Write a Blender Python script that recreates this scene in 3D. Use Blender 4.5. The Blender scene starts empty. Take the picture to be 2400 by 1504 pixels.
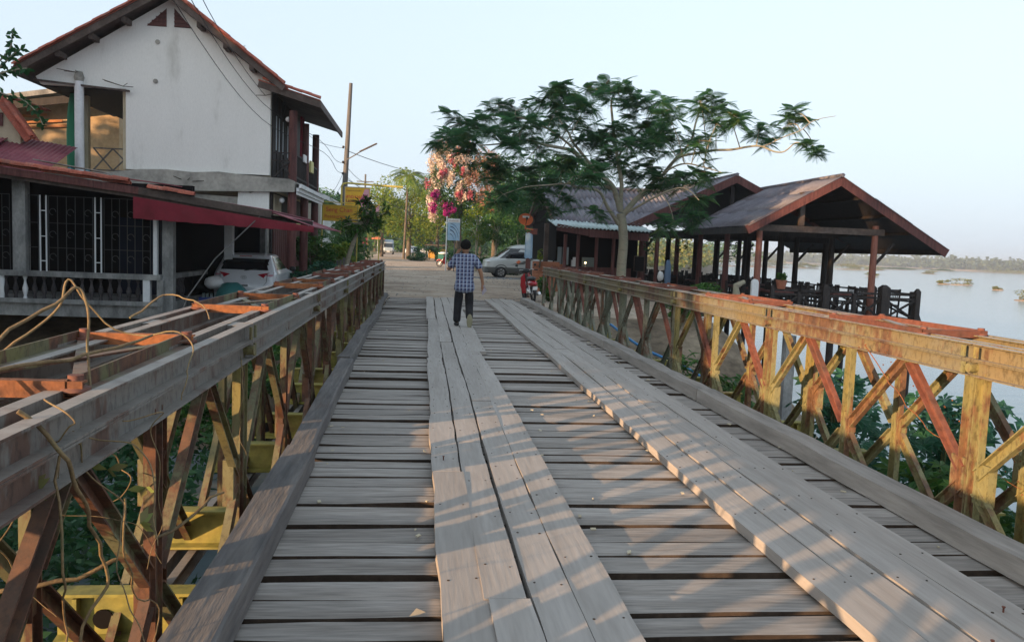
import bpy, math, random
import numpy as np
from mathutils import Vector, Matrix, Euler, noise
R = math.radians
rnd = random.Random(11)
nr = np.random.RandomState(5)
scene = bpy.context.scene
col = scene.collection

# ------------------------------------------------------------------ camera
cd = bpy.data.cameras.new('camera'); cam = bpy.data.objects.new('camera', cd); col.objects.link(cam)
yaw, pit, roll = R(6.64), R(5.06), 0.040
fwd = Vector((math.sin(yaw)*math.cos(pit), math.cos(yaw)*math.cos(pit), -math.sin(pit)))
r0 = Vector((math.cos(yaw), -math.sin(yaw), 0)); u0 = r0.cross(fwd)
rt = r0*math.cos(roll)+u0*math.sin(roll); up = -r0*math.sin(roll)+u0*math.cos(roll)
M = Matrix((rt, up, -fwd)).transposed().to_4x4(); M.translation = Vector((0, 0, 1.58))
cam.matrix_world = M
cd.sensor_width = 36; cd.lens = 36*1900/2400; cd.clip_start = 0.05; cd.clip_end = 9000
scene.camera = cam

# ------------------------------------------------------------------ light
SUN_EL = R(9.5); SUN_AZ = math.atan2(-0.79, -0.62)      # compass angle from +Y towards +X of the sun's position
world = bpy.data.worlds.new('World'); scene.world = world; world.use_nodes = True
nt = world.node_tree; bgn = nt.nodes['Background']
sky = nt.nodes.new('ShaderNodeTexSky'); sky.sky_type = 'NISHITA'; sky.sun_disc = False
sky.sun_elevation = SUN_EL; sky.sun_rotation = SUN_AZ
sky.air_density = 1.0; sky.dust_density = 2.4; sky.ozone_density = 1.6; sky.altitude = 80
hs = nt.nodes.new('ShaderNodeHueSaturation'); hs.inputs['Saturation'].default_value = 0.62; hs.inputs['Value'].default_value = 1.0
nt.links.new(sky.outputs[0], hs.inputs['Color'])
tcw = nt.nodes.new('ShaderNodeTexCoord'); sxy = nt.nodes.new('ShaderNodeSeparateXYZ'); nt.links.new(tcw.outputs['Generated'], sxy.inputs[0])
mrw = nt.nodes.new('ShaderNodeMapRange'); nt.links.new(sxy.outputs['Z'], mrw.inputs[0])     # thin milky air, thickest at the horizon
mrw.inputs['From Min'].default_value = 0; mrw.inputs['From Max'].default_value = .55; mrw.inputs['To Min'].default_value = .93; mrw.inputs['To Max'].default_value = .45
mxw = nt.nodes.new('ShaderNodeMix'); mxw.data_type = 'RGBA'; nt.links.new(mrw.outputs[0], mxw.inputs['Factor']); nt.links.new(hs.outputs[0], mxw.inputs['A'])
crw = nt.nodes.new('ShaderNodeValToRGB'); nt.links.new(sxy.outputs['Z'], crw.inputs[0]); ce = crw.color_ramp.elements
ce[0].position = .0; ce[0].color = (.275, .318, .37, 1); ce[1].position = .45; ce[1].color = (.29, .35, .39, 1)
skm = nt.nodes.new('ShaderNodeVectorMath'); skm.operation = 'SCALE'; nt.links.new(crw.outputs[0], skm.inputs[0]); skm.inputs['Scale'].default_value = 1/.15
nt.links.new(skm.outputs[0], mxw.inputs['B']); nt.links.new(mxw.outputs['Result'], bgn.inputs[0])
bgn.inputs[1].default_value = 0.15
sl = bpy.data.lights.new('sun', 'SUN'); sun = bpy.data.objects.new('sun', sl); col.objects.link(sun)
sl.energy = 3.4; sl.angle = R(0.6); sl.color = (1.0, 0.63, 0.34)
sd = Vector((math.sin(SUN_AZ)*math.cos(SUN_EL), math.cos(SUN_AZ)*math.cos(SUN_EL), math.sin(SUN_EL)))
sun.rotation_euler = sd.to_track_quat('Z', 'Y').to_euler(); sun.location = (-40, -30, 30)
scene.view_settings.view_transform = 'Standard'; scene.view_settings.look = 'None'
scene.view_settings.gamma = 1; scene.view_settings.exposure = 1.47
scene.view_settings.use_curve_mapping = False
scene.cycles.max_bounces = 6; scene.cycles.diffuse_bounces = 3; scene.cycles.glossy_bounces = 3
scene.cycles.transmission_bounces = 4; scene.cycles.transparent_max_bounces = 6
scene.cycles.volume_bounces = 0

# ------------------------------------------------------------------ helpers
OFF = {}
class MB:
    def __init__(s): s.v = []; s.f = []; s.m = []; s.sm = []
    def add(s, vs, fs, mi=0, smooth=False):
        b = len(s.v); s.v.extend([tuple(v) for v in vs])
        for f in fs: s.f.append(tuple(b+i for i in f)); s.m.append(mi); s.sm.append(smooth)
        return s
    def box(s, c, d, rot=None, mi=0, taper=None):
        x, y, z = d[0]/2, d[1]/2, d[2]/2; tx, ty = taper or (1, 1)
        vs = [Vector((i*x*(tx if k > 0 else 1), j*y*(ty if k > 0 else 1), k*z)) for k in (-1, 1) for j in (-1, 1) for i in (-1, 1)]
        if rot is not None: vs = [rot @ v for v in vs]
        c = Vector(c)
        return s.add([v+c for v in vs], [(0, 2, 3, 1), (4, 5, 7, 6), (0, 1, 5, 4), (2, 6, 7, 3), (0, 4, 6, 2), (1, 3, 7, 5)], mi)
    def bb(s, x0, x1, y0, y1, z0, z1, mi=0):
        return s.box(((x0+x1)/2, (y0+y1)/2, (z0+z1)/2), (abs(x1-x0), abs(y1-y0), abs(z1-z0)), None, mi)
    def beam(s, p, q, w, h, upv=(0, 0, 1), mi=0):
        p, q = Vector(p), Vector(q); a = (q-p).normalized(); u = Vector(upv); sd_ = a.cross(u).normalized(); uu = sd_.cross(a).normalized()
        rot = Matrix((sd_, a, uu)).transposed()
        return s.box((p+q)/2, (w, (q-p).length, h), rot, mi)
    def ext(s, prof, p, q, u, v, mi=0, smooth=False):   # profile in (u,v) plane swept p->q
        p, q, u, v = Vector(p), Vector(q), Vector(u), Vector(v); n = len(prof)
        vs = [p+u*a+v*b for a, b in prof]+[q+u*a+v*b for a, b in prof]
        fs = [(i, (i+1) % n, (i+1) % n+n, i+n) for i in range(n)]
        s.add(vs, fs, mi, smooth); s.add(vs[:n], [tuple(range(n))[::-1]], mi); s.add(vs[n:], [tuple(range(n))], mi)
        return s
    def channel(s, p, q, web, flange, w=.076, fl=.04, t=.007, mi=0):
        p, q = Vector(p), Vector(q); a = (q-p).normalized()
        web = Vector(web); web = (web-a*web.dot(a)).normalized(); flange = Vector(flange); flange = (flange-a*flange.dot(a)-web*flange.dot(web)).normalized()
        h = w/2
        prof = [(-h, 0), (h, 0), (h, fl), (h-t, fl), (h-t, t), (-h+t, t), (-h+t, fl), (-h, fl)]
        n = 8; vs = [p+web*x+flange*y for x, y in prof]+[q+web*x+flange*y for x, y in prof]
        fs = [(i, (i+1) % n, (i+1) % n+n, i+n) for i in range(n)]
        fs += [(0, 1, 4, 5), (1, 2, 3, 4), (5, 6, 7, 0), (8, 9, 12, 13), (9, 10, 11, 12), (13, 14, 15, 8)]
        return s.add(vs, fs, mi)
    def tube(s, pts, r, n=6, mi=0, cap=True, smooth=True):
        pts = [Vector(p) for p in pts]; rs = r if isinstance(r, (list, tuple)) else [r]*len(pts)
        ref = None; vs = []
        for i, p in enumerate(pts):
            t = (pts[min(i+1, len(pts)-1)]-pts[max(i-1, 0)])
            t = t.normalized() if t.length > 1e-9 else Vector((0, 0, 1))
            if ref is None: ref = Vector((0, 0, 1)) if abs(t.z) < .9 else Vector((1, 0, 0))
            a = t.cross(ref).normalized(); b = a.cross(t).normalized(); ref = b
            for k in range(n):
                an = 2*math.pi*k/n; vs.append(p+(a*math.cos(an)+b*math.sin(an))*rs[i])
        fs = []
        for i in range(len(pts)-1):
            for k in range(n): fs.append((i*n+k, i*n+(k+1) % n, (i+1)*n+(k+1) % n, (i+1)*n+k))
        s.add(vs, fs, mi, smooth)
        if cap: s.add(vs[:n], [tuple(range(n))[::-1]], mi); s.add(vs[-n:], [tuple(range(n))], mi)
        return s
    def lathe(s, c, prof, n=12, mi=0, axis='z', smooth=True):
        c = Vector(c); vs = []
        for r_, h in prof:
            for k in range(n):
                a = 2*math.pi*k/n; x, y = r_*math.cos(a), r_*math.sin(a)
                vs.append(c+(Vector((x, y, h)) if axis == 'z' else Vector((h, x, y)) if axis == 'x' else Vector((x, h, y))))
        fs = [(i*n+k, i*n+(k+1) % n, (i+1)*n+(k+1) % n, (i+1)*n+k) for i in range(len(prof)-1) for k in range(n)]
        s.add(vs, fs, mi, smooth); s.add(vs[:n], [tuple(range(n))[::-1]], mi); s.add(vs[-n:], [tuple(range(n))], mi)
        return s
    def ball(s, c, r, n=10, m=6, mi=0):
        c = Vector(c); r = r if isinstance(r, (tuple, list)) else (r, r, r)
        vs = [c+Vector((0, 0, -r[2]))]
        for j in range(1, m):
            ph = -math.pi/2+math.pi*j/m
            for k in range(n):
                a = 2*math.pi*k/n; vs.append(c+Vector((r[0]*math.cos(ph)*math.cos(a), r[1]*math.cos(ph)*math.sin(a), r[2]*math.sin(ph))))
        vs.append(c+Vector((0, 0, r[2]))); L = len(vs)-1
        fs = [(0, 1+(k+1) % n, 1+k) for k in range(n)]
        for j in range(m-2):
            for k in range(n): a0 = 1+j*n; fs.append((a0+k, a0+(k+1) % n, a0+n+(k+1) % n, a0+n+k))
        fs += [(L, L-n+k, L-n+(k+1) % n) for k in range(n)]
        return s.add(vs, fs, mi, True)
    def poly(s, pts, mi=0): return s.add(pts, [tuple(range(len(pts)))], mi)
    def mesh(s, name, off=None):
        me = bpy.data.meshes.new(name)
        vs = s.v if off is None else [(v[0]-off[0], v[1]-off[1], v[2]-off[2]) for v in s.v]
        me.from_pydata(vs, [], s.f)
        me.polygons.foreach_set('material_index', s.m); me.polygons.foreach_set('use_smooth', s.sm); me.update()
        return me

def link(o, parent=None):
    col.objects.link(o)
    if parent is not None: o.parent = parent; OFF[o.name] = OFF.get(parent.name, (0, 0, 0))
    return o
def E(name, label, cat, loc=(0, 0, 0), group=None):
    o = bpy.data.objects.new(name, None); o.location = loc; o.empty_display_size = .2
    col.objects.link(o); OFF[o.name] = tuple(loc); o['label'] = label; o['category'] = cat
    if group: o['group'] = group
    return o
def part(name, mb, mats, parent=None, label=None, kind=None):
    off = OFF.get(parent.name) if parent is not None else None
    me = mb.mesh(name, off) if isinstance(mb, MB) else mb
    if isinstance(mb, MB):
        for m in (mats if isinstance(mats, (list, tuple)) else [mats]): me.materials.append(m)
    o = bpy.data.objects.new(name, me); link(o, parent)
    if label: o['label'] = label
    if kind: o['kind'] = kind
    return o
def inst(name, me, parent, loc=(0, 0, 0), rot=None, scale=None, mat=None):  # shared mesh, loc in world
    o = bpy.data.objects.new(name, me)
    of = OFF.get(parent.name, (0, 0, 0)) if parent is not None else (0, 0, 0)
    o.location = (loc[0]-of[0], loc[1]-of[1], loc[2]-of[2])
    if rot: o.rotation_euler = rot
    if scale: o.scale = scale
    col.objects.link(o)
    if parent is not None: o.parent = parent
    return o
def solo(name, mb, mats, label, cat, loc=None, group=None):   # thing of a single mesh, origin at loc
    if loc is None:
        a = np.array(mb.v); loc = (float(a[:, 0].mean()), float(a[:, 1].mean()), float(a[:, 2].min()))
    me = mb.mesh(name, loc)
    for m in (mats if isinstance(mats, (list, tuple)) else [mats]): me.materials.append(m)
    o = bpy.data.objects.new(name, me); o.location = loc; col.objects.link(o)
    OFF[o.name] = tuple(loc); o['label'] = label; o['category'] = cat
    if group: o['group'] = group
    return o
def struct(name, mb, mats, kind='structure', parent=None):
    o = part(name, mb, mats, parent); 
    if parent is None: o['kind'] = kind
    return o
def copy_tree(o, parent=None):
    c = o.copy(); col.objects.link(c)
    if parent is not None: c.parent = parent
    for ch in list(o.children): copy_tree(ch, c)
    return c
def npmesh(name, V, F, mats, mi=None, smooth=False):
    me = bpy.data.meshes.new(name); V = np.asarray(V, dtype=np.float32); F = np.asarray(F, dtype=np.int32)
    k = F.shape[1]; me.vertices.add(len(V)); me.vertices.foreach_set('co', V.ravel())
    me.loops.add(F.size); me.loops.foreach_set('vertex_index', F.ravel())
    me.polygons.add(len(F)); me.polygons.foreach_set('loop_start', np.arange(0, F.size, k, dtype=np.int32))
    me.polygons.foreach_set('loop_total', np.full(len(F), k, dtype=np.int32))
    if mi is not None: me.polygons.foreach_set('material_index', np.asarray(mi, dtype=np.int32))
    me.polygons.foreach_set('use_smooth', np.full(len(F), smooth)); me.update(calc_edges=True); me.validate()
    for m in (mats if isinstance(mats, (list, tuple)) else [mats]): me.materials.append(m)
    return me

# ------------------------------------------------------------------ materials
def srgb(r, g, b):
    f = lambda c: ((c/255+.055)/1.055)**2.4 if c/255 > .04045 else c/255/12.92
    return (f(r), f(g), f(b), 1)
def mat(name, cols, scale=4, rough=.8, bump=.15, bscale=None, stretch=(1, 1, 1), metal=0, world=False, detail=6, var=.12, spec=.4, trans=0, stops=None, coat=0):
    m = bpy.data.materials.new(name); m.use_nodes = True; t = m.node_tree; N = t.nodes; Lk = t.links
    b = N['Principled BSDF']; b.inputs['Roughness'].default_value = rough; b.inputs['Metallic'].default_value = metal
    b.inputs['Specular IOR Level'].default_value = spec
    if coat: b.inputs['Coat Weight'].default_value = coat
    cols = [c if len(c) == 4 else (*c, 1) for c in cols]
    tc = N.new('ShaderNodeTexCoord'); mp = N.new('ShaderNodeMapping'); mp.inputs['Scale'].default_value = stretch
    if world:
        g = N.new('ShaderNodeNewGeometry'); Lk.new(g.outputs['Position'], mp.inputs[0])
    else:
        oi = N.new('ShaderNodeObjectInfo'); vm = N.new('ShaderNodeVectorMath'); vm.operation = 'MULTIPLY_ADD'
        cm = N.new('ShaderNodeCombineXYZ')
        for i in range(3): cm.inputs[i].default_value = 1
        sc = N.new('ShaderNodeVectorMath'); sc.operation = 'SCALE'; Lk.new(cm.outputs[0], sc.inputs[0])
        ml = N.new('ShaderNodeMath'); ml.operation = 'MULTIPLY'; ml.inputs[1].default_value = 57; Lk.new(oi.outputs['Random'], ml.inputs[0]); Lk.new(ml.outputs[0], sc.inputs['Scale'])
        ad = N.new('ShaderNodeVectorMath'); ad.operation = 'ADD'; Lk.new(tc.outputs['Object'], ad.inputs[0]); Lk.new(sc.outputs[0], ad.inputs[1])
        N.remove(vm); Lk.new(ad.outputs[0], mp.inputs[0])
    nz = N.new('ShaderNodeTexNoise'); nz.inputs['Scale'].default_value = scale; nz.inputs['Detail'].default_value = detail; nz.inputs['Roughness'].default_value = .62
    Lk.new(mp.outputs[0], nz.inputs[0])
    rp = N.new('ShaderNodeValToRGB'); e = rp.color_ramp.elements
    n = len(cols); st = stops or ([.5] if n == 1 else [.32+.36*i/(n-1) for i in range(n)])
    e[0].position = st[0]; e[0].color = cols[0]
    if n == 1: e.remove(e[1])
    else:
        e[1].position = st[-1]; e[1].color = cols[-1]
        for i in range(1, n-1): x = e.new(st[i]); x.color = cols[i]
    Lk.new(nz.outputs[0], rp.inputs[0])
    src = rp.outputs[0]
    n2 = N.new('ShaderNodeTexNoise'); n2.inputs['Scale'].default_value = bscale or scale*7; n2.inputs['Detail'].default_value = 4; Lk.new(mp.outputs[0], n2.inputs[0])
    hv = N.new('ShaderNodeHueSaturation'); Lk.new(src, hv.inputs['Color'])
    mr = N.new('ShaderNodeMapRange'); mr.inputs['To Min'].default_value = 1-var*1.6; mr.inputs['To Max'].default_value = 1+var*1.6
    mr.inputs['From Min'].default_value = .25; mr.inputs['From Max'].default_value = .75
    Lk.new(n2.outputs[0], mr.inputs[0])
    if not world:
        m2 = N.new('ShaderNodeMapRange'); m2.inputs['To Min'].default_value = 1-var; m2.inputs['To Max'].default_value = 1+var
        Lk.new(oi.outputs['Random'], m2.inputs[0]); mu = N.new('ShaderNodeMath'); mu.operation = 'MULTIPLY'
        Lk.new(mr.outputs[0], mu.inputs[0]); Lk.new(m2.outputs[0], mu.inputs[1]); Lk.new(mu.outputs[0], hv.inputs['Value'])
    else: Lk.new(mr.outputs[0], hv.inputs['Value'])
    Lk.new(hv.outputs[0], b.inputs['Base Color'])
    if bump:
        bp = N.new('ShaderNodeBump'); bp.inputs['Strength'].default_value = bump; bp.inputs['Distance'].default_value = .02
        Lk.new(n2.outputs[0], bp.inputs['Height']); Lk.new(bp.outputs[0], b.inputs['Normal'])
    m['hv'] = hv.name
    return m
def leafmat(name, cols, trans=.25, rough=.55, var=.35):
    m = bpy.data.materials.new(name); m.use_nodes = True; t = m.node_tree; N = t.nodes; Lk = t.links
    b = N['Principled BSDF']; b.inputs['Roughness'].default_value = rough; b.inputs['Specular IOR Level'].default_value = .3
    g = N.new('ShaderNodeNewGeometry'); rp = N.new('ShaderNodeValToRGB'); e = rp.color_ramp.elements
    n = len(cols); e[0].color = (*cols[0], 1); e[1].color = (*cols[-1], 1); e[0].position = 0; e[1].position = 1
    for i in range(1, n-1): x = e.new(i/(n-1)); x.color = (*cols[i], 1)
    Lk.new(g.outputs['Random Per Island'], rp.inputs[0])
    nz = N.new('ShaderNodeTexNoise'); nz.inputs['Scale'].default_value = .9; nz.inputs['Detail'].default_value = 3; Lk.new(g.outputs['Position'], nz.inputs[0])
    mr = N.new('ShaderNodeMapRange'); mr.inputs['From Min'].default_value = .3; mr.inputs['From Max'].default_value = .7
    mr.inputs['To Min'].default_value = 1-var; mr.inputs['To Max'].default_value = 1+var; Lk.new(nz.outputs[0], mr.inputs[0])
    hv = N.new('ShaderNodeHueSaturation'); Lk.new(rp.outputs[0], hv.inputs['Color']); Lk.new(mr.outputs[0], hv.inputs['Value'])
    Lk.new(hv.outputs[0], b.inputs['Base Color'])
    tr = N.new('ShaderNodeBsdfTranslucent'); Lk.new(hv.outputs[0], tr.inputs[0]); mx = N.new('ShaderNodeMixShader'); mx.inputs[0].default_value = trans
    Lk.new(b.outputs[0], mx.inputs[1]); Lk.new(tr.outputs[0], mx.inputs[2]); Lk.new(mx.outputs[0], N['Material Output'].inputs[0])
    return m
def plain(name, c, rough=.5, metal=0, spec=.5, emit=0, coat=0):
    m = mat(name, [c], scale=6, rough=rough, bump=.03, metal=metal, var=.05, spec=spec, coat=coat)
    if emit: m.node_tree.nodes['Principled BSDF'].inputs['Emission Color'].default_value = (*c[:3], 1); m.node_tree.nodes['Principled BSDF'].inputs['Emission Strength'].default_value = emit
    return m

W = {}
W['deck'] = mat('weathered_deck_wood', [(.23, .20, .175), (.315, .282, .252), (.36, .325, .295)], scale=1.6, stretch=(.45, 5, 5), rough=.92, bump=.16, bscale=11, var=.19)
W['plank_edge'] = mat('gap_shade_edge_and_nail', [(.030, .021, .015), (.055, .038, .027), (.075, .052, .038)], scale=3, rough=.95, bump=.2, var=.2)  # gap shade painted on plank sides and undersides; also colours nail heads
W['runner'] = mat('dusty_runner_wood', [(.30, .268, .24), (.345, .312, .282), (.385, .35, .32)], scale=1.4, stretch=(4, .3, 4), rough=.92, bump=.12, bscale=11, var=.07)
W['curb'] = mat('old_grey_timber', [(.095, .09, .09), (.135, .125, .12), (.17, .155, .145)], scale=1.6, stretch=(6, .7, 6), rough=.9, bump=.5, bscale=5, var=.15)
def steelmat(name, paint, rust, top_sheen, rust_amt=.5, sheen_amt=.8, rough=.65, lic=None):
    m = bpy.data.materials.new(name); m.use_nodes = True; t = m.node_tree; N = t.nodes; Lk = t.links; b = N['Principled BSDF']
    g = N.new('ShaderNodeNewGeometry')
    def nz(scale, st=(1, 1, 1), det=6, rg=.65, off=0):
        mp = N.new('ShaderNodeMapping'); mp.inputs['Scale'].default_value = st; mp.inputs['Location'].default_value = (off, off*2, off*3); Lk.new(g.outputs['Position'], mp.inputs[0])
        n = N.new('ShaderNodeTexNoise'); n.inputs['Scale'].default_value = scale; n.inputs['Detail'].default_value = det; n.inputs['Roughness'].default_value = rg; Lk.new(mp.outputs[0], n.inputs[0]); return n.outputs[0]
    def ramp(src, cs, ps):
        r_ = N.new('ShaderNodeValToRGB'); e = r_.color_ramp.elements; e[0].position = ps[0]; e[1].position = ps[-1]; e[0].color = (*cs[0], 1); e[1].color = (*cs[-1], 1)
        for c, p in zip(cs[1:-1], ps[1:-1]): x = e.new(p); x.color = (*c, 1)
        Lk.new(src, r_.inputs[0]); return r_.outputs[0]
    def mixc(f, A, B_):
        x = N.new('ShaderNodeMix'); x.data_type = 'RGBA'; Lk.new(f, x.inputs['Factor']); Lk.new(A, x.inputs['A']); Lk.new(B_, x.inputs['B']); return x.outputs['Result']
    p = ramp(nz(1.1, off=3), paint, [.35+.3*i/(len(paint)-1) for i in range(len(paint))])
    r2 = ramp(nz(9, off=7), rust, [.35+.3*i/(len(rust)-1) for i in range(len(rust))])
    msk = N.new('ShaderNodeMath'); msk.operation = 'ADD'; Lk.new(nz(3.2, (1, 1, .28), 8, .7, 11), msk.inputs[0])
    n0 = N.new('ShaderNodeMath'); n0.operation = 'MULTIPLY'; n0.inputs[1].default_value = .6; Lk.new(nz(.8, off=5), n0.inputs[0]); Lk.new(n0.outputs[0], msk.inputs[1])
    thr = .80+(.5-rust_amt)*.36; fac = ramp(msk.outputs[0], [(0, 0, 0), (1, 1, 1)], [thr-.02, thr+.05])
    c = mixc(fac, p, r2)
    fine = ramp(nz(38, (1, 1, .5), 5, .7, 2), [(.62, .62, .62), (1, 1, 1), (1.0, 1.0, 1.0)], [.38, .5, .62])
    mu = N.new('ShaderNodeMix'); mu.data_type = 'RGBA'; mu.blend_type = 'MULTIPLY'; mu.inputs['Factor'].default_value = 1; Lk.new(c, mu.inputs['A']); Lk.new(fine, mu.inputs['B']); c = mu.outputs['Result']
    sp = N.new('ShaderNodeSeparateXYZ'); Lk.new(g.outputs['Normal'], sp.inputs[0]); up2 = N.new('ShaderNodeMapRange'); up2.inputs['From Min'].default_value = .6; up2.inputs['From Max'].default_value = .95; up2.inputs['To Max'].default_value = sheen_amt; Lk.new(sp.outputs['Z'], up2.inputs[0])  # up-facing faces lighter: sky highlight on the flanges painted into the colour
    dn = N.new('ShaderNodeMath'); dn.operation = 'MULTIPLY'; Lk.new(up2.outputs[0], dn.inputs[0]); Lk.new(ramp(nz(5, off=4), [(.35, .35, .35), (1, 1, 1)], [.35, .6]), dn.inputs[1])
    dc = N.new('ShaderNodeRGB'); dc.outputs[0].default_value = (*top_sheen, 1); c = mixc(dn.outputs[0], c, dc.outputs[0])
    Lk.new(c, b.inputs['Base Color']); b.inputs['Roughness'].default_value = rough; b.inputs['Specular IOR Level'].default_value = .45
    bp = N.new('ShaderNodeBump'); bp.inputs['Strength'].default_value = .3; bp.inputs['Distance'].default_value = .004; Lk.new(nz(45, (1, 1, .6), 5, .7, 9), bp.inputs['Height']); Lk.new(bp.outputs[0], b.inputs['Normal'])
    return m
RU = [(.055, .028, .018), (.10, .042, .024), (.15, .065, .03)]
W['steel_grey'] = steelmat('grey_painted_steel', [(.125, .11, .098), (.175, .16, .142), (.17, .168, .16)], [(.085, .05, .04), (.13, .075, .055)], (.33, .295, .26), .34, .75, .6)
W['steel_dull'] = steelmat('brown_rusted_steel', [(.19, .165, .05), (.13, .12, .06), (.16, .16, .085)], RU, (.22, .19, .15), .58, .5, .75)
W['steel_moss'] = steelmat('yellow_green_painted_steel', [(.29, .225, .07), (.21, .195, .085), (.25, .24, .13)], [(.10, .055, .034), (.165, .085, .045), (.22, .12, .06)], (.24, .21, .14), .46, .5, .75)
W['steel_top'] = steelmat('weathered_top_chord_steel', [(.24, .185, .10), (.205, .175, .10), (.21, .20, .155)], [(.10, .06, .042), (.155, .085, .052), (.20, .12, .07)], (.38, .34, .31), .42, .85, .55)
W['steel_red'] = mat('red_brown_rusted_steel', [(.12, .044, .032), (.17, .062, .042), (.10, .055, .042)], scale=3, rough=.8, bump=.2, world=False, var=.18)
W['rust'] = mat('bright_orange_rust', [(.15, .052, .022), (.25, .09, .032), (.11, .045, .025)], scale=5, rough=.8, bump=.25, var=.2)
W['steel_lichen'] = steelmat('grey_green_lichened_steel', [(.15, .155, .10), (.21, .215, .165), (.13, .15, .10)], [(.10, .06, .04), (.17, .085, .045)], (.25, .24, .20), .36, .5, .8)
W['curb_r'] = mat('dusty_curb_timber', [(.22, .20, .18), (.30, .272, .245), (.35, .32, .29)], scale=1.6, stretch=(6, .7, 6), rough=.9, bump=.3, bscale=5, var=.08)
W['transom'] = mat('yellow_green_transom_paint', [(.10, .10, .03), (.22, .20, .045), (.30, .25, .06), (.18, .09, .03)], scale=2.2, rough=.7, bump=.2, var=.15)
W['dirt'] = mat('packed_dirt', [(.24, .175, .13), (.35, .265, .195), (.42, .335, .255), (.48, .395, .315)], scale=.55, rough=.95, bump=.9, bscale=7, detail=10, world=True, var=.16)
W['bank'] = mat('bare_bank_soil', [(.10, .075, .05), (.19, .145, .10), (.25, .20, .14)], scale=.8, rough=.95, bump=.8, bscale=6, world=True, var=.2)
W['concrete'] = mat('stained_concrete', [(.10, .10, .10), (.22, .22, .215), (.34, .335, .32)], scale=2.4, stretch=(1, 1, .5), rough=.85, bump=.2, bscale=24, world=True, var=.12)
W['white_wall'] = mat('white_painted_wall', [(.58, .57, .53), (.77, .765, .73), (.81, .805, .77)], scale=.7, stops=[.28, .42, .7], stretch=(1.6, 1, .5), rough=.8, bump=.06, bscale=16, world=True, var=.03)
W['cream'] = mat('cream_wall', [(.42, .36, .25), (.52, .45, .32), (.55, .50, .38)], scale=.8, rough=.85, bump=.1, world=True, var=.05)
W['tile'] = mat('clay_roof_tile', [(.26, .055, .035), (.38, .10, .06), (.30, .12, .09)], scale=4, rough=.75, bump=.2, var=.2)
W['redwood_lit'] = mat('sunlit_red_post_wood', [(.17, .055, .04), (.26, .10, .07), (.30, .13, .09)], scale=2.2, stretch=(6, 6, .8), rough=.65, bump=.2, var=.12)  # redwood lightened: sunlight on the front posts painted into the colour
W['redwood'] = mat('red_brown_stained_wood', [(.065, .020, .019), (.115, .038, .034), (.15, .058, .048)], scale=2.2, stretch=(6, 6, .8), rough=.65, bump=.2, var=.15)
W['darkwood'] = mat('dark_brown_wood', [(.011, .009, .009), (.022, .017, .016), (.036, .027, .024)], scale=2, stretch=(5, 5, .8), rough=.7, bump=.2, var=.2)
W['fascia'] = mat('dark_eave_timber', [(.05, .035, .03), (.085, .062, .052), (.12, .09, .078)], scale=2, rough=.8, bump=.2, world=True, var=.15)
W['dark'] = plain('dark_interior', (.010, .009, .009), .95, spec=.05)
W['fibre'] = mat('weathered_fibre_cement', [(.115, .105, .125), (.165, .155, .18), (.205, .195, .215)], scale=1.2, stretch=(1, .5, 1), rough=.8, bump=.15, bscale=22, var=.12)
W['aqua'] = mat('aqua_corrugated_metal', [(.34, .44, .44), (.46, .55, .55), (.40, .49, .49)], scale=1.2, rough=.5, bump=.05, var=.06)
W['redcloth'] = mat('dark_red_awning_cloth', [(.14, .012, .02), (.20, .016, .03), (.17, .02, .03)], scale=1.6, rough=.85, bump=.1, var=.06)
W['redmetal'] = mat('red_metal_roofing', [(.16, .035, .05), (.24, .06, .08), (.30, .10, .11)], scale=1.2, rough=.6, bump=.08, world=True, var=.1)
W['ochre'] = mat('bare_ochre_render', [(.33, .22, .12), (.46, .33, .19), (.52, .39, .25)], scale=1.0, rough=.9, bump=.15, world=True, var=.08)
W['greyrender'] = mat('grey_unpainted_render', [(.20, .195, .175), (.34, .325, .29), (.44, .42, .375)], scale=1.3, rough=.9, bump=.25, world=True, var=.10)
W['bark'] = mat('smooth_grey_bark', [(.20, .175, .13), (.30, .27, .20), (.24, .24, .17)], scale=3, stretch=(1, 1, 3), rough=.85, bump=.3, var=.06)
W['bark2'] = mat('dark_tree_bark', [(.055, .045, .035), (.10, .08, .06), (.14, .12, .09)], scale=3, rough=.9, bump=.4, var=.15)
W['vine'] = mat('dry_vine_stem', [(.10, .07, .035), (.20, .135, .065), (.14, .12, .055)], scale=14, rough=.7, bump=.2, var=.15)
W['white_paint'] = mat('white_gloss_paint', [(.62, .63, .64), (.72, .73, .74)], scale=2, rough=.5, bump=.04, var=.04)
W['car_white'] = mat('pearl_white_car_paint', [(.74, .76, .80), (.78, .80, .84)], scale=1, rough=.28, bump=0, var=.02, spec=.6, coat=.6)
W['car_silver'] = mat('silver_car_paint', [(.46, .48, .47), (.50, .52, .51)], scale=1, rough=.32, bump=0, var=.03, metal=.15, coat=.5)
W['car_grey'] = plain('charcoal_lower_body', (.09, .095, .09), .6)
W['glass'] = plain('dark_car_glass', (.012, .015, .018), .08, spec=.7)
W['tyre'] = plain('black_rubber', (.016, .016, .017), .85)
W['chrome'] = plain('bright_alloy', (.55, .56, .57), .3, metal=.8)
W['black'] = plain('black_plastic', (.014, .014, .016), .5)
W['redplastic'] = plain('glossy_red_panel', (.33, .012, .02), .25, coat=.5)
W['redlamp'] = plain('red_tail_lamp', (.42, .02, .04), .15, coat=.5)
W['white'] = plain('white_plastic', (.75, .75, .75), .5)
W['yellow'] = mat('yellow_sign_board', [(.62, .33, .02), (.70, .42, .025)], scale=2, rough=.5, bump=.02, var=.04)
W['yellow_pipe'] = mat('yellow_painted_pipe', [(.42, .33, .06), (.52, .42, .10)], scale=5, rough=.6, var=.08)
W['orange'] = plain('orange_dish_paint', (.70, .17, .06), .5)
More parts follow.
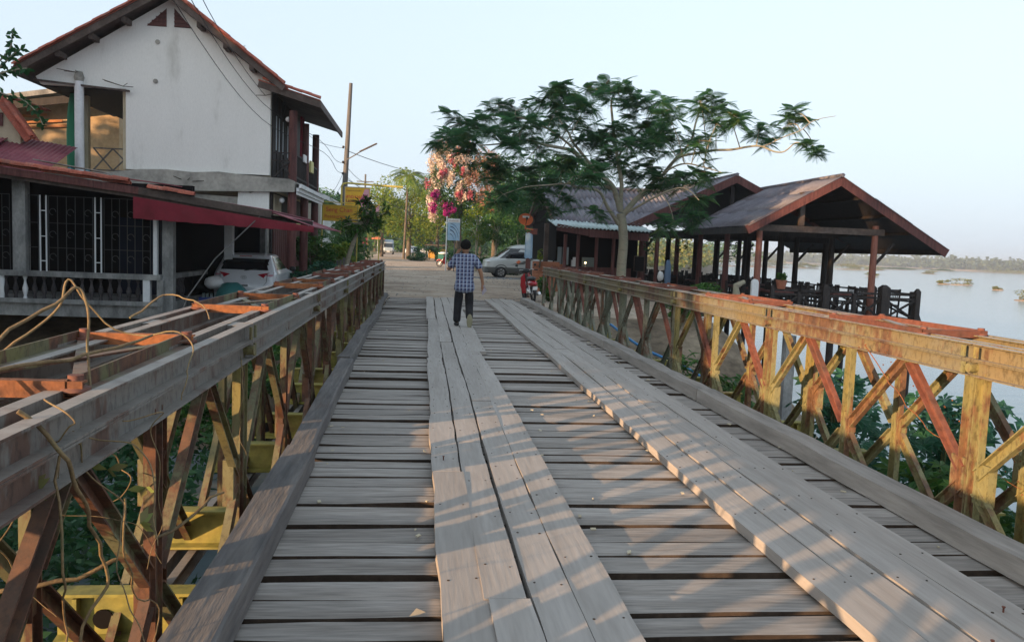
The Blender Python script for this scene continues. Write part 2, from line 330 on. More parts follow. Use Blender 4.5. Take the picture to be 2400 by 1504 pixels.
W['redtext'] = plain('red_sign_ink', (.55, .08, .03), .6)
W['darktext'] = plain('dark_brown_sign_ink', (.16, .05, .02), .6)
W['pink'] = plain('pale_pink_sign_print', (.62, .30, .36), .6)
W['magenta_ink'] = plain('magenta_sign_print', (.42, .05, .18), .6)
W['blue'] = mat('sky_blue_banner', [(.17, .33, .52), (.30, .46, .62), (.42, .55, .66)], scale=1.2, rough=.6, bump=.03, var=.05)
W['navy'] = plain('navy_print', (.01, .03, .10), .6)
W['concrete_pole'] = mat('weathered_utility_pole', [(.09, .085, .085), (.13, .125, .12), (.17, .16, .155)], scale=2, stretch=(4, 4, .6), rough=.85, bump=.2)
W['wire'] = plain('black_cable', (.025, .025, .028), .6)
W['skin'] = plain('tan_skin', (.30, .155, .09), .55)
W['hair'] = plain('black_hair', (.006, .005, .005), .85, spec=.15)
W['trouser'] = mat('black_trouser_cloth', [(.008, .008, .010), (.016, .016, .020)], scale=9, rough=.9, bump=.2, var=.1)
W['sole'] = plain('pale_olive_shoe_sole', (.24, .22, .14), .8)
W['blue_pipe'] = plain('blue_plastic_pipe', (.04, .22, .50), .4)
W['green_tarp'] = plain('green_fabric', (.03, .14, .11), .7)
W['terracotta'] = mat('terracotta', [(.30, .10, .06), (.38, .15, .09)], scale=4, rough=.8, var=.1)
W['brick'] = mat('orange_red_brick', [(.30, .12, .07), (.38, .17, .10)], scale=6, rough=.9, bump=.2, var=.2)
W['floor_tile'] = mat('dark_floor_boards', [(.05, .038, .032), (.08, .06, .05)], scale=2, rough=.7, var=.15)
W['rock'] = mat('river_rock', [(.17, .13, .10), (.28, .22, .17), (.33, .27, .22)], scale=2, rough=.9, bump=.5, world=True, var=.15)
LF = {}
LF['flame'] = leafmat('flame_tree_leaf', [(.034, .115, .052), (.052, .155, .062), (.09, .20, .06)], .5)
LF['flame_yellow'] = leafmat('flame_tree_yellowing_leaf', [(.06, .12, .03), (.10, .15, .03)], .3)  # yellower leaf colour for a random few fronds
LF['green'] = leafmat('mid_green_leaf', [(.028, .095, .018), (.050, .14, .026), (.10, .19, .03)], .35)
LF['lime'] = leafmat('yellow_green_leaf', [(.08, .165, .018), (.14, .22, .025), (.26, .28, .03)], .35)
LF['dark'] = leafmat('dark_green_leaf', [(.016, .065, .026), (.026, .095, .034), (.045, .125, .034)], .3)
LF['teal'] = leafmat('blue_green_leaf', [(.02, .095, .055), (.035, .13, .07), (.05, .16, .08)], .3)
LF['dry'] = leafmat('dry_pinkish_leaf', [(.30, .12, .09), (.42, .22, .16), (.26, .22, .09)], .3)
LF['haze'] = leafmat('far_bank_leaf', [(.045, .075, .035), (.07, .10, .045), (.09, .11, .05)], .1)
LF['reed'] = leafmat('river_reed_leaf', [(.12, .16, .05), (.18, .20, .06), (.16, .14, .06)], .2)
LF['f_white'] = leafmat('peach_white_petal', [(.74, .62, .52), (.80, .74, .64), (.70, .46, .42)], .3, var=.12)
LF['f_pink'] = leafmat('pink_red_petal', [(.52, .10, .17), (.64, .24, .28), (.48, .08, .15)], .3, var=.15)
LF['f_mag'] = leafmat('magenta_petal', [(.42, .02, .22), (.50, .04, .30), (.35, .02, .20)], .3, var=.15)
# ------------------------------------------------------------------ terrain and water
def sstep(a, b, x): 
    t = min(1, max(0, (x-a)/(b-a))); return t*t*(3-2*t)
def river_x(y):                       # right-hand shoreline of the village bank
    if y < 30: return 11.0+.04*(y-18)
    if y < 60: return 11.5+(y-30)*.12
    if y < 110: return 15.1+(y-60)*.42
    if y < 260: return 36+(y-110)*.42
    return 99+(y-260)*.10
def ground_z(x, y):
    n = noise.noise(Vector((x*.22, y*.22, 3)))*.5+noise.noise(Vector((x*.9, y*.9, 7)))*.12
    road = sstep(17.5, 24.0, y)
    left = sstep(-3.5, -13, x)
    low = -3.6+left*2.0*(.55+.45*sstep(2, 14, y))
    if x > 0: road = sstep(14.8, 23.6, y+n*1.6)
    back = sstep(-5, -11, y)
    z = low+(-.09-low)*max(road, back)
    if road < .99 and back < .99: z += n*.45*(1-max(road, back))
    if y > 24: 
        z = -.09+n*.05*sstep(24, 30, y)
        if x < -2.6: z += -.22*sstep(-2.6, -4.2, x)*sstep(70, 40, y)
    elif x < -2.6 and y > 17: z = min(z, -.09-.22*sstep(-2.6, -4.2, x))
    rx = river_x(y)+n*1.2; k = sstep(rx-3.2, rx+1.6, x)
    z = z+(-4.4-z)*k
    return z
def spaced(lo, hi, d0, g, c0, c1):
    a = [c0]
    while a[-1] < c1: a.append(a[-1]+d0)
    d = d0
    while a[-1] < hi: d *= g; a.append(a[-1]+d)
    b = [c0]; d = d0
    while b[-1] > lo: d *= g; b.append(b[-1]-d)
    return b[:0:-1]+a
gx = spaced(-900, 1500, .55, 1.12, -14, 16); gy = spaced(-60, 1500, .55, 1.11, -6, 40)
V = np.array([(x, y, ground_z(x, y)) for y in gy for x in gx]); nx = len(gx)
F = [(j*nx+i, j*nx+i+1, (j+1)*nx+i+1, (j+1)*nx+i) for j in range(len(gy)-1) for i in range(nx-1)]
F = np.array(F); cen = V[F].mean(axis=1)
mi = np.where((cen[:, 1] > 22.8) & (cen[:, 2] > -.45), 0, 1)
mi = np.where((mi == 0) & ((cen[:, 0] < -7) | (cen[:, 0] > 11)) & (cen[:, 1] > 46), 2, mi)
GRASS = mat('dry_grass_ground', [(.06, .07, .025), (.13, .13, .05), (.20, .17, .09)], scale=.5, rough=.95, bump=.6, bscale=8, world=True, var=.2)
gme = npmesh('ground', V, F, [W['dirt'], W['bank'], GRASS], mi, True)
go = bpy.data.objects.new('ground', gme); col.objects.link(go); go['kind'] = 'structure'
# water
wm = bpy.data.materials.new('river_water'); wm.use_nodes = True; N = wm.node_tree.nodes; Lk = wm.node_tree.links
b = N['Principled BSDF']; b.inputs['Base Color'].default_value = (.20, .25, .27, 1); b.inputs['Roughness'].default_value = .12; b.inputs['IOR'].default_value = 1.33
g = N.new('ShaderNodeNewGeometry'); nz = N.new('ShaderNodeTexNoise'); nz.inputs['Scale'].default_value = .7; nz.inputs['Detail'].default_value = 5
mp = N.new('ShaderNodeMapping'); mp.inputs['Scale'].default_value = (1, 2.2, 1); Lk.new(g.outputs['Position'], mp.inputs[0]); Lk.new(mp.outputs[0], nz.inputs[0])
bp = N.new('ShaderNodeBump'); bp.inputs['Strength'].default_value = .22; bp.inputs['Distance'].default_value = .12; Lk.new(nz.outputs[0], bp.inputs['Height']); Lk.new(bp.outputs[0], b.inputs['Normal'])
struct('river_water', MB().add([(-6, -70, -3.2), (4000, -70, -3.2), (4000, 4500, -3.2), (-6, 4500, -3.2)], [(0, 1, 2, 3)]), wm)

# ------------------------------------------------------------------ the bridge
br = E('truss_bridge', 'steel truss bridge with wooden plank deck running to the village', 'bridge', (1.27, 9, -.5))
PL = 3.048; Y0 = 4.72                                  # joint positions: Y0 + k*PL
JK = [-3, -2, -1, 0, 1, 2, 3, 4, 5]                    # panels between joint k and k+1 (8 in view, one behind)
yA, yB = Y0-3*PL, Y0+6*PL
# cross planks
y = yA+.4; first = True; k = 0
pr = random.Random(4)
while y < 24.55:
    w = pr.choice([.14, .16, .175, .185, .2, .205, .22, .25]); gap = pr.choice([.012, .016, .02, .026, .036, .05, .072]) if y < 13 else pr.choice([.02, .03, .045])
    th = .07; dz = pr.uniform(-.026, .002); ang = pr.uniform(-.006, .006)
    x0 = -.84+pr.uniform(-.05, .05)-.0*y; x1 = 3.27+pr.uniform(-.04, .05)
    if y > 10: x0 -= .06
    mb = MB(); n = 9; vs = []
    wf = pr.uniform(.002, .006)
    for i in range(n+1):
        x = x0+(x1-x0)*i/n; a = pr.uniform(-wf, wf); c = pr.uniform(-wf, wf); e = .0
        if i in (0,) and pr.random() < .4: e = pr.uniform(.02, .06)
        if i == 2 and pr.random() < .16: e = pr.uniform(.02, .075)       # rotted edge beside the runners
        zz = dz+pr.uniform(-.003, .003); sl_ = ang*(x-1.2)
        vs += [(x, y+a+sl_+e, -th), (x, y+a+sl_+e, zz), (x, y+w+c+sl_, zz+pr.uniform(-.002, .002)), (x, y+w+c+sl_, -th)]
    fs = []
    for i in range(n):
        for q in range(4): fs.append((i*4+q, i*4+(q+1) % 4, (i+1)*4+(q+1) % 4, (i+1)*4+q))
    fs += [(3, 2, 1, 0), (n*4, n*4+1, n*4+2, n*4+3)]
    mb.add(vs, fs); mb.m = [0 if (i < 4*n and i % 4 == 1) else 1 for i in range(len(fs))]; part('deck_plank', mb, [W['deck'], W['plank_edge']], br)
    y += w+gap; k += 1
# runner boards: two wheel tracks of four boards
nails = MB()
def runner(xs_fn, y0, y1, jag, z, th, wob=.006, name='runner_board'):
    n = max(6, int((y1-y0)/.33)); vs = []
    for i in range(n+1):
        yy = y0+(y1-y0)*i/n; xl, xr = xs_fn(yy); a = pr.uniform(-jag, jag); c = pr.uniform(-wob, wob); zz = z+.006*math.sin(yy*1.3+xl*9)
        vs += [(xl+a, yy, zz-th), (xl+a, yy, zz), (xr+c, yy, zz), (xr+c, yy, zz-th)]
    fs = []
    for i in range(n):
        for q in range(4): fs.append((i*4+q, (i+1)*4+q, (i+1)*4+(q+1) % 4, i*4+(q+1) % 4))
    fs += [(0, 1, 2, 3), (n*4+3, n*4+2, n*4+1, n*4)]
    i = 1
    while i < n:
        for e in (0.035, -.035):
            p0 = vs[i*4+1] if e > 0 else vs[i*4+2]; s_ = pr.uniform(.004, .0075)
            if y0 < 13: nails.lathe((p0[0]+e, p0[1]+pr.uniform(-.03, .03), p0[2]-.002), [(s_, 0), (s_, .0045)], 6, smooth=False)
        i += pr.choice([1, 2, 2, 3])
    return part(name, MB().add(vs, fs), W['runner'], br)
def track_left(yy): return .135+.008*math.sin(yy*.9)+.006*(yy-8)*(1 if yy > 8 else .3)
tw = [.215, .20, .205, .215]
ends = [[-3.8, 1.5, 5.42, 11.1, 17.2, 24.45], [-3.8, 3.4, 6.32, 12.9, 19.2, 24.35], [-3.8, 2.2, 8.0, 15.1, 21.3, 24.45], [-3.8, 2.9, 11.95, 17.9, 24.3]]
acc = 0
for bi in range(4):
    x_off = acc; acc += tw[bi]
    for si in range(len(ends[bi])-1):
        a, c = ends[bi][si], ends[bi][si+1]
        d = pr.uniform(-.012, .012); g_ = pr.uniform(.008, .02); kink = pr.uniform(-.014, .014)
        def fn(yy, o=x_off, w_=tw[bi], d=d, g_=g_, a=a, c=c, kk=kink, last=(bi == 3)):
            t = (yy-a)/(c-a); base = track_left(yy)+o+d+kk*(t-.5)
            wd = w_-g_
            if last and yy > 11.95: wd += .05
            if last and 8 < yy < 11.95: wd -= .05*(yy-8)/4
            return base, base+wd
        runner(fn, a+.006, c-.006, .010 if bi == 0 else .004, .052+pr.uniform(-.006, .008), .05)
def track_right(yy): return 1.885+.004*(yy-4)+.012*math.sin(yy*.7)
ends2 = [[-3.8, 6.9, 14.2, 24.2], [-3.8, 7.0, 12.4, 19.0, 24.4], [-3.8, 5.9, 8.1, 16.5, 24.45], [-3.8, 2.2, 10.6, 13.4, 20.6, 24.3]]
acc = 0
for bi in range(4):
    x_off = acc; acc += .215
    for si in range(len(ends2[bi])-1):
        a, c = ends2[bi][si], ends2[bi][si+1]; d = pr.uniform(-.006, .006); g_ = pr.uniform(.008, .018)
        def fn(yy, o=x_off, d=d, g_=g_): b_ = track_right(yy)+o+d; return b_, b_+.215-g_
        runner(fn, a+.005, c-.005, .004, .060+pr.uniform(-.004, .005), .058, .004)
nl_ = part('nail_heads', nails, W['plank_edge'], br, kind='stuff')
# curb timbers
def curb(pts, w, h, name='curb_timber', lab=None, taper=0):
    vs = []; n = len(pts)
    for i, (x, yy) in enumerate(pts):
        j = lambda: pr.uniform(-.008, .008)
        hh = h+j()*1.2; ww = w+j()
        vs += [(x-ww, yy, 0.003), (x-ww+.01, yy, hh), (x-.012+j()*.5, yy, hh+j()*.4), (x, yy, hh-.014), (x+j()*.6, yy, 0.003)]
    fs = []
    for i in range(n-1):
        for q in range(5): fs.append((i*5+q, (i+1)*5+q, (i+1)*5+(q+1) % 5, i*5+(q+1) % 5))
    fs += [(0, 1, 2, 3, 4), tuple((n-1)*5+q for q in (4, 3, 2, 1, 0))]
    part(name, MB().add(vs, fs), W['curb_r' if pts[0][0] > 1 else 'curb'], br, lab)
def seg(x0, y0, x1, y1, n=10, bow=0):
    return [(x0+(x1-x0)*i/n+bow*math.sin(math.pi*i/n), y0+(y1-y0)*i/n) for i in range(n+1)]
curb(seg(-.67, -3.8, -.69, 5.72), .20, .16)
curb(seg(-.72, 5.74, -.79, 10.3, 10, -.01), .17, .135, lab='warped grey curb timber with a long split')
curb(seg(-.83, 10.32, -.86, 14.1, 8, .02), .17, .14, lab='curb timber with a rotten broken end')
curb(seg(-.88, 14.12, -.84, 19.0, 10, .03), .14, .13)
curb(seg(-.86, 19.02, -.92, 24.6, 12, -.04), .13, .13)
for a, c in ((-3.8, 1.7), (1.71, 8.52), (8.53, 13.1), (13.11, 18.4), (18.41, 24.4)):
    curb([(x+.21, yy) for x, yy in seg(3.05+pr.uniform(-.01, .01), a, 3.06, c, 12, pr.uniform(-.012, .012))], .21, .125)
# stringers and transoms
for i, x in enumerate((-.55, .1, .75, 1.25, 1.8, 2.4, 3.0)):
    mb = MB(); yy = yA
    mb.ext([(-.05, -.05), (.05, -.05), (.05, -.04), (.006, -.035), (.006, .035), (.05, .04), (.05, .05), (-.05, .05), (-.05, .04), (-.006, .035), (-.006, -.035), (-.05, -.04)], (x, yA, -.125), (x, 24, -.125), (1, 0, 0), (0, 0, 1))
    part('stringer', mb, W['steel_dull'], br)
ib = [(-.115, -.125), (.115, -.125), (.115, -.11), (.008, -.10), (.008, .10), (.115, .11), (.115, .125), (-.115, .125), (-.115, .11), (-.008, .10), (-.008, -.10), (-.115, -.11)]
tm = MB().ext([(a*.5, b_) for a, b_ in ib], (-3.0, 0, 0), (3.0, 0, 0), (0, 1, 0), (0, 0, 1))
for x in (-2.9, -2.4, -1.2, 0, 1.2, 2.4, 2.9): tm.bb(x-.01, x+.01, -.055, -.006, -.10, .10)
tmesh = tm.mesh('transom'); tmesh.materials.append(W['transom'])
hm = MB()
for x in (-2.78,): hm.lathe((x, -.016, -.02), [(.05, 0), (.05, .006)], 14, axis='y')
hmesh = hm.mesh('transom_hole'); hmesh.materials.append(W['dark'])
for k in JK:
    for dy in (.62, 2.42):
        yy = Y0+k*PL+dy
        t_ = inst('transom', tmesh, br, (1.27, yy, -.31)); OFF[t_.name] = (1.27, yy, -.31)
        if k < 2: h_ = bpy.data.objects.new('bolt_hole', hmesh); col.objects.link(h_); h_.parent = t_; h_.location = (0, .0, 0)
# truss panels
TZ, BZ = .89, -.55            # centres: panel top chord at .947, bottom at -.5
def panel_meshes(sx):          # sx: direction the open channel sides face (towards the deck)
    out = {}
    c = MB()
    for s_ in (-1, 1): c.channel((s_*.035, 0.008, 0), (s_*.035, PL-.008, 0), (0, 0, 1), (s_, 0, 0), .102, .052, .008)
    for yy in (.05, PL-.05): c.bb(-.034, .034, yy-.05, yy+.05, -.045, .045)
    out['chord'] = c
    e = MB().channel((0, 0, -.70), (0, 0, .70), (0, 1, 0), (sx, 0, 0), .088, .045, .008)
    out['post'] = e
    # diagonals; panel centre line length 3.048; local y measured from panel start
    h = .70
    for nm, (ya, za), (yb, zb) in (('d1', (.76, h), (.075, .05)), ('d2', (.76, h), (1.46, .05)), ('d3', (.76, -h), (.075, -.05)), ('d4', (.76, -h), (1.46, -.05))):
        out[nm] = MB().channel((0, ya, za), (0, yb, zb), (0, zb-za, ya-yb), (sx, 0, 0), .078, .042, .008)
    out['gusset'] = MB().box((0, 0, 0), (.058, .13, .26))
    out['plate'] = MB().bb(-.006, .006, -.017, .017, -.036, .036)
    out['pin'] = MB().lathe((-.10, 0, .725), [(.03, 0), (.03, .2)], 10, axis='x')
    return out
trussX = [(-1.02, 1, 'L', 0), (-1.47, 1, 'L', 1), (3.56, -1, 'R', 0), (4.01, -1, 'R', 1)]
for tx, sx, side, outer in trussX:
    ms = panel_meshes(sx)
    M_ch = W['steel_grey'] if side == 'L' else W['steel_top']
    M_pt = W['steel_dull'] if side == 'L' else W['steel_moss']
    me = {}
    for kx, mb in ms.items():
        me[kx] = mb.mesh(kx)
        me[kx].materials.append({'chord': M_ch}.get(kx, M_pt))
    def alt(k_, m_): q = me[k_].copy(); q.materials.clear(); q.materials.append(m_); return q
    red = {k_: alt(k_, W['steel_red']) for k_ in ('d1', 'd2')}
    lic = {k_: alt(k_, W['steel_lichen']) for k_ in ('post', 'gusset', 'd1', 'd2', 'd3', 'd4')} if side == 'R' else {}
    base_me = dict(me)
    for k in JK:
        yy = Y0+k*PL
        me = dict(base_me)
        if k >= 2: me.update(lic)
        pnl = bpy.data.objects.new('truss_panel', None); pnl.location = (tx-1.27, yy-9, .225+.5); pnl.empty_display_size = .1
        col.objects.link(pnl); pnl.parent = br
        def sub(nm, m_, loc=(0, 0, 0), mir=False):
            o = bpy.data.objects.new(nm, m_); o.location = loc; col.objects.link(o); o.parent = pnl
            if mir: o.scale = (1, -1, 1)
            return o
        sub('top_chord', me['chord'], (0, 0, .722)); sub('bottom_chord', me['chord'], (0, 0, -.722))
        sub('reinforcing_chord', me['chord'], (0, 1.524 if False else 0, .826))
        for py in (.052, 1.524, PL-.052): sub('post', me['post'], (0, py, 0))
        for nm in ('d1', 'd2', 'd3', 'd4'):
            rr_ = (k < 3 and not outer) or (side == 'R' and pr.random() < .3)
            sub('diagonal', red['d1'] if nm == 'd1' and side == 'R' and rr_ else me[nm])
            o = sub('diagonal', red['d2'] if nm == 'd2' and side == 'R' and rr_ else me[nm], (0, PL, 0), True)
        for gy in (.115, 1.524, PL-.115): sub('gusset', me['gusset'], (0, gy, 0))
        sub('connecting_pin', me['pin'])
        if not outer:
            for jy, jz in ((.07, .826), (-.05, .826), (.06, .722)): sub('joint_plate', me['plate'], (sx*.090, jy, jz))
# top bracing frames (two rakers + cross bars) bolted across each pair of trusses
def frame_mesh(w, L_):
    mats_ = {}
    a = MB().channel((0, 0, -.012), (w, 0, -.012), (0, 0, 1), (0, 1, 0), .052, .04, .007)
    s_ = MB().ext([(0, 0), (.05, 0), (.05, .007), (.007, .007), (.007, .055), (0, .055)], (0, 0, -.035), (0, L_, -.035), (1, 0, 0), (0, 0, 1))
    x_ = MB().beam((.02, .02, -.01), (w-.02, L_-.02, -.01), .045, .008)
    x2 = MB().beam((w-.02, .02, -.01), (.02, L_-.02, -.01), .045, .008)
    bl = MB().lathe((0, 0, -.02), [(.045, 0), (.045, .012), (.024, .012), (.024, .05)], 8)
    return a, s_, x_, bl, x2
fw = .50; fl_ = 1.30
fa, fs_, fx, fb, fx2 = frame_mesh(fw, fl_)
def mm(mb, name, m): me_ = mb.mesh(name); me_.materials.append(m); return me_
fme = {s: (mm(fa, 'frame_bar', W['rust'] if s == 'L' else W['steel_red']), mm(fs_, 'frame_side', W['steel_dull'] if s == 'L' else W['steel_red']), mm(fx, 'frame_brace', W['steel_dull'] if s == 'L' else W['steel_grey']), mm(fb, 'bolt', W['steel_red']), mm(fx2, 'frame_brace', W['steel_dull'] if s == 'L' else W['steel_grey'])) for s in 'LR'}
for side, bx in (('L', -1.50), ('R', 3.53)):
    for k in JK:
        yy = Y0+k*PL+(.87 if side == 'L' else .6); fr_ = bpy.data.objects.new('bracing_frame', None); fr_.location = (bx-1.27, yy-9, 1.118+.5)
        fr_.rotation_euler = (pr.uniform(-.006, .006), pr.uniform(-.01, .01), pr.uniform(-.02, .02)); col.objects.link(fr_); fr_.parent = br; fr_.empty_display_size = .1
        A, S_, X_, B_, X2_ = fme[side]
        if side == 'L' and k > 1: A = fme['R'][0]  # farther left bars swap to darker steel: shade put into their colour
        for nm, m_, loc in (('frame_bar', A, (0, 0, 0)), ('frame_bar', A, (0, fl_-.04, 0)), ('frame_side', S_, (0, 0, 0)), ('frame_side', S_, (fw-.05, 0, 0)), ('cross_brace', X_, (0, 0, 0)), ('cross_brace', X2_, (0, 0, -.012)), ('bolt', B_, (.03, .03, 0)), ('bolt', B_, (fw-.03, .03, 0)), ('bolt', B_, (.03, fl_-.03, 0)), ('bolt', B_, (fw-.03, fl_-.03, 0))):
            o = bpy.data.objects.new(nm, m_); o.location = loc; col.objects.link(o); o.parent = fr_
# short spacer bars lying on the far left chord
haze_on = True
# ------------------------------------------------------------------ sheets, tiles
def wavy(mb, o, u, ul, v, vl, nrm, amp, wl, seg=6, nv=2, th=.012, mi=0, flat=.0):
    o, u, v, nrm = Vector(o), Vector(u).normalized(), Vector(v).normalized(), Vector(nrm).normalized()
    n = max(2, int(ul/wl*seg)); vs = []
    for j in range(nv+1):
        for i in range(n+1):
            a = ul*i/n; h = amp*math.sin(2*math.pi*a/wl); vs.append(o+u*a+v*(vl*j/nv)+nrm*h)
    m = len(vs); vs += [p-nrm*th for p in vs]
    fs = []; w_ = n+1
    for j in range(nv):
        for i in range(n):
            a = j*w_+i; fs.append((a, a+1, a+w_+1, a+w_)); fs.append((m+a, m+a+w_, m+a+w_+1, m+a+1))
    for i in range(n): fs.append((i, m+i, m+i+1, i+1)); a = nv*w_+i; fs.append((a, a+1, m+a+1, m+a))
    for j in range(nv): a = j*w_; fs.append((a, a+w_, m+a+w_, m+a)); a += n; fs.append((a, m+a, m+a+w_, a+w_))
    return mb.add(vs, fs, mi, True)
def sheet_roof(parent, name, material, eave0, along, length, slope, slen, nrm, cols_, rows, amp=.022, wl=.177, seg=6):
    """lapped sheets, each its own part; eave0 is the low corner, rows run up the slope"""
    al, sl2, nn = Vector(along).normalized(), Vector(slope).normalized(), Vector(nrm).normalized()
    w_ = length/cols_; h_ = slen/rows
    mb = wavy(MB(), (0, 0, 0), al, w_+.04, sl2, h_+.08, nn, amp, wl, seg, 1)
    me_ = mb.mesh(name); me_.materials.append(material)
    for r_ in range(rows):
        for c in range(cols_):
            p = Vector(eave0)+al*(w_*c)+sl2*(h_*r_)+nn*(.016*r_*0+.014*((c+r_) % 2))
            inst(name, me_, parent, p, rot=(rnd.uniform(-.003, .003), rnd.uniform(-.003, .003), 0))
def halftile(L_=.34, r=.09):
    mb = MB(); n = 7; vs = []
    for y_, rr in ((0, r), (L_, r*.86)):
        for k in range(n): a = math.pi*k/(n-1); vs.append((rr*math.cos(a), y_, rr*math.sin(a)))
        for k in range(n): a = math.pi*k/(n-1); vs.append(((rr-.014)*math.cos(a), y_, (rr-.014)*math.sin(a)))
    m = 2*n; fs = []
    for k in range(n-1): fs += [(k, k+1, m+k+1, m+k), (n+k+1, n+k, m+n+k, m+n+k+1), (k, n+k, n+k+1, k+1), (m+k, m+k+1, m+n+k+1, m+n+k)]
    fs += [(0, m, m+n, n), (n-1, 2*n-1, m+2*n-1, m+n-1)]
    return mb.add(vs, fs, 0, False)
tile_me = halftile().mesh('verge_tile'); tile_me.materials.append(W['tile'])
def tile_line(parent, p, q, name='verge_tile', step=.30, tilt=.03):
    p, q = Vector(p), Vector(q); a = (q-p).normalized(); n = int((q-p).length/step)
    z = Vector((0, 0, 1)); x = a.cross(z).normalized(); zz = x.cross(a).normalized()
    rot = Matrix((x, a, zz)).transposed().to_euler()
    for i in range(n):
        o = inst(name, tile_me, parent, p+a*(i*step)+zz*.01*(i % 2)); o.rotation_euler = rot; o.rotation_euler.x += rnd.uniform(0, tilt)
def bar_part(name, m, parent, p, q, w=.05, h=.05, label=None): return part(name, MB().beam(p, q, w, h), m, parent, label)

# ------------------------------------------------------------------ white gabled house (left)
wh = E('gabled_house', 'tall white plastered house with red tiled gable roof and dark wooden balcony', 'house', (-8, 30.5, -.3))
WY = 27.0
ridge = (-7.92, 9.02)
mb = MB()   # gable wall slab, thickness .18
def slab(mb, pts, y0, y1, mi=0):
    n = len(pts); vs = [(x, y0, z) for x, z in pts]+[(x, y1, z) for x, z in pts]
    fs = [tuple(range(n)), tuple(range(2*n-1, n-1, -1))]+[(i, i+n, (i+1) % n+n, (i+1) % n) for i in range(n)]
    return mb.add(vs, fs, mi)
gp = [(-9.25, 3.6), (-4.86, 3.62), (-4.86, 6.52), (ridge[0], 8.86), (-11.9, 6.28), (-11.75, 6.06), (-9.25, 6.06)]
slab(mb, gp, WY, WY+.18); part('gable_wall', mb, W['white_wall'], wh)
mb = MB(); slab(mb, [(-9.9, -.3), (-4.87, -.3), (-4.87, 2.86), (-9.9, 3.0)], WY+.03, WY+.2); part('lower_wall', mb, W['greyrender'], wh)
mb = MB()
xs = [-10.4, -9.6, -8.8, -8, -7.2, -6.4, -5.6, -4.2]; top = [3.44, 3.50, 3.60, 3.64, 3.59, 3.63, 3.58, 3.52]
pts = [(-10.4, 2.9), (-4.05, 3.12), (-4.05, 3.46)]+[(x, z+rnd.uniform(-.02, .02)) for x, z in list(zip(xs, top))[::-1]]
slab(mb, pts, WY-.16, WY+.02); part('floor_beam', mb, W['greyrender'], wh, 'rough unplastered concrete floor beam')
mb = MB(); slab(mb, [(-5.85, 2.55), (-4.86, 2.5), (-4.86, 3.14), (-5.2, 3.14), (-5.45, 3.02), (-5.6, 3.16), (-5.82, 3.14)], WY-.02, WY+.03); part('plaster_patch', mb, W['white_wall'], wh)
for a, c, nm in (((-8.62, 8.02), (-8.03, 8.02), 'l'), ((-7.80, 8.03), (-7.28, 8.03), 'r')):
    apx = (-8.03, 8.58) if nm == 'l' else (-7.80, 8.60)
    mb = MB(); slab(mb, [a, c, apx], WY-.012, WY-.004); vt = part('gable_vent', mb, W['redwood'], wh)
    lo_, hi_ = min(a[0], c[0]), max(a[0], c[0])
    for i in range(4):
        z = 8.06+.12*i; f = 1-(z-8.03)/.57
        x0_, x1_ = (hi_-(hi_-lo_)*f, hi_) if nm == 'l' else (lo_, lo_+(hi_-lo_)*f)
        if f > .15: part('louvre', MB().box(((x0_+x1_)/2, WY-.03, z), (abs(x1_-x0_), .03, .035)), W['redwood'], vt)
for x, z in ((-8.3, 7.55), (-8.36, 6.35), (-6.2, 7.45)): part('wall_opening', MB().lathe((x, WY-.03, z), [(.07, 0), (.075, .03)], 10, axis='y'), W['greyrender'], wh)
# side and rear walls, interior floor
mb = MB(); mb.bb(-5.04, -4.86, WY+.18, 34, -.3, 6.5).bb(-9.4, -9.25, WY+.18, 34, 3.6, 6.4); part('side_wall', mb, W['cream'], wh)
part('rear_wall', MB().bb(-11.6, -4.86, 34, 34.15, -.3, 6.5), W['cream'], wh)
part('floor_slab', MB().bb(-11.8, -4.0, WY+.03, 34, 3.2, 3.42), W['greyrender'], wh)
# balcony at the left: columns, railing, ceiling
part('green_wrapped_column', MB().lathe((-11.3, 28.3, 3.35), [(.19, 0), (.22, .5), (.23, 1.4), (.19, 2.2), (.10, 2.75)], 12), plain('green_shade_net', (.02, .17, .09), .8), wh, 'column wrapped in green netting')
part('column', MB().lathe((-10.62, WY-.02, 3.3), [(.135, 0), (.135, 2.9)], 14), W['white_paint'], wh)
part('column_stub', MB().lathe((-10.62, WY-.02, 6.2), [(.13, 0), (.16, .12), (.10, .3)], 8), W['greyrender'], wh)
part('column', MB().bb(-11.15, -10.95, 28.5, 28.7, 3.4, 6.1), W['cream'], wh)
mb = MB()
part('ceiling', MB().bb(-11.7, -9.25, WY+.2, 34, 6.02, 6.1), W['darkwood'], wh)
rl = bpy.data.objects.new('balcony_railing', None); rl.location = (0, 0, 0); col.objects.link(rl); rl.parent = wh; OFF[rl.name] = OFF[wh.name]
yr = 28.0
for p, q in (((-10.6, yr, 4.3), (-9.3, yr, 4.3)), ((-10.6, yr, 3.6), (-9.3, yr, 3.6)), ((-10.0, yr, 3.6), (-10.0, yr, 4.3)), ((-10.6, yr, 3.6), (-10.0, yr, 4.3)), ((-10.6, yr, 4.3), (-10.0, yr, 3.6)), ((-10.0, yr, 3.6), (-9.3, yr, 4.3)), ((-10.0, yr, 4.3), (-9.3, yr, 3.6))):
    bar_part('railing_bar', W['curb'], rl, p, q, .04, .04)
for i in range(5):
    p = (-9.1-.0*i, WY-.05, 6.05+i*.0); 
for x, z, n_ in ((-9.3, 6.12, 4), (-10.6, 6.45, 3), (-6.2, 7.4, 4), (-5.0, 6.1, 3), (-7.4, 3.3, 3)):
    for i in range(n_):
        a = rnd.uniform(-.5, .5); part('rebar', MB().tube([(x, WY-.1, z), (x+rnd.uniform(-.6, .6), WY-.25, z+rnd.uniform(-.05, .15))], .012, 4), W['bark2'], wh)
part('eave_bar', MB().beam((-11.9, WY-.1, 6.16), (-9.1, WY-.1, 5.98), .05, .06), W['fascia'], wh)
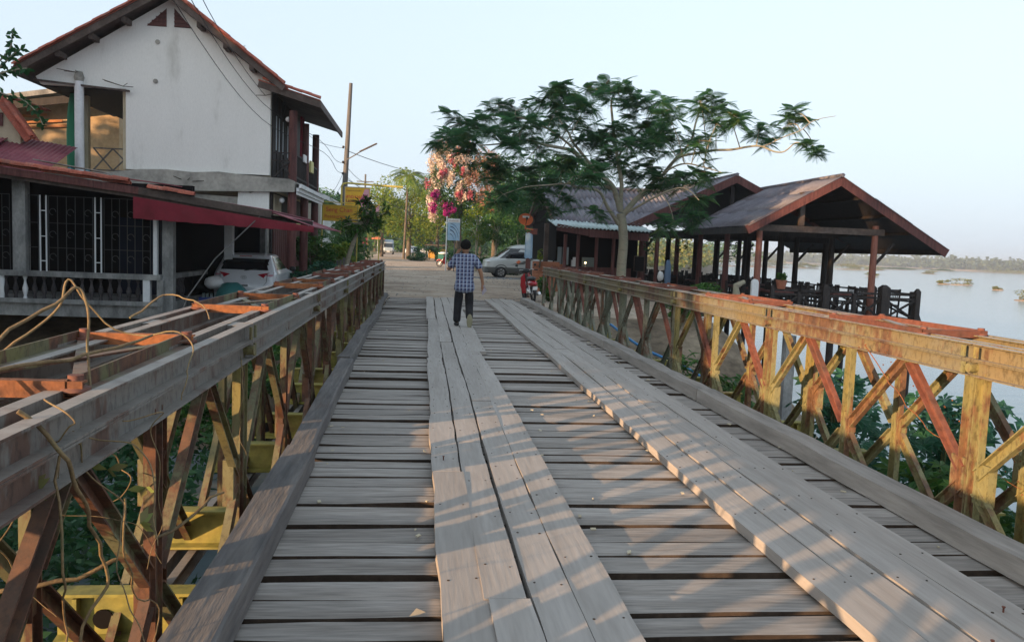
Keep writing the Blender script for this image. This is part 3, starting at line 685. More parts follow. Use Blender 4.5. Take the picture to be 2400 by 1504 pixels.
# roof
yF, yR_ = 26.35, 34.6
sl_ = Vector((ridge[0]+12.25, 0, ridge[1]-6.42)); 
rf = bpy.data.objects.new('roof', None); col.objects.link(rf); rf.parent = wh; OFF[rf.name] = OFF[wh.name]
for (ex, ez), s_ in (((-12.25, 6.42), 1), ((-4.35, 6.36), -1)):
    d = Vector((ridge[0]-ex, 0, ridge[1]+.06-ez)); L_ = d.length; d.normalize(); nn = Vector((-d.z*s_, 0, abs(d.x)))
    if nn.z < 0: nn = -nn
    mb = wavy(MB(), (ex, yF, ez+.02), (0, 1, 0), yR_-yF, d, L_, nn, .03, .22, 6, 2, .02); part('tile_surface', mb, W['tile'], rf)
    mb = MB(); mb.beam((ex, yF+.05, ez-.10), (ridge[0], yF+.05, ridge[1]-.06), .05, .19); part('barge_board', mb, W['fascia'], rf)
    mb = MB(); q = Vector((ex, 0, ez)); vs = []
    part('soffit', MB().poly([(ex, yF+.1, ez-.06), (ridge[0], yF+.1, ridge[1]-.02), (ridge[0], yR_, ridge[1]-.02), (ex, yR_, ez-.06)]), W['fascia'], rf)
    for f in (.28, .5, .72): 
        x = ex+(ridge[0]-ex)*f; z = ez+(ridge[1]-ez)*f-.2
        part('purlin', MB().bb(x-.07, x+.07, yF+.1, WY+.02, z-.12, z+.04), W['fascia'], rf)
    tile_line(rf, (ex, yF+.02, ez+.04), (ridge[0], yF+.02, ridge[1]+.08))
part('ridge', MB().tube([(ridge[0], yF, ridge[1]+.1), (ridge[0], yR_, ridge[1]+.1)], .1, 8), W['tile'], rf)
part('eave_fascia', MB().bb(-12.3, -12.24, yF, yR_, 6.2, 6.42), W['fascia'], rf)
# small rear gable visible over the left slope
mb = wavy(MB(), (-13.1, 31.5, 7.55), (0, 1, 0), 3.4, (1, 0, .62), 4.6, (-.62, 0, 1), .04, .3, 6, 1, .03); part('rear_roof', mb, W['tile'], rf)
for i in range(11): tile_line(rf, (-13.1, 31.5+i*.31, 7.56), (-11.4, 31.5+i*.31, 8.62), 'roof_tile', .30)
# right balcony roof
bx0, bz0, bx1, bz1 = -5.15, 6.50, -3.25, 5.98
d = Vector((bx0-bx1, 0, bz0-bz1)); L_ = d.length; d.normalize(); nn = Vector((-d.z, 0, d.x)); nn = nn if nn.z > 0 else -nn
part('balcony_roof', wavy(MB(), (bx1, 26.5, bz1), (0, 1, 0), 7.2, d, L_, nn, .03, .22, 6, 1, .02), W['tile'], rf)
tile_line(rf, (bx1, 26.5, bz1+.05), (bx0, 26.5, bz0+.05))
bar_part('barge_board', W['fascia'], rf, (bx1, 26.53, bz1-.12), (bx0, 26.53, bz0-.12), .05, .2)
part('soffit', MB().poly([(bx1, 26.6, bz1-.07), (bx0, 26.6, bz0-.07), (bx0, 33.7, bz0-.07), (bx1, 33.7, bz1-.07)]), W['fascia'], rf)
part('eave_fascia', MB().bb(bx1-.03, bx1+.02, 26.5, 33.7, bz1-.22, bz1-.01), W['fascia'], rf)
# balcony structure on the road side
bc = bpy.data.objects.new('road_balcony', None); col.objects.link(bc); bc.parent = wh; OFF[bc.name] = OFF[wh.name]
for y_ in (27.1, 29.9, 32.8):
    part('column', MB().lathe((-4.16, y_, 3.45), [(.14, 0), (.13, 2.25)], 12), W['redwood'], bc)
    part('column', MB().lathe((-4.16, y_, -.3), [(.15, 0), (.14, 3.45)], 12), W['redwood'], bc)
part('balcony_slab', MB().bb(-4.86, -4.0, WY+.02, 33.6, 3.22, 3.44), W['greyrender'], bc)
for z, xx, h in ((3.22, -3.92, .28), (3.34, -3.84, .14), (3.12, -3.97, .10)): part('cornice', MB().bb(-4.0, xx, WY-.1, 33.7, z-.08, z-.08+h*.9), W['white_paint'], bc)
for z in (3.62, 4.35): part('rail', MB().bb(-4.12, -4.06, 27.2, 32.8, z-.03, z+.03), W['darkwood'], bc)
for i in range(26):
    y_ = 27.35+i*.21; part('baluster', MB().bb(-4.11, -4.07, y_-.02, y_+.02, 3.45, 4.33), W['darkwood'], bc)
for p, q in (((-4.8, WY, 3.55), (-4.2, WY, 3.55)), ((-4.8, WY, 4.35), (-4.2, WY, 4.35)), ((-4.8, WY, 4.1), (-4.2, WY, 4.1)), ((-4.8, WY, 3.5), (-4.2, WY, 4.1)), ((-4.5, WY, 4.1), (-4.2, WY, 3.6))): bar_part('rail', W['darkwood'], bc, p, q, .04, .04)
for y_ in (27.9, 28.6, 29.3, 30.6, 31.3): part('window_post', MB().bb(-4.84, -4.78, y_-.04, y_+.04, 3.5, 6.2), W['darkwood'], bc)
part('door_wall', MB().bb(-4.855, -4.81, WY+.25, 33.9, 3.45, 6.3), W['darkwood'], bc)
for y_ in (27.7, 28.25, 29.0, 30.0): part('shutter_gap', MB().bb(-4.80, -4.79, y_, y_+.13, 4.5, 5.6), plain('bright_gap', (.5, .55, .6), .5), bc)
part('red_curtain', MB().bb(-4.3, -4.24, 29.6, 30.2, 4.3, 5.9), W['redcloth'], bc)
part('notice_board', MB().bb(-4.05, -3.98, 30.2, 30.9, 4.05, 4.45), plain('pale_yellow_board', (.7, .62, .25), .6), bc)
part('notice_board', MB().bb(-4.05, -4.0, 28.6, 29.2, 4.25, 4.5), W['white'], bc)
part('globe_lamp', MB().ball((-4.35, 27.3, 5.45), .09), W['white'], bc); part('globe_lamp', MB().ball((-4.5, 27.2, 2.85), .09), W['white'], bc)
part('ground_door_wall', MB().bb(-4.86, -4.8, WY+.1, 33.9, -.3, 3.1), W['darkwood'], bc)
for i in range(16):
    y_ = 27.3+i*.4; part('door_plank', MB().bb(-4.79, -4.76, y_, y_+.34, -.2, 2.3), W['redwood'], bc)
for i in range(5): part('window_bar', MB().bb(-4.78, -4.74, 27.3+i*.3, 27.38+i*.3, 2.35, 3.05), W['cream'], bc)
part('yellow_box', MB().bb(-4.0, -3.9, 27.05, 27.25, 2.05, 2.35), plain('pale_yellow_paper', (.62, .6, .3), .6), bc)
part('meter_box', MB().bb(-3.95, -3.85, 29.8, 30.1, 2.0, 2.3), W['white'], bc)
part('low_front_wall', MB().bb(-4.8, -3.3, WY-.3, WY-.15, -.35, .5), W['cream'], wh)

# neighbour beyond it with white gable on the street
nb = E('street_house', 'pale house with white eaves just beyond the balcony house', 'house', (-5, 38, -.3))
mb = MB(); mb.bb(-8, -4.3, 36, 42, -.3, 3.2); part('wall', mb, W['white_wall'], nb)
mb = MB(); mb.add([(-8, 35.6, 5.2), (-8, 43, 5.2), (-4.15, 43, 3.6), (-4.15, 35.6, 3.6), (-8, 35.6, 5.0), (-8, 43, 5.0), (-4.15, 43, 3.42), (-4.15, 35.6, 3.42)], [(0, 3, 2, 1), (4, 5, 6, 7), (0, 4, 7, 3), (3, 7, 6, 2)]); part('roof', mb, W['white_paint'], nb)

# ------------------------------------------------------------------ ochre wall house and small red-roofed house, far left
oh = E('ochre_house', 'tall unpainted ochre rendered house behind the red metal roof', 'house', (-16, 37, -.3))
mb = MB(); slab(mb, [(-22, -.3), (-12.6, -.3), (-12.6, 6.6), (-14.6, 7.0), (-17.4, 6.5), (-22, 5.4)], 36, 36.3); part('wall', mb, W['ochre'], oh)
part('wall', MB().bb(-12.9, -12.6, 36.3, 44, -.3, 6.6), W['ochre'], oh)
mb = MB(); mb.add([(-22.5, 35, 5.75), (-14.0, 35, 7.35), (-12.2, 35, 7.0), (-12.2, 44, 7.0), (-14.0, 44, 7.35), (-22.5, 44, 5.75)], [(0, 1, 4, 5), (1, 2, 3, 4)]); part('roof', mb, W['concrete'], oh)
part('roof_edge', MB().beam((-22.5, 35, 5.70), (-14.0, 35, 7.28), .1, .2), W['concrete'], oh); part('roof_edge', MB().beam((-22.5, 35.1, 5.5), (-13.4, 35.1, 7.0), .1, .3), W['darkwood'], oh)
for i, (x, z) in enumerate(((-16.6, 6.2), (-16.0, 6.0), (-15.4, 5.85))): part('roof_board', MB().beam((x-1, 35.9, z-.1), (x+1.2, 35.9, z+.1), .04, .1), plain('orange_board', (.45, .18, .06), .7), oh)
part('shelf_box', MB().bb(-12.3, -11.9, 35.6, 35.9, 5.0, 5.9), W['white'], oh)
rh = E('red_roof_house', 'low house with maroon metal roof and red tiled gable at the left edge', 'house', (-13, 25.5, -.3))
mb = MB(); slab(mb, [(-14.5, 3.0), (-11.95, 3.0), (-11.95, 4.35), (-12.6, 5.3), (-13.4, 5.3), (-14.5, 4.2)], 26.1, 26.3); part('gable_wall', mb, W['cream'], rh)
part('vent', MB().bb(-12.62, -12.42, 26.04, 26.09, 4.62, 5.0), W['redwood'], rh)
rr = bpy.data.objects.new('roof', None); col.objects.link(rr); rr.parent = rh; OFF[rr.name] = OFF[rh.name]
tile_line(rr, (-11.55, 25.85, 4.32), (-12.35, 25.85, 5.42), step=.26); tile_line(rr, (-11.55, 26.0, 4.28), (-12.35, 26.0, 5.38), step=.26)
bar_part('barge_board', W['tile'], rr, (-11.62, 25.9, 4.22), (-12.42, 25.9, 5.32), .12, .2)
tile_line(rr, (-12.3, 25.8, 5.46), (-12.3, 28.8, 5.46))
part('tile_surface', MB().poly([(-11.5, 25.8, 4.25), (-12.3, 25.8, 5.42), (-12.3, 26.35, 5.42), (-11.5, 26.35, 4.25)]), W['tile'], rr)
for i in range(9):
    x0 = -13.3+i*.42
    z0 = 4.85-.21*(i); 
mb = wavy(MB(), (-12.6, 24.2, 3.42), (.92, 0, -.12), 2.1, (0, 2.4, 1.0), 2.6, (0, -1, 2.4), .014, .13, 5, 2, .01); part('metal_sheet', mb, W['redmetal'], rr)
mb = wavy(MB(), (-15.6, 24.2, 3.55), (.92, 0, -.02), 3.3, (0, 2.4, 1.0), 2.6, (0, -1, 2.4), .014, .13, 5, 2, .01); part('metal_sheet', mb, W['redmetal'], rr)
bar_part('eave_board', W['greyrender'], rr, (-15, 24.1, 3.5), (-10.6, 24.1, 3.05), .05, .18)
part('wall', MB().bb(-15, -11.5, 24.6, 24.8, -.3, 3.4), W['ochre'], rh)
# satellite dishes
def dish(name, label, c, tilt, r, armto, group='orange satellite dishes'):
    t = E(name, label, 'satellite dish', c, group)
    mb = MB(); n = 20; vs = []; fs = []
    rot = Euler(tilt).to_matrix(); cc = Vector(c)
    for j in range(6):
        for k in range(n): a = 2*math.pi*k/n; rr_ = r*j/5; vs.append(cc+rot @ Vector((rr_*math.cos(a)*1.1, -.25*r*(1-(j/5)**2)*-1, rr_*math.sin(a)*.92)))
    for j in range(5):
        for k in range(n): fs.append((j*n+k, j*n+(k+1) % n, (j+1)*n+(k+1) % n, (j+1)*n+k))
    mb.add(vs, fs, 0, True); m2 = MB(); part('reflector', mb, W['orange'], t)
    part('label', MB().box(cc+rot @ Vector((0, -.02, r*.35)), (r*1.0, .01, r*.3), rot), W['white'], t)
    part('feed_arm', MB().tube([cc+rot @ Vector((0, .05, -r*.9)), cc+rot @ Vector((0, -r*.8, -r*.2))], .012, 5).box(cc+rot @ Vector((0, -r*.8, -r*.1)), (.06, .08, .08), rot), W['black'], t)
    part('mount', MB().tube([cc+Vector((0, .08, 0)), cc+Vector((0, .10, -r*1.3)), Vector(armto)], .02, 6), W['orange'], t)
    return t
dish('satellite_dish', 'orange satellite dish at the left edge above the maroon roof', (-12.35, 24.0, 4.45), (R(-20), 0, R(25)), .40, (-12.0, 24.2, 3.55))

# ------------------------------------------------------------------ low restaurant with terrace and carport (left)
lh = E('low_house', 'low dark-fronted house with concrete terrace, red tiled verge and red awning', 'house', (-8, 21, -.3))
TY = 19.3
part('terrace_slab', MB().bb(-14, -5.87, TY, 23.5, -.34, .0), W['concrete'], lh)
part('terrace_edge', MB().bb(-14, -5.84, TY-.07, TY+.02, -.05, .05), W['concrete'], lh)
bal = bpy.data.objects.new('balustrade', None); col.objects.link(bal); bal.parent = lh; OFF[bal.name] = OFF[lh.name]
part('top_rail', MB().bb(-14, -5.85, TY-.08, TY+.12, .55, .67), W['concrete'], bal)
part('top_rail', MB().bb(-5.99, -5.85, TY+.13, 23.4, .55, .665), W['concrete'], bal)
for x in (-6.16, -9.28, -12.4): part('post', MB().bb(x-.075, x+.075, TY-.05, TY+.10, .0, .55), W['white_paint'], bal)
part('post', MB().bb(-5.93, -5.80, TY-.05, TY+.08, -.34, .55), W['concrete'], bal)
bme = MB().lathe((0, 0, 0), [(.045, 0), (.03, .06), (.055, .16), (.06, .22), (.03, .33), (.022, .40), (.045, .47), (.045, .50)], 10).mesh('baluster'); bme.materials.append(mat('aged_grey_baluster', [(.02, .018, .02), (.06, .052, .055)], scale=5, rough=.8, var=.3))
bmw = bme.copy(); bmw.materials.clear(); bmw.materials.append(W['white_paint'])
x = -6.36; i = 0
while x > -13: inst('baluster', bmw if i == 12 else bme, bal, (x, TY+.02, .05)); x -= .202; i += 1
for i in range(9): inst('baluster', bme, bal, (-5.92, TY+.35+i*.2, .05))
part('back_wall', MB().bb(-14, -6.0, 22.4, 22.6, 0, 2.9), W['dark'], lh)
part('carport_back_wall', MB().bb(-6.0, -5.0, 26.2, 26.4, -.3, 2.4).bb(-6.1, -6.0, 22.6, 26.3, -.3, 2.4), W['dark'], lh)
for x in (-7.55, -6.75): part('doorway', MB().bb(x-.3, x+.3, 22.36, 22.395, .0, 2.0), plain('blackish_blue_glass', (.01, .014, .03), .2), lh)
part('column', MB().bb(-9.02, -8.75, TY-.02, TY+.22, .67, 2.75), W['concrete'], lh)
part('column', MB().bb(-6.02, -5.94, TY-.02, TY+.1, .67, 2.2), W['white_paint'], lh)
part('column', MB().bb(-5.86, -5.62, TY+.1, TY+.32, -.34, 2.3), W['concrete'], lh)
part('column', MB().bb(-5.32, -5.10, 23.0, 23.2, -.3, 2.2), W['white_paint'], lh)
part('column', MB().bb(-4.9, -4.74, 25.8, 26.0, -.3, 2.2), W['concrete'], lh)
for xa, xb in ((-8.46, -8.33), (-7.29, -7.16)):
    gr = bpy.data.objects.new('ladder_frame', None); col.objects.link(gr); gr.parent = lh; OFF[gr.name] = OFF[lh.name]
    for x in (xa, xb): part('upright', MB().bb(x-.012, x+.012, TY+.02, TY+.05, .67, 2.36), W['white_paint'], gr)
    for z in (.9, 1.45, 2.02): part('rung', MB().bb(xa, xb, TY+.025, TY+.045, z-.01, z+.01), W['white_paint'], gr)
gw = plain('grey_window_iron', (.035, .038, .04), .6)
for j, (xa, xb) in enumerate(((-9.9, -9.1), (-8.7, -8.5), (-8.28, -7.34), (-7.1, -6.1))):
    gl = bpy.data.objects.new('window_grille', None); col.objects.link(gl); gl.parent = lh; OFF[gl.name] = OFF[lh.name]
    n = max(1, int((xb-xa)/.16))
    for i in range(n+1): x = xa+(xb-xa)*i/n; part('grille_bar', MB().bb(x-.006, x+.006, TY+.03, TY+.042, .68, 2.36), gw, gl)
    for z in (1.2, 1.75, 2.35): part('grille_bar', MB().bb(xa, xb, TY+.03, TY+.042, z-.007, z+.007), gw, gl)
    for z in (1.0, 1.5, 2.0):
        for i in range(n):
            if (i+j) % 2: continue
            cx = xa+(xb-xa)*(i+.5)/n; part('scroll', MB().tube([(cx+.07*math.cos(a), TY+.02, z+.07*math.sin(a)) for a in [k*.6 for k in range(9)]], .007, 4), gw, gl)
# roof: verge faces the bridge, falls to the right
VX = [(-14.2, 3.55), (-9.27, 2.99), (-6.2, 2.66), (-4.9, 2.48), (-3.35, 2.27), (-2.4, 1.9)]
rf2 = bpy.data.objects.new('roof', None); col.objects.link(rf2); rf2.parent = lh; OFF[rf2.name] = OFF[lh.name]
YV = 18.85
tile_line(rf2, (-14.2, YV, 3.52), (-6.28, YV, 2.70)); tile_line(rf2, (-14.2, YV+.11, 3.46), (-6.28, YV+.11, 2.64)); tile_line(rf2, (-6.0, YV, 2.60), (-4.95, YV, 2.47), step=.33)
for (xa, za), (xb, zb) in zip(VX[:-2], VX[1:-1]):
    bar_part('barge_board', W['redwood'] if xb < -5 else W['fascia'], rf2, (xa, YV+.03, za-.13), (xb, YV+.03, zb-.13), .05, .16)
    bar_part('barge_board', W['fascia'], rf2, (xa, YV+.10, za-.24), (xb, YV+.10, zb-.24), .05, .10)
d = Vector((6.2-14.2, 0, .0)); 
part('tile_surface', MB().poly([(-14.2, YV, 3.46), (-6.1, YV, 2.60), (-6.1, 25.8, 2.60), (-14.2, 25.8, 3.46)]), W['tile'], rf2)
part('metal_sheet', wavy(MB(), (-6.1, YV+.1, 2.56), (0, 1, 0), 6.7, (2.75, 0, -.33), 2.77, (.12, 0, 1), .012, .1, 4, 1, .008), W['redmetal'], rf2)
part('metal_sheet', wavy(MB(), (-3.35, YV+.15, 2.19), (0, 1, 0), 6.3, (.97, 0, -.30), 1.0, (.3, 0, 1), .012, .1, 4, 1, .008), W['redmetal'], rf2)
bar_part('loose_red_sheet', W['redmetal'], rf2, (-7.9, 19.9, 2.95), (-5.6, 19.7, 2.72), .5, .02)
bar_part('grey_flashing', W['greyrender'], rf2, (-8.5, 19.4, 3.12), (-7.1, 19.5, 2.93), .7, .02)
bar_part('roof_beam', W['darkwood'], rf2, (-6, TY+.1, 2.40), (-2.5, TY+.1, 1.98), .08, .10)
mb = MB(); n = 24; vs = []
for i in range(n+1):
    t = i/n; x = -6.30+3.9*t; zt = 2.40-.50*t; zb = 1.92-.14*t; w_ = .025*math.sin(t*31)+.012*math.sin(t*77)
    vs += [(x, YV-.02+w_*.3, zt), (x, YV-.03+w_, (zt+zb)/2), (x, YV-.02+w_*1.4, zb+.008*math.sin(t*50))]
fs = []
for i in range(n):
    for q in range(2): a = i*3+q; fs.append((a, a+1, a+4, a+3))
mb.add(vs, fs, 0, True); part('awning', mb, W['redcloth'], lh)
for i in range(5): part('water_tank_debris', MB().ball((-7.75+i*.12, 19.2, 2.96-.014*i), (.07, .07, .05), 6, 4), plain('turquoise_plastic', (.12, .38, .45), .5), rf2) if i in (0, 3) else None
# carport floor, brick edge
struct('carport_floor', MB().bb(-5.8, -2.9, 20.6, 27, -.40, -.285), W['concrete'])
solo('yard_wall', MB().bb(-5.3, -3.2, 26.35, 26.5, -.3, .42), W['cream'], 'low cream wall behind the parked white hatchback', 'wall')
# clutter beside the car
def blob(c, r, seed, n=14, m=10, rough_=.18):
    mb = MB().ball((0, 0, 0), 1, n, m); mb.v = [tuple(Vector(c)+Vector((v[0]*r[0], v[1]*r[1], v[2]*r[2]))*(1+rough_*noise.noise(Vector(v)*1.7+Vector((seed, 0, 0))))) for v in mb.v]; return mb
solo('plastic_sack', blob((-5.35, 22.0, .40), (.26, .2, .17), 3), W['white'], 'white plastic sack on top of the blue crate', 'sack')
solo('tarp_bundle', blob((-4.85, 21.9, .06), (.42, .3, .36), 8), plain('teal_tarpaulin', (.05, .22, .22), .6), 'teal tarpaulin bundle left of the white hatchback', 'bundle')
mb = MB(); mb.bb(-5.65, -5.2, 21.7, 22.05, -.28, -.255).bb(-5.65, -5.63, 21.7, 22.05, -.255, .02).bb(-5.22, -5.2, 21.7, 22.05, -.255, .02).bb(-5.63, -5.22, 21.7, 21.72, -.255, .02).bb(-5.63, -5.22, 22.03, 22.05, -.255, .02)
cr = E('bottle_crate', 'blue plastic crate of clear bottles by the terrace column', 'crate', (-5.42, 21.87, -.28))
part('crate_body', mb, plain('blue_crate', (.02, .05, .25), .5), cr)
for i in range(4):
    for j in range(2): part('bottle', MB().lathe((-5.57+i*.1, 21.8+j*.13, -.24), [(.03, 0), (.03, .24), (.012, .3), (.012, .36)], 8), plain('clear_bottle', (.25, .32, .32), .2) if i+j == 0 else bpy.data.materials['clear_bottle'], cr)
solo('green_tub', MB().lathe((-4.55, 20.95, -.285), [(.15, 0), (.19, .36), (.2, .38), (.17, .38), (.14, .05)], 14), plain('green_tub_plastic', (.02, .16, .11), .5), 'green plastic tub behind the hatchback bumper', 'tub')
solo('wood_stack', MB().bb(-4.3, -3.7, 20.9, 21.3, -.285, -.2).bb(-4.28, -3.72, 20.92, 21.2, -.2, -.12).bb(-4.2, -3.75, 20.95, 21.25, -.12, -.02), W['curb'], 'small stack of grey boards beside the green tub', 'wood stack')
# guy rope from the eave to the ground
solo('guy_rope', MB().tube([(-3.55, 18.9, 2.14), (-4.5, 18.6, 1.1), (-4.9, 18.0, .3), (-5.0, 17.6, -.2)], .014, 5), W['curb'], 'slack grey rope hanging from the red awning edge', 'rope', (-4.5, 18.5, -.2))
# ------------------------------------------------------------------ riverside restaurant, front pavilion
FZ = -.30
rp = E('dining_pavilion', 'open riverside dining pavilion with brown gable roof nearest the bridge', 'pavilion', (14, 30, FZ))
apx = (14.32, 4.52); le = (11.08, 2.70); re = (18.4, 2.2); yA_, yB_ = 26.75, 33.4
dk = MB().bb(8.7, 17.3, 26.2, 52, FZ-.12, FZ); part('deck_floor', dk, W['floor_tile'], rp)
for x in (9.2, 11.9, 14.2, 17.1):
    for y_ in (26.5, 31, 36, 41, 46): part('stilt', MB().lathe((x, y_, -4.2), [(.13, 0), (.12, 3.8)], 8), W['darkwood'], rp)
roof1 = bpy.data.objects.new('roof', None); col.objects.link(roof1); roof1.parent = rp; OFF[roof1.name] = OFF[rp.name]
d = Vector((apx[0]-le[0], 0, apx[1]-le[1])); nn = Vector((-d.z, 0, d.x)).normalized()
sheet_roof(roof1, 'roof_sheet', W['fibre'], (le[0], yA_-.05, le[1]), (0, 1, 0), yB_-yA_, d, d.length+.03, nn, 7, 3)
d = Vector((apx[0]-re[0], 0, apx[1]-re[1])); nn2 = Vector((-d.z, 0, d.x)).normalized(); nn2 = nn2 if nn2.z > 0 else -nn2
sheet_roof(roof1, 'roof_sheet', W['fibre'], (re[0], yA_-.05, re[1]), (0, 1, 0), 12.5, d, d.length+.03, nn2, 12, 3)
part('ridge_cap', MB().tube([(apx[0], yA_-.08, apx[1]+.03), (apx[0], yB_, apx[1]+.03)], .07, 8), W['fibre'], roof1)
def fboard(par, x0, z0, x1, z1, y_, m=W['redwood'], w_=.05, h=.30, drop=.15):
    a = (x0, y_, z0-drop); b_ = (x1, y_, z1-drop); return part('barge_board', MB().beam(a, b_, w_, h), m, par)
fboard(roof1, le[0]-.03, le[1]+.0, apx[0]+.02, apx[1], yA_); fboard(roof1, re[0]+.03, re[1]-.02, apx[0]-.02, apx[1], yA_+.004)
part('eave_board', MB().bb(le[0]-.05, le[0], yA_, yB_+3, le[1]-.26, le[1]-.04), W['darkwood'], roof1)
part('eave_board', MB().bb(re[0], re[0]+.05, yA_+.05, 39, re[1]-.24, re[1]-.03), W['darkwood'], roof1)
for f, e in ((.25, le), (.5, le), (.75, le), (.25, re), (.5, re), (.75, re)):
    x = e[0]+(apx[0]-e[0])*f; z = e[1]+(apx[1]-e[1])*f-.10
    part('purlin', MB().bb(x-.04, x+.04, yA_+.05, yB_, z-.05, z+.05), W['darkwood'], roof1)
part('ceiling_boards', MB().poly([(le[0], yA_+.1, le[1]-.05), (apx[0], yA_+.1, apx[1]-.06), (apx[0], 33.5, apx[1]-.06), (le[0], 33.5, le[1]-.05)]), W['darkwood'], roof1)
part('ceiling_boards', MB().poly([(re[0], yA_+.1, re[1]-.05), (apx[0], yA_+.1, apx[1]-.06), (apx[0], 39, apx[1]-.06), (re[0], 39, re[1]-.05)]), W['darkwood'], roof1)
part('tie_beam', MB().bb(11.35, 16.3, 27.18, 27.34, 2.56, 2.78), W['fascia'], rp)
part('king_post', MB().bb(13.12, 13.30, 27.18, 27.32, 2.79, 3.95), W['fascia'], rp)
for j, y_ in enumerate((27.3, 30.3, 33.3, 36.4, 39.6, 42.6)):
    part('post', MB().lathe((11.75, y_, FZ), [(.125, 0), (.105, 2.9)], 12), W['redwood_lit' if j == 0 else 'redwood'], rp)
    part('post', MB().lathe((16.02, y_, FZ), [(.125, 0), (.105, 2.95 if j else 3.2)], 12), W['redwood_lit'] if j == 0 else W['darkwood'], rp)
    part('brace', MB().beam((16.1, y_, 1.55), (16.75, y_+.02, 2.3), .07, .09), W['darkwood'], rp)
    if j: part('tie_beam', MB().bb(11.6, 16.2, y_-.07, y_+.07, 2.5, 2.68), W['darkwood'], rp)
for y_ in (30.3, 33.3): part('post', MB().lathe((13.9, y_, FZ), [(.11, 0), (.09, 2.9)], 10), W['darkwood'], rp)
# second pavilion behind
rq = E('rear_pavilion', 'taller dining pavilion behind the front one, its gable above the tree fork', 'pavilion', (13, 40, FZ))
ap2 = (13.04, 5.02); le2 = (8.5, 2.78); re2 = (18.2, 2.6); y2, y3 = 33.0, 50.0
roof2 = bpy.data.objects.new('roof', None); col.objects.link(roof2); roof2.parent = rq; OFF[roof2.name] = OFF[rq.name]
d = Vector((ap2[0]-le2[0], 0, ap2[1]-le2[1])); nn = Vector((-d.z, 0, d.x)).normalized()
sheet_roof(roof2, 'roof_sheet', W['fibre'], (le2[0], y2-.05, le2[1]), (0, 1, 0), y3-y2, d, d.length+.03, nn, 14, 4)
d = Vector((ap2[0]-re2[0], 0, ap2[1]-re2[1])); nn = Vector((-d.z, 0, d.x)).normalized(); nn = nn if nn.z > 0 else -nn
sheet_roof(roof2, 'roof_sheet', W['fibre'], (re2[0], y2-.05, re2[1]), (0, 1, 0), y3-y2, d, d.length+.03, nn, 14, 4)
part('ridge_cap', MB().tube([(ap2[0], y2-.08, ap2[1]+.03), (ap2[0], y3, ap2[1]+.03)], .07, 8), W['fibre'], roof2)
fboard(roof2, le2[0], le2[1], ap2[0]+.02, ap2[1], y2-.06); fboard(roof2, re2[0], re2[1], ap2[0]-.02, ap2[1], y2-.056)
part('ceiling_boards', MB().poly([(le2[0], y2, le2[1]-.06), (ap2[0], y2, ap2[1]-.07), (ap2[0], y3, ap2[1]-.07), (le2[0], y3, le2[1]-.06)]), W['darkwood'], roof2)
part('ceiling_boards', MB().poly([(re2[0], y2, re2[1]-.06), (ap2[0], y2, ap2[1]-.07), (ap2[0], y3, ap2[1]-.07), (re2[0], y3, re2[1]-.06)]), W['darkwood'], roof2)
part('tie_beam', MB().bb(8.9, 17.6, y2+.3, y2+.45, 2.35, 2.6), W['darkwood'], rq)
part('king_post', MB().bb(12.95, 13.12, y2+.3, y2+.42, 2.6, 4.6), W['darkwood'], rq)
part('eave_board', MB().bb(8.45, 8.52, y2, y3, 2.5, 2.74), W['darkwood'], rq)
for y_ in (33.6, 38, 42.4, 46.8, 49.8):
    for x in (9.35, 13.2, 17.5) if y_ > 34 else (9.35, 17.5): part('post', MB().lathe((x, y_, FZ), [(.15, 0), (.13, 3.0)], 10), W['redwood'] if x < 10 else W['darkwood'], rq)
    part('brace', MB().beam((9.4, y_, 1.8), (10.0, y_, 2.5), .07, .09), W['darkwood'], rq)
for x, z0 in ((10.6, 2.4), (11.6, 2.4), (15.2, 2.3)):
    pass
# railing of the pavilion deck (nearest edge)
rg = E('deck_railing', 'dark timber railing with X braces along the pavilion deck', 'railing', (14.5, 26.3, FZ))
RY = 26.3
for x, h, w_ in ((11.9, .95, .12), (13.78, 1.0, .24), (15.92, 1.06, .30), (17.15, .97, .17)):
    part('post', MB().bb(x-w_/2, x+w_/2, RY-w_/2, RY+w_/2, FZ-.5, FZ+h).box((x, RY, FZ+h+.05), (w_, w_, .1), taper=(.35, .35)), W['darkwood'], rg)
part('post', MB().bb(16.25, 16.5, 27.7, 27.95, FZ-.3, FZ+1.0).box((16.375, 27.825, FZ+1.06), (.25, .25, .12), taper=(.3, .3)), W['darkwood'], rg)
for x in (12.85, 14.85): part('post', MB().bb(x-.06, x+.06, RY-.06, RY+.06, FZ-.2, FZ+.82), W['darkwood'], rg)
xs_ = [11.9, 12.85, 13.78, 14.85, 15.92, 17.15]
for a, b_ in zip(xs_[:-1], xs_[1:]):
    for z in (FZ+.86, FZ+.72): part('rail', MB().beam((a+.06, RY+.01, z-.008*(a-14)), (b_-.06, RY+.01, z-.008*(b_-14)), .05, .07), W['darkwood'], rg)
    part('cross_brace', MB().beam((a+.08, RY-.015, FZ+.02), (b_-.08, RY-.015, FZ+.66), .04, .07), W['darkwood'], rg)
    part('cross_brace', MB().beam((a+.08, RY+.035, FZ+.66), (b_-.08, RY+.035, FZ+.02), .04, .07), W['darkwood'], rg)
part('stay', MB().beam((17.15, RY, FZ+.35), (17.5, RY-.1, FZ-.6), .06, .08), W['darkwood'], rg)
for i in range(8):
    y_ = RY+.3+i*2.6
    part('post', MB().bb(17.1, 17.25, y_-.07, y_+.07, FZ, FZ+.95), W['darkwood'], rg)
    for z in (FZ+.86, FZ+.6): part('rail', MB().bb(17.15, 17.2, y_+.07, y_+2.53, z-.03, z+.03), W['darkwood'], rg)
    part('cross_brace', MB().beam((17.18, y_+.1, FZ+.05), (17.18, y_+2.5, FZ+.55), .04, .06), W['darkwood'], rg)
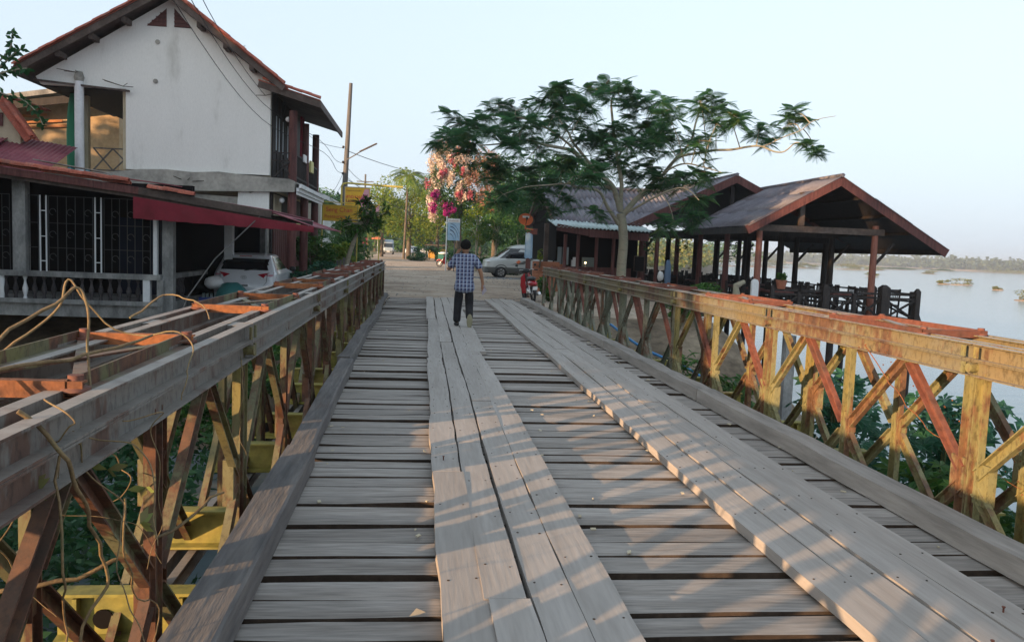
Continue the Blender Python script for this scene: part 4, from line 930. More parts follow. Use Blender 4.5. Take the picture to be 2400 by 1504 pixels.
# chairs and tables
chp = E('dining_chair', 'dark wooden slat-back dining chair', 'chair', (0, 0, 0), 'dark wooden chairs on the dining deck')
part('seat', MB().box((0, 0, .44), (.46, .44, .05)), W['darkwood'], chp)
for x in (-.2, .2): part('leg', MB().beam((x, -.19, 0), (x, -.19, .42), .045, .045, (0, 1, 0)), W['darkwood'], chp); part('leg', MB().beam((x, .19, 0), (x, .27, 1.02), .045, .045, (0, 1, 0)), W['darkwood'], chp)
bk = MB()
for zz, hh in ((.95, .11), (.62, .05)): bk.beam((-.18, .24, zz), (.18, .24, zz), .03, hh)
for i in range(5): x = -.13+i*.065; bk.beam((x, .225, .63), (x, .245, .92), .028, .015, (0, 1, 0))
b_ = part('backrest', bk, W['darkwood'], chp)
tbp = E('dining_table', 'dark wooden dining table', 'table', (0, 0, 0), 'dark wooden tables on the dining deck')
part('tabletop', MB().box((0, 0, .74), (.85, 1.3, .05)), W['redwood'], tbp)
part('apron', MB().box((0, 0, .67), (.72, 1.15, .09)), W['darkwood'], tbp)
for x in (-.35, .35):
    for y_ in (-.55, .55): part('leg', MB().beam((x, y_, 0), (x, y_, .63), .06, .06, (0, 1, 0)), W['darkwood'], tbp)
ORD = ['first', 'second', 'third', 'fourth', 'fifth', 'sixth', 'seventh', 'eighth', 'ninth']
cr_ = random.Random(8)
used_c = used_t = False
rowname = {0: 'inner', 1: 'middle', 2: 'river side'}
for r_, x in enumerate((12.75, 15.0)):
    for i in range(9):
        y_ = 28.1+i*2.45+cr_.uniform(-.1, .1)
        t = tbp if not used_t else copy_tree(tbp); used_t = True
        t.location = (x, y_, FZ); t.rotation_euler.z = cr_.uniform(-.05, .05)
        t['label'] = 'dark wooden dining table, %s from the bridge in the %s row of the pavilion' % (ORD[i], 'road-side' if r_ == 0 else 'river-side')
        for dx, dy, a in ((-.72, -.33, math.pi/2), (-.72, .33, math.pi/2), (.72, -.33, -math.pi/2), (.72, .33, -math.pi/2)):
            c = chp if not used_c else copy_tree(chp); used_c = True
            c.location = (x+dx+cr_.uniform(-.05, .05), y_+dy+cr_.uniform(-.05, .05), FZ); c.rotation_euler.z = a+cr_.uniform(-.15, .15)
            c['label'] = 'dark chair, %s side of the %s %s table from the bridge, %s seat' % ('road' if dx < 0 else 'river', ORD[i], 'road-side' if r_ == 0 else 'river-side', 'nearer' if dy < 0 else 'farther')
for i, (x, y_, a, lab) in enumerate(((15.35, 27.05, math.pi+.1, 'dark high-backed chair facing away just right of the second deck post'), (16.55, 26.95, math.pi, 'dark wooden chair behind the thick corner post of the deck'), (14.6, 27.2, .2, 'dark wooden chair by the railing with its seat towards the bridge'))):
    c = copy_tree(chp); c.location = (x, y_, FZ); c.rotation_euler.z = a; c['label'] = lab
for i, x in enumerate((9.6, 10.6, 11.4)):
    for j in range(5):
        c = copy_tree(chp); c.location = (x, 35+j*2.2, FZ); c.rotation_euler.z = cr_.uniform(0, 6); c['label'] = 'dark wooden chair in the rear pavilion, %s in the %s line counted from the road' % (ORD[j], ORD[i]); c['group'] = 'dark wooden chairs in the rear pavilion'
def basket(x, y_, z, lab, r=.32):
    t = E('hanging_fern', lab, 'hanging plant', (x, y_, z), 'hanging plants under the pavilion eaves')
    V_, F_ = leaf_cloud_data([(x, y_, z, r, r, r*1.5, 120)], .12, random.Random(int(x*10)))
    part('foliage', npmesh('foliage', V_-np.array([x, y_, z]), F_, LF['dark']), None, t)
    part('hanger', MB().tube([(x, y_, z+.1), (x, y_, 2.5)], .01, 4), W['wire'], t)

# ------------------------------------------------------------------ entrance hut with steep roof
ht = E('entrance_hut', 'dark timber shop hut with steep grey corrugated roof behind the tree', 'hut', (7.5, 37, -.09))
HX = 5.40
roof3 = bpy.data.objects.new('roof', None); col.objects.link(roof3); roof3.parent = ht; OFF[roof3.name] = OFF[ht.name]
fe, rd, be = (32.9, 2.78), (37.3, 4.50), (41.8, 2.7)
d = Vector((0, rd[0]-fe[0], rd[1]-fe[1])); nn = Vector((0, -d.z, d.y)).normalized()
sheet_roof(roof3, 'roof_sheet', W['fibre'], (HX, fe[0], fe[1]), (1, 0, 0), 5.6, d, d.length+.05, nn, 6, 3, amp=.045, wl=.23)
d = Vector((0, rd[0]-be[0], rd[1]-be[1])); nn = Vector((0, d.z, -d.y)).normalized()
sheet_roof(roof3, 'roof_sheet', W['fibre'], (HX, be[0], be[1]), (1, 0, 0), 5.6, d, d.length+.05, nn, 6, 3, amp=.045, wl=.23)
part('ridge_cap', MB().tube([(HX-.1, rd[0], rd[1]+.05), (11.2, rd[0], rd[1]+.05)], .08, 8), W['fibre'], roof3)
bar_part('barge_board', W['redwood'], roof3, (HX-.04, fe[0]-.03, fe[1]-.06), (HX-.04, rd[0], rd[1]-.02), .05, .16)
bar_part('barge_board', W['redwood'], roof3, (HX-.04, be[0], be[1]-.06), (HX-.04, rd[0], rd[1]-.02), .05, .16)
for i in range(3): part('finial', MB().tube([(HX-.05, rd[0], rd[1]), (HX-.25-.1*i, rd[0]-.2+.2*i, rd[1]+.22+.06*i)], .035, 5), W['bark'], roof3)
mb = MB(); gx0 = HX+.25
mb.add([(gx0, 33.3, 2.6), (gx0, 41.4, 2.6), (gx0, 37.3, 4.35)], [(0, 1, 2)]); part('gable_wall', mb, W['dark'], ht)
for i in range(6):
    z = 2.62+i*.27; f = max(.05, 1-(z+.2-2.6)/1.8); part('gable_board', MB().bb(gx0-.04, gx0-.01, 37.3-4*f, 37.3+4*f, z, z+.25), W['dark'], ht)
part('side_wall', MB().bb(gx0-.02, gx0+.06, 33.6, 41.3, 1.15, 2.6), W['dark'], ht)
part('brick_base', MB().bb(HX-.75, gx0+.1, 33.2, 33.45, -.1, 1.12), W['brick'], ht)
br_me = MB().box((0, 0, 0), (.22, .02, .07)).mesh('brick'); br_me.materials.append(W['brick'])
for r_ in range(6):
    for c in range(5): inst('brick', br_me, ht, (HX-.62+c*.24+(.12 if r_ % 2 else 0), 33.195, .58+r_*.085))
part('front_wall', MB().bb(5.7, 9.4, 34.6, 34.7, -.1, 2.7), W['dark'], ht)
part('counter', MB().bb(5.9, 9.0, 34.0, 34.25, -.1, .95), W['redwood'], ht)
part('window', MB().bb(5.75, 6.35, 34.5, 34.55, 1.0, 1.75), plain('bright_window_view', (.45, .55, .58), .3), ht)
part('window_frame', MB().bb(6.05, 6.09, 34.46, 34.50, 1.0, 1.75), W['darkwood'], ht)
part('shelf_display', MB().bb(6.95, 7.5, 34.5, 34.55, .9, 1.35), plain('dim_display', (.12, .16, .16), .4), ht)
for x in (5.72, 6.3, 7.05, 7.75, 9.55): part('post', MB().lathe((x, 31.9 if x < 6.2 else 32.2, -.1), [(.075, 0), (.07, 2.35)], 10), W['redwood'], ht)
part('post', MB().bb(5.12, 5.3, 33.5, 33.7, -.1, 2.7), W['fascia'], ht)
part('eave_board', MB().beam((5.25, 31.25, 2.50), (6.55, 31.35, 2.33), .05, .26), W['redwood'], ht)
part('eave_board', MB().beam((6.55, 31.35, 2.32), (9.3, 32.6, 2.27), .05, .30), W['redwood'], ht)
am = wavy(MB(), (0, 0, 0), (1, 0, -.01), 1.05, (0, 1, .18), 1.7, (0, -.18, 1), .03, .16, 6, 1, .01).mesh('awning_sheet'); am.materials.append(W['aqua'])
for i in range(4): inst('awning_sheet', am, ht, (5.2+i*.98, 31.2+.16*i, 2.53-.012*i), rot=(rnd.uniform(-.01, .02), 0, .05))
part('paper_notice', MB().bb(7.95, 8.2, 31.9, 31.92, .85, 1.15), W['white'], ht)
part('menu_frame', MB().bb(8.9, 9.35, 33.2, 33.25, .85, 1.5), W['fascia'], ht); part('menu_pane', MB().bb(8.93, 9.32, 33.18, 33.2, .88, 1.47), W['dark'], ht)
lp = E('counter_lamp', 'small lit lamp glowing on the dark shop counter', 'lamp', (7.02, 34.1, .95))
part('lamp_bulb', MB().ball((7.02, 34.1, 1.12), .035), plain('warm_glow', (1, .7, .3), .5, emit=5), lp)
part('lamp_stem', MB().lathe((7.02, 34.1, .95), [(.05, 0), (.02, .03), (.015, .13)], 8), W['chrome'], lp)
solo('white_box', MB().bb(6.4, 6.68, 33.9, 34.1, .951, 1.22).bb(6.45, 6.6, 33.94, 34.06, 1.22, 1.34), W['white'], 'white box on the shop counter behind the leftmost posts', 'box')
solo('plastic_chair', MB().lathe((6.35, 32.6, -.09), [(.16, 0), (.2, .4), (.22, .8), (.2, .95), (.05, .97)], 12), plain('pale_chair_plastic', (.35, .36, .4), .6), 'grey plastic seat pushed against the front hut post', 'seat')
solo('blue_cloth', blob((9.75, 31.2, .8), (.13, .1, .62), 5), plain('faded_blue_cloth', (.12, .19, .30), .8), 'faded blue cloth hanging on the post beside the hut', 'cloth')
solo('white_bag', blob((9.4, 31.0, .75), (.13, .1, .2), 9), W['white'], 'white bag hanging left of the blue cloth', 'bag')

# ------------------------------------------------------------------ leaning post with banner, dish, marker stone
pb = E('banner_post', 'brown round post wrapped in a blue banner behind the red motorbike', 'post', (3.78, 28.3, -.1))
part('post_shaft', MB().lathe((3.78, 28.3, -.1), [(.10, 0), (.09, 1.4), (.085, 2.3)], 12), W['redwood'], pb)
mb = MB(); n = 10; vs = []
for z in (1.28, 2.16):
    for k in range(n): a = math.pi+math.pi*k/(n-1); vs.append((3.78+.135*math.cos(a)*(1.05 if z < 2 else .95), 28.3+.12*math.sin(a), z+.02*math.sin(k*2)))
mb.add(vs, [(k, k+1, n+k+1, n+k) for k in range(n-1)], 0, True); part('banner', mb, W['blue'], pb)
part('sign_block', MB().bb(3.82, 4.05, 28.2, 28.32, 2.12, 2.32), W['redwood'], pb)
dish('satellite_dish', 'orange satellite dish on the arm above the blue-bannered post', (3.60, 28.0, 2.62), (R(-14), 0, R(4)), .235, (3.9, 28.2, 2.28))
solo('marker_stone', MB().ext([(-.11, 0), (.11, 0), (.11, 1.18), (.075, 1.25), (0, 1.28), (-.075, 1.25), (-.11, 1.18)], (10.3, 24.0, -.32), (10.3, 24.1, -.32), (1, 0, 0), (0, 0, 1)), W['white_paint'], 'white round-topped marker stone behind the right bridge rail', 'marker stone')
solo('driftwood_log', MB().tube([(9.75, 24.3, .0), (9.85, 24.35, .5), (9.8, 24.3, .72), (10.1, 24.4, .85)], [.14, .12, .1, .07], 8), W['bark'], 'gnarled brown log beside the white marker stone', 'log')
fp = E('flower_pot', 'terracotta pot of green leaves on the railing beside the front post', 'flower pot', (12.2, 26.3, .62))
part('pot', MB().lathe((12.2, 26.3, .60), [(.13, 0), (.19, .28), (.2, .3), (.16, .3)], 14), W['terracotta'], fp)

# ------------------------------------------------------------------ signs
def text(body, size, mat_, parent, loc, rot, name='lettering', ext=.004, align='LEFT', sx=1, bold=0):
    cu = bpy.data.curves.new(name, 'FONT'); cu.body = body; cu.size = size; cu.extrude = ext; cu.align_x = align; cu.offset = bold
    t_ = bpy.data.objects.new(name, cu); col.objects.link(t_); dg = bpy.context.evaluated_depsgraph_get(); dg.update()
    me_ = bpy.data.meshes.new_from_object(t_.evaluated_get(dg)); bpy.data.objects.remove(t_); me_.materials.clear(); me_.materials.append(mat_)
    o = bpy.data.objects.new(name, me_); of = OFF.get(parent.name, (0, 0, 0)); o.location = [loc[i]-of[i] for i in range(3)]; o.rotation_euler = rot; o.scale = (sx, 1, 1)
    col.objects.link(o); o.parent = parent; return o
fr = (R(90), 0, 0)
s1 = E('sign_board', 'wide yellow sign board with red handwritten lettering on yellow posts', 'sign', (-3.3, 34, -.1), 'yellow sign boards')
y_ = 34
part('board', MB().box((-3.30, y_, 2.75), (1.40, .03, .64), Euler((0, R(1.2), 0)).to_matrix()), W['yellow'], s1)
for z in (3.07, 2.43): part('board_frame', MB().beam((-4.0, y_-.02, z+.015), (-2.6, y_-.02, z-.015), .028, .028), W['yellow_pipe'], s1)
for x in (-4.02, -2.6): part('post', MB().tube([(x, y_, -.1), (x+.02, y_, 3.2)], .03, 6), W['yellow_pipe'], s1)
part('top_bar', MB().tube([(-4.0, y_, 3.2), (-2.75, y_, 3.17)], .02, 6), W['yellow_pipe'], s1)
text('Seng Chan', .25, W['redtext'], s1, (-3.86, y_-.02, 2.81), fr, bold=.002)
text('Restaurant', .20, W['redtext'], s1, (-3.92, y_-.02, 2.56), fr)
s2 = E('sign_board', 'tall yellow sign with red and dark lettering hung from a bent pipe frame', 'sign', (-3.6, 44, -.1), 'yellow sign boards')
y_ = 44
part('board', MB().box((-3.38, y_, 3.66), (1.28, .03, 1.66)), W['yellow'], s2)
for z in (4.5, 2.82): part('board_frame', MB().beam((-4.04, y_-.02, z), (-2.72, y_-.02, z), .03, .035), W['cream'], s2)
for x in (-4.03, -2.73): part('board_frame', MB().beam((x, y_-.025, 2.82), (x, y_-.025, 4.5), .03, .03, (0, 1, 0)), W['cream'], s2)
part('pipe_frame', MB().tube([(-4.2, y_, -.1), (-4.2, y_, 4.5), (-4.12, y_, 4.66), (-3.9, y_, 4.70), (-2.6, y_, 4.66), (-1.0, y_, 4.62)], .05, 8), W['yellow_pipe'], s2)
part('picture_panel', MB().add([(-2.78, y_-.02, 4.42), (-3.0, y_-.02, 4.42), (-3.25, y_-.02, 3.7), (-3.1, y_-.02, 3.3), (-2.78, y_-.02, 3.1)], [(0, 1, 2, 3, 4)]), W['pink'], s2)
part('picture_figure', MB().add([(-2.85, y_-.026, 4.1), (-3.0, y_-.026, 4.15), (-3.3, y_-.026, 3.8), (-3.0, y_-.026, 3.6)], [(0, 1, 2, 3)]), W['magenta_ink'], s2)
text('ลาดตะนา', .26, W['redtext'], s2, (-3.98, y_-.02, 3.92), fr, bold=.006)
text('Lattanana', .22, W['darktext'], s2, (-3.98, y_-.02, 3.72), fr, bold=.006)
text('ร้านอาหาร บ้านพัก', .11, W['darktext'], s2, (-3.96, y_-.02, 4.28), fr)
text('Restaurant', .12, W['darktext'], s2, (-3.98, y_-.02, 3.42), fr)
s3 = E('sign_board', 'small yellow and pink sign half hidden behind the leaning tree crown', 'sign', (-2.9, 50, -.1), 'yellow sign boards')
part('board', MB().box((-2.82, 50, 3.55), (.62, .03, .75)), W['yellow'], s3); part('picture_panel', MB().add([(-2.52, 49.975, 3.9), (-2.75, 49.975, 3.7), (-2.95, 49.975, 3.3), (-2.52, 49.975, 3.2)], [(0, 1, 2, 3)]), W['pink'], s3)
for x in (-3.15, -2.5): part('post', MB().tube([(x, 50, -.1), (x, 50, 4.1)], .035, 6), W['yellow_pipe'], s3)
part('top_bar', MB().tube([(-3.4, 50, 4.08), (-2.4, 50, 4.08)], .03, 6), W['yellow_pipe'], s3)
s4 = E('billboard', 'blue billboard with dark swirling arcs on a post under the flowers', 'billboard', (2.2, 55, -.1))
part('panel', MB().bb(1.80, 2.62, 54.97, 55.03, 2.0, 3.45), W['blue'], s4); part('panel_top', MB().bb(1.80, 2.62, 54.94, 54.965, 3.2, 3.45), W['white_paint'], s4)
text('ยินดีต้อนรับ', .14, W['darktext'], s4, (1.88, 54.93, 3.27), fr)
for r_, w_ in ((.45, .05), (.7, .08), (.95, .06), (1.15, .04)):
    pts = [(1.95+r_*.62*math.cos(a), 54.95, 1.95+r_*math.sin(a)) for a in [R(8+k*8) for k in range(11)]]
    pts = [p for p in pts if 1.8 < p[0] < 2.62 and p[2] < 3.18]
    mb = MB(); vs = []
    for p in pts: vs += [(p[0], 54.96, p[2]), (p[0], 54.96, p[2]+w_)]
    mb.add(vs, [(2*i, 2*i+2, 2*i+3, 2*i+1) for i in range(len(pts)-1)]); part('swirl_stripe', mb, W['navy'], s4)
part('post', MB().tube([(2.3, 55.1, -.1), (2.3, 55.1, 2.2)], .05, 6), W['concrete_pole'], s4); part('post', MB().tube([(1.74, 55.1, -.1), (1.74, 55.1, 3.6)], .04, 6), W['white_paint'], s4)

# ------------------------------------------------------------------ utility pole, wires, lamp
up_ = E('utility_pole', 'tall slim concrete utility pole with a street lamp arm', 'utility pole', (-4.15, 45, -.1))
part('pole_shaft', MB().tube([(-4.2, 45, -.1), (-4.14, 45, 4.5), (-3.93, 45, 10.05)], [.17, .15, .09], 8), W['concrete_pole'], up_)
part('lamp_arm', MB().tube([(-4.05, 44.9, 6.0), (-3.6, 44.7, 6.25), (-3.3, 44.6, 6.45)], .03, 6), W['concrete_pole'], up_)
part('lamp_head', MB().beam((-3.35, 44.6, 6.43), (-2.45, 44.4, 6.88), .14, .06), W['fascia'], up_)
for z in (5.2, 5.8, 6.6): part('insulator', MB().lathe((-4.25, 44.9, z), [(.03, 0), (.06, .03), (.06, .1), (.03, .13)], 8), W['darkwood'], up_)
u2 = E('utility_pole', 'distant short utility pole above the yellow signs', 'utility pole', (-6.1, 90, -.1))
part('pole_shaft', MB().tube([(-6.1, 90, -.1), (-6.1, 90, 9.0)], [.16, .10], 6), W['concrete_pole'], u2); part('crossarm', MB().beam((-7, 90, 8.2), (-5.2, 90, 8.2), .1, .1), W['concrete_pole'], u2)
WIRES = [[(-5.63, 20.0, 7.08), (-5.65, 23.0, 6.69), (-5.58, 27.0-.5, 6.51), (-5.30, 30.0, 6.2), (-5.0, 34.0, 6.04), (-4.96, 38.0, 6.03), (-4.71, 41.0, 6.07), (-4.23, 45.0, 6.6)], [(-6.15, 20.0, 7.04), (-6.19, 23.0, 6.82), (-4.6, 28.5, 5.6), (-3.9, 32.0, 5.4), (-4.0, 38.0, 5.23), (-4.4, 41.0, 5.35), (-4.21, 45.0, 5.74)], [(-6.63, 20.0, 7.0), (-6.19, 23.0, 6.38), (-4.7, 26.2, 5.1), (-3.8, 30.0, 4.9), (-3.9, 38.0, 4.75), (-4.4, 41.0, 4.87), (-4.2, 45.0, 5.26)]]
WIRES = [[(-5.05, 14, 8.9), (-5.3, 20.0, 7.3), (-5.2, 26.2, 6.35), (-4.9, 32.0, 6.08), (-4.7, 38.0, 6.05), (-4.23, 45.0, 6.6)], [(-5.45, 14, 8.7), (-5.35, 20.0, 6.9), (-4.95, 26.2, 5.75), (-3.9, 32.0, 5.4), (-3.95, 38.0, 5.3), (-4.21, 45.0, 5.8)], [(-5.9, 14, 8.5), (-5.5, 20.0, 6.5), (-4.95, 26.2, 5.25), (-3.75, 32.0, 4.95), (-3.85, 38.0, 4.8), (-4.2, 45.0, 5.3)]]
def smooth_pts(p, n=6):
    out = []
    for i in range(len(p)-1):
        a, b_, c, d_ = [Vector(p[max(0, min(len(p)-1, i+k))]) for k in (-1, 0, 1, 2)]
        for j in range(n):
            t = j/n; out.append(.5*((2*b_)+(-a+c)*t+(2*a-5*b_+4*c-d_)*t*t+(-a+3*b_-3*c+d_)*t**3))
    return out+[Vector(p[-1])]
for nm, w_ in zip(('upper', 'middle', 'lower'), WIRES):
    solo('power_cable', MB().tube(smooth_pts(w_), .011, 4), W['wire'], nm+' of the three cables crossing in front of the white gable', 'cable', w_[0], 'cables from the gable to the pole')
for i, (a, b_) in enumerate((((-4.2, 45, 5.3), (-6.1, 90, 8.2)), ((-4.2, 45, 5.8), (-5.4, 90, 8.3)), ((-4.1, 45, 6.5), (3.0, 90, 9.5)), ((-4.1, 45, 5.0), (2.2, 80, 4.2)), ((-4.2, 45, 4.9), (-4.2, 33.5, 3.4)), ((-4.2, 45, 5.4), (-4.6, 36, 3.3)))):
    A, B_ = Vector(a), Vector(b_); pts = [A.lerp(B_, t/10)-Vector((0, 0, .5*4*(t/10)*(1-t/10))) for t in range(11)]
    solo('power_cable', MB().tube(pts, .012 if b_[1] < 60 else .02, 4), W['wire'], ['thin cable running on from the pole along the street', 'second thin cable running on along the street', 'high thin cable crossing the sky right of the pole', 'low thin cable crossing the street to the right', 'drop cable from the pole to the balcony', 'drop cable from the pole to the white-eaved house'][i], 'cable', a)
# blue pipe on the bank
solo('water_pipe', MB().tube(smooth_pts([(5.2, 21.5, -.35), (5.6, 19.6, -.75), (6.6, 18.2, -1.2), (7.2, 16.2, -2.0), (7.9, 14.0, -2.75)]), .035, 6), W['blue_pipe'], 'blue plastic pipe lying down the bare bank behind the right truss', 'pipe', (6.6, 18.2, -1.2))
solo('bank_post', MB().bb(8.2, 8.42, 17.2, 17.42, -2.6, -.1), W['concrete'], 'grey concrete stub post standing on the bare bank', 'post')
# ------------------------------------------------------------------ vehicles
def rings_car(rings, n=44):
    G = []
    for z, yr__, yf__, hw, e in rings:
        row = []
        for k in range(n):
            a = 2*math.pi*k/n-math.pi/2
            c, s_ = math.cos(a), math.sin(a)
            x = hw*math.copysign(abs(c)**e, c); y_ = (yr__+yf__)/2+(yf__-yr__)/2*math.copysign(abs(s_)**e, s_)
            row.append((x, y_, z))
        G.append(row)
    return G
def catmull(G, m=3):
    A = [[np.array(p) for p in r_] for r_ in G]; out = []
    for i in range(len(A)-1):
        for j in range(m):
            t = j/m; row = []
            for k in range(len(A[0])):
                p0, p1, p2, p3 = A[max(0, i-1)][k], A[i][k], A[i+1][k], A[min(len(A)-1, i+2)][k]
                row.append(tuple(.5*((2*p1)+(-p0+p2)*t+(2*p0-5*p1+4*p2-p3)*t*t+(-p0+3*p1-3*p2+p3)*t**3)))
            out.append(row)
    out.append([tuple(p) for p in A[-1]]); return out
def build_car(t, rings, classify, mats_, m=3, n=44):
    G = catmull(rings_car(rings, n), m); parts_ = {}
    for i in range(len(G)-1):
        for k in range(n):
            q = [G[i][k], G[i][(k+1) % n], G[i+1][(k+1) % n], G[i+1][k]]
            c = [sum(p[a] for p in q)/4 for a in range(3)]
            nm = classify(c, i/m, k)
            parts_.setdefault(nm, MB()).add(q, [(0, 1, 2, 3)], 0, True)
    parts_['body'].add(G[-1], [tuple(range(n))], 0, True)
    for nm, mb in parts_.items():
        # weld shared corners
        idx = {}; nv = []; nf = []
        for f in mb.f:
            g_ = []
            for i in f:
                key = tuple(round(c, 5) for c in mb.v[i])
                if key not in idx: idx[key] = len(nv); nv.append(mb.v[i])
                g_.append(idx[key])
            g_ = [g_[j] for j in range(len(g_)) if g_[j] != g_[j-1]]
            nf.append(tuple(g_))
        keep = [i for i, f in enumerate(nf) if len(f) > 2]
        w_ = MB(); w_.v = nv; w_.f = [nf[i] for i in keep]; w_.m = [0]*len(keep); w_.sm = [mb.sm[i] for i in keep]
        part(nm.split(':')[0], w_, mats_[nm], t)
def wheel(t, x, y_, r=.31, w_=.2, sx=1):
    wl = bpy.data.objects.new('wheel', None); wl.location = (x, y_, r); col.objects.link(wl); wl.parent = t; wl.empty_display_size = .1
    mb = MB().lathe((-w_/2, 0, 0), [(r*.62, 0), (r*.93, 0), (r, .03), (r, w_-.03), (r*.93, w_), (r*.62, w_)], 24, axis='x')
    part('tyre', mb, W['tyre'], wl)
    mb = MB().lathe((-w_/2*1.0, 0, 0), [(r*.62, .0), (r*.6, .03), (r*.2, .05), (r*.1, .0)], 20, axis='x') if sx < 0 else MB().lathe((w_/2-.05, 0, 0), [(r*.1, .05), (r*.2, .0), (r*.6, .02), (r*.62, .05)], 20, axis='x')
    part('rim', mb, W['chrome'], wl)
    for k in range(6):
        a = k*math.pi/3; c = Vector((sx*w_*.49, r*.38*math.cos(a), r*.38*math.sin(a))); part('spoke', MB().box(c, (.02, r*.46, r*.14), Euler((a, 0, 0)).to_matrix()), W['car_grey'], wl)
    return wl
# white hatchback seen from behind
hb = E('hatchback_car', 'white hatchback parked nose-in beneath the red awning', 'car', (0, 0, 0))
R1 = [(.20, .10, 4.15, .78, .28), (.32, .0, 4.28, .86, .28), (.55, -.03, 4.30, .89, .28), (.74, .02, 4.20, .885, .28), (.90, .08, 4.0, .865, .28), (.98, .13, 3.2, .82, .28), (1.15, .27, 2.8, .745, .28), (1.32, .46, 2.4, .67, .28), (1.42, .62, 2.1, .60, .32), (1.46, 1.0, 1.8, .40, .4)]
def rear_y(rings, x, z):
    for (z0, a0, b0, h0, e0), (z1, a1, b1, h1, e1) in zip(rings[:-1], rings[1:]):
        if z0 <= z <= z1:
            t = (z-z0)/(z1-z0); a = a0+(a1-a0)*t; b_ = b0+(b1-b0)*t; h = h0+(h1-h0)*t; e = e0
            c = min(.999, abs(x)/h)**(1/e); s_ = math.sqrt(1-c*c); return (a+b_)/2-(b_-a)/2*s_**e
    return 0
def rear_patch(rings, pts, off, th=.05):
    f_ = [(x, rear_y(rings, x, z)-off, z) for x, z in pts]; n = len(f_); bk_ = [(x, y_+th, z) for x, y_, z in f_]
    return MB().add(f_+bk_, [tuple(range(n)), tuple(range(2*n-1, n-1, -1))]+[(i, i+n, (i+1) % n+n, (i+1) % n) for i in range(n)])
def cls(c, v, k):
    x, y_, z = c
    if z < .36: return 'lower_trim'
    if 1.0 < z < 1.31 and y_ < .62 and abs(x) < .60: return 'rear_window'
    if 1.02 < z < 1.36 and abs(x) > .55 and .72 < y_ < 2.6 and not 1.45 < y_ < 1.55: return 'side_window'
    if 1.0 < z < 1.38 and y_ > 2.2 and abs(x) < .66: return 'windscreen'
    return 'body'
build_car(hb, R1, cls, {'body': W['car_white'], 'lower_trim': W['car_white'], 'rear_window': W['glass'], 'side_window': W['glass'], 'windscreen': W['glass']}, 4, 60)
for s_ in (-1, 1):
    part('tail_lamp', rear_patch(R1, [(s_*x, z) for x, z in ((.36, .90), (.50, .93), (.65, .95), (.76, .96), (.825, .965), (.825, .82), (.80, .70), (.66, .75), (.50, .82))], .02), W['redlamp'], hb)
    part('lamp_lens', rear_patch(R1, [(s_*x, z) for x, z in ((.53, .895), (.65, .905), (.76, .905), (.74, .85), (.62, .865))], .026), W['pink'], hb)
    wheel(hb, s_*.78, .72, .31, .2, s_); wheel(hb, s_*.78, 3.35, .31, .2, s_)
    part('door_mirror', MB().ball((s_*.98, 2.65, 1.0), (.11, .06, .08), 8, 6), W['black'], hb)
    part('reflector', MB().bb(s_*.55-.09, s_*.55+.09, -.035, -.01, .36, .41), W['redlamp'], hb)
part('emblem', MB().tube([(.075*math.cos(a), .03, .82+.045*math.sin(a)) for a in [k*math.pi/8 for k in range(17)]], .008, 5).tube([(-.03, .03, .79), (-.012, .03, .85)], .007, 5).tube([(.03, .03, .85), (.012, .03, .79)], .007, 5).tube([(-.02, .03, .815), (.02, .03, .825)], .006, 5), W['chrome'], hb)
part('tailgate_handle', MB().bb(-.12, .12, -.03, .02, .58, .62), W['car_grey'], hb)
part('badge', MB().bb(.42, .54, .015, .04, .77, .80), W['chrome'], hb)
part('tailgate_seam', MB().tube([(-.62, .045, .95), (-.6, .005, .7), (-.52, -.012, .60), (.52, -.012, .60), (.6, .005, .7), (.62, .045, .95)], .006, 4), W['car_grey'], hb)
part('roof_spoiler', MB().box((0, .50, 1.405), (1.0, .26, .03), Euler((R(8), 0, 0)).to_matrix()), W['car_white'], hb)
part('rear_wiper', MB().beam((.0, .12, 1.0), (.32, .15, 1.05), .02, .02), W['black'], hb)
part('stop_lamp', MB().bb(-.16, .16, .37, .385, 1.375, 1.395), W['redlamp'], hb)
hb.location = (-4.72, 22.6, -.285); hb.rotation_euler.z = R(2)

# silver van, facing left behind the man
sv = E('silver_van', 'silver van with dark lower body parked sideways by the hut', 'van', (0, 0, 0))
R2 = [(.28, .02, 4.55, .82, .24), (.45, .0, 4.68, .89, .24), (.62, .0, 4.70, .91, .24), (.85, .0, 4.66, .91, .24), (1.02, .02, 4.60, .895, .24), (1.14, .04, 4.15, .875, .24), (1.4, .08, 3.78, .84, .24), (1.66, .13, 3.40, .79, .24), (1.86, .18, 3.05, .74, .26), (1.94, .35, 2.7, .6, .3)]
def cls2(c, v, k):
    x, y_, z = c
    if z < .60: return 'lower_body'
    if 1.16 < z < 1.72 and abs(x) > .62 and (.3 < y_ < 1.2 or 1.3 < y_ < 2.2 or 2.32 < y_ < 3.85-(z-1.16)*1.15): return 'side_window'
    if 1.18 < z < 1.74 and y_ > 3.0 and abs(x) < .72: return 'windscreen'
    return 'body'
build_car(sv, R2, cls2, {'body': W['car_silver'], 'lower_body': W['car_grey'], 'side_window': W['glass'], 'windscreen': W['glass']}, 4, 72)
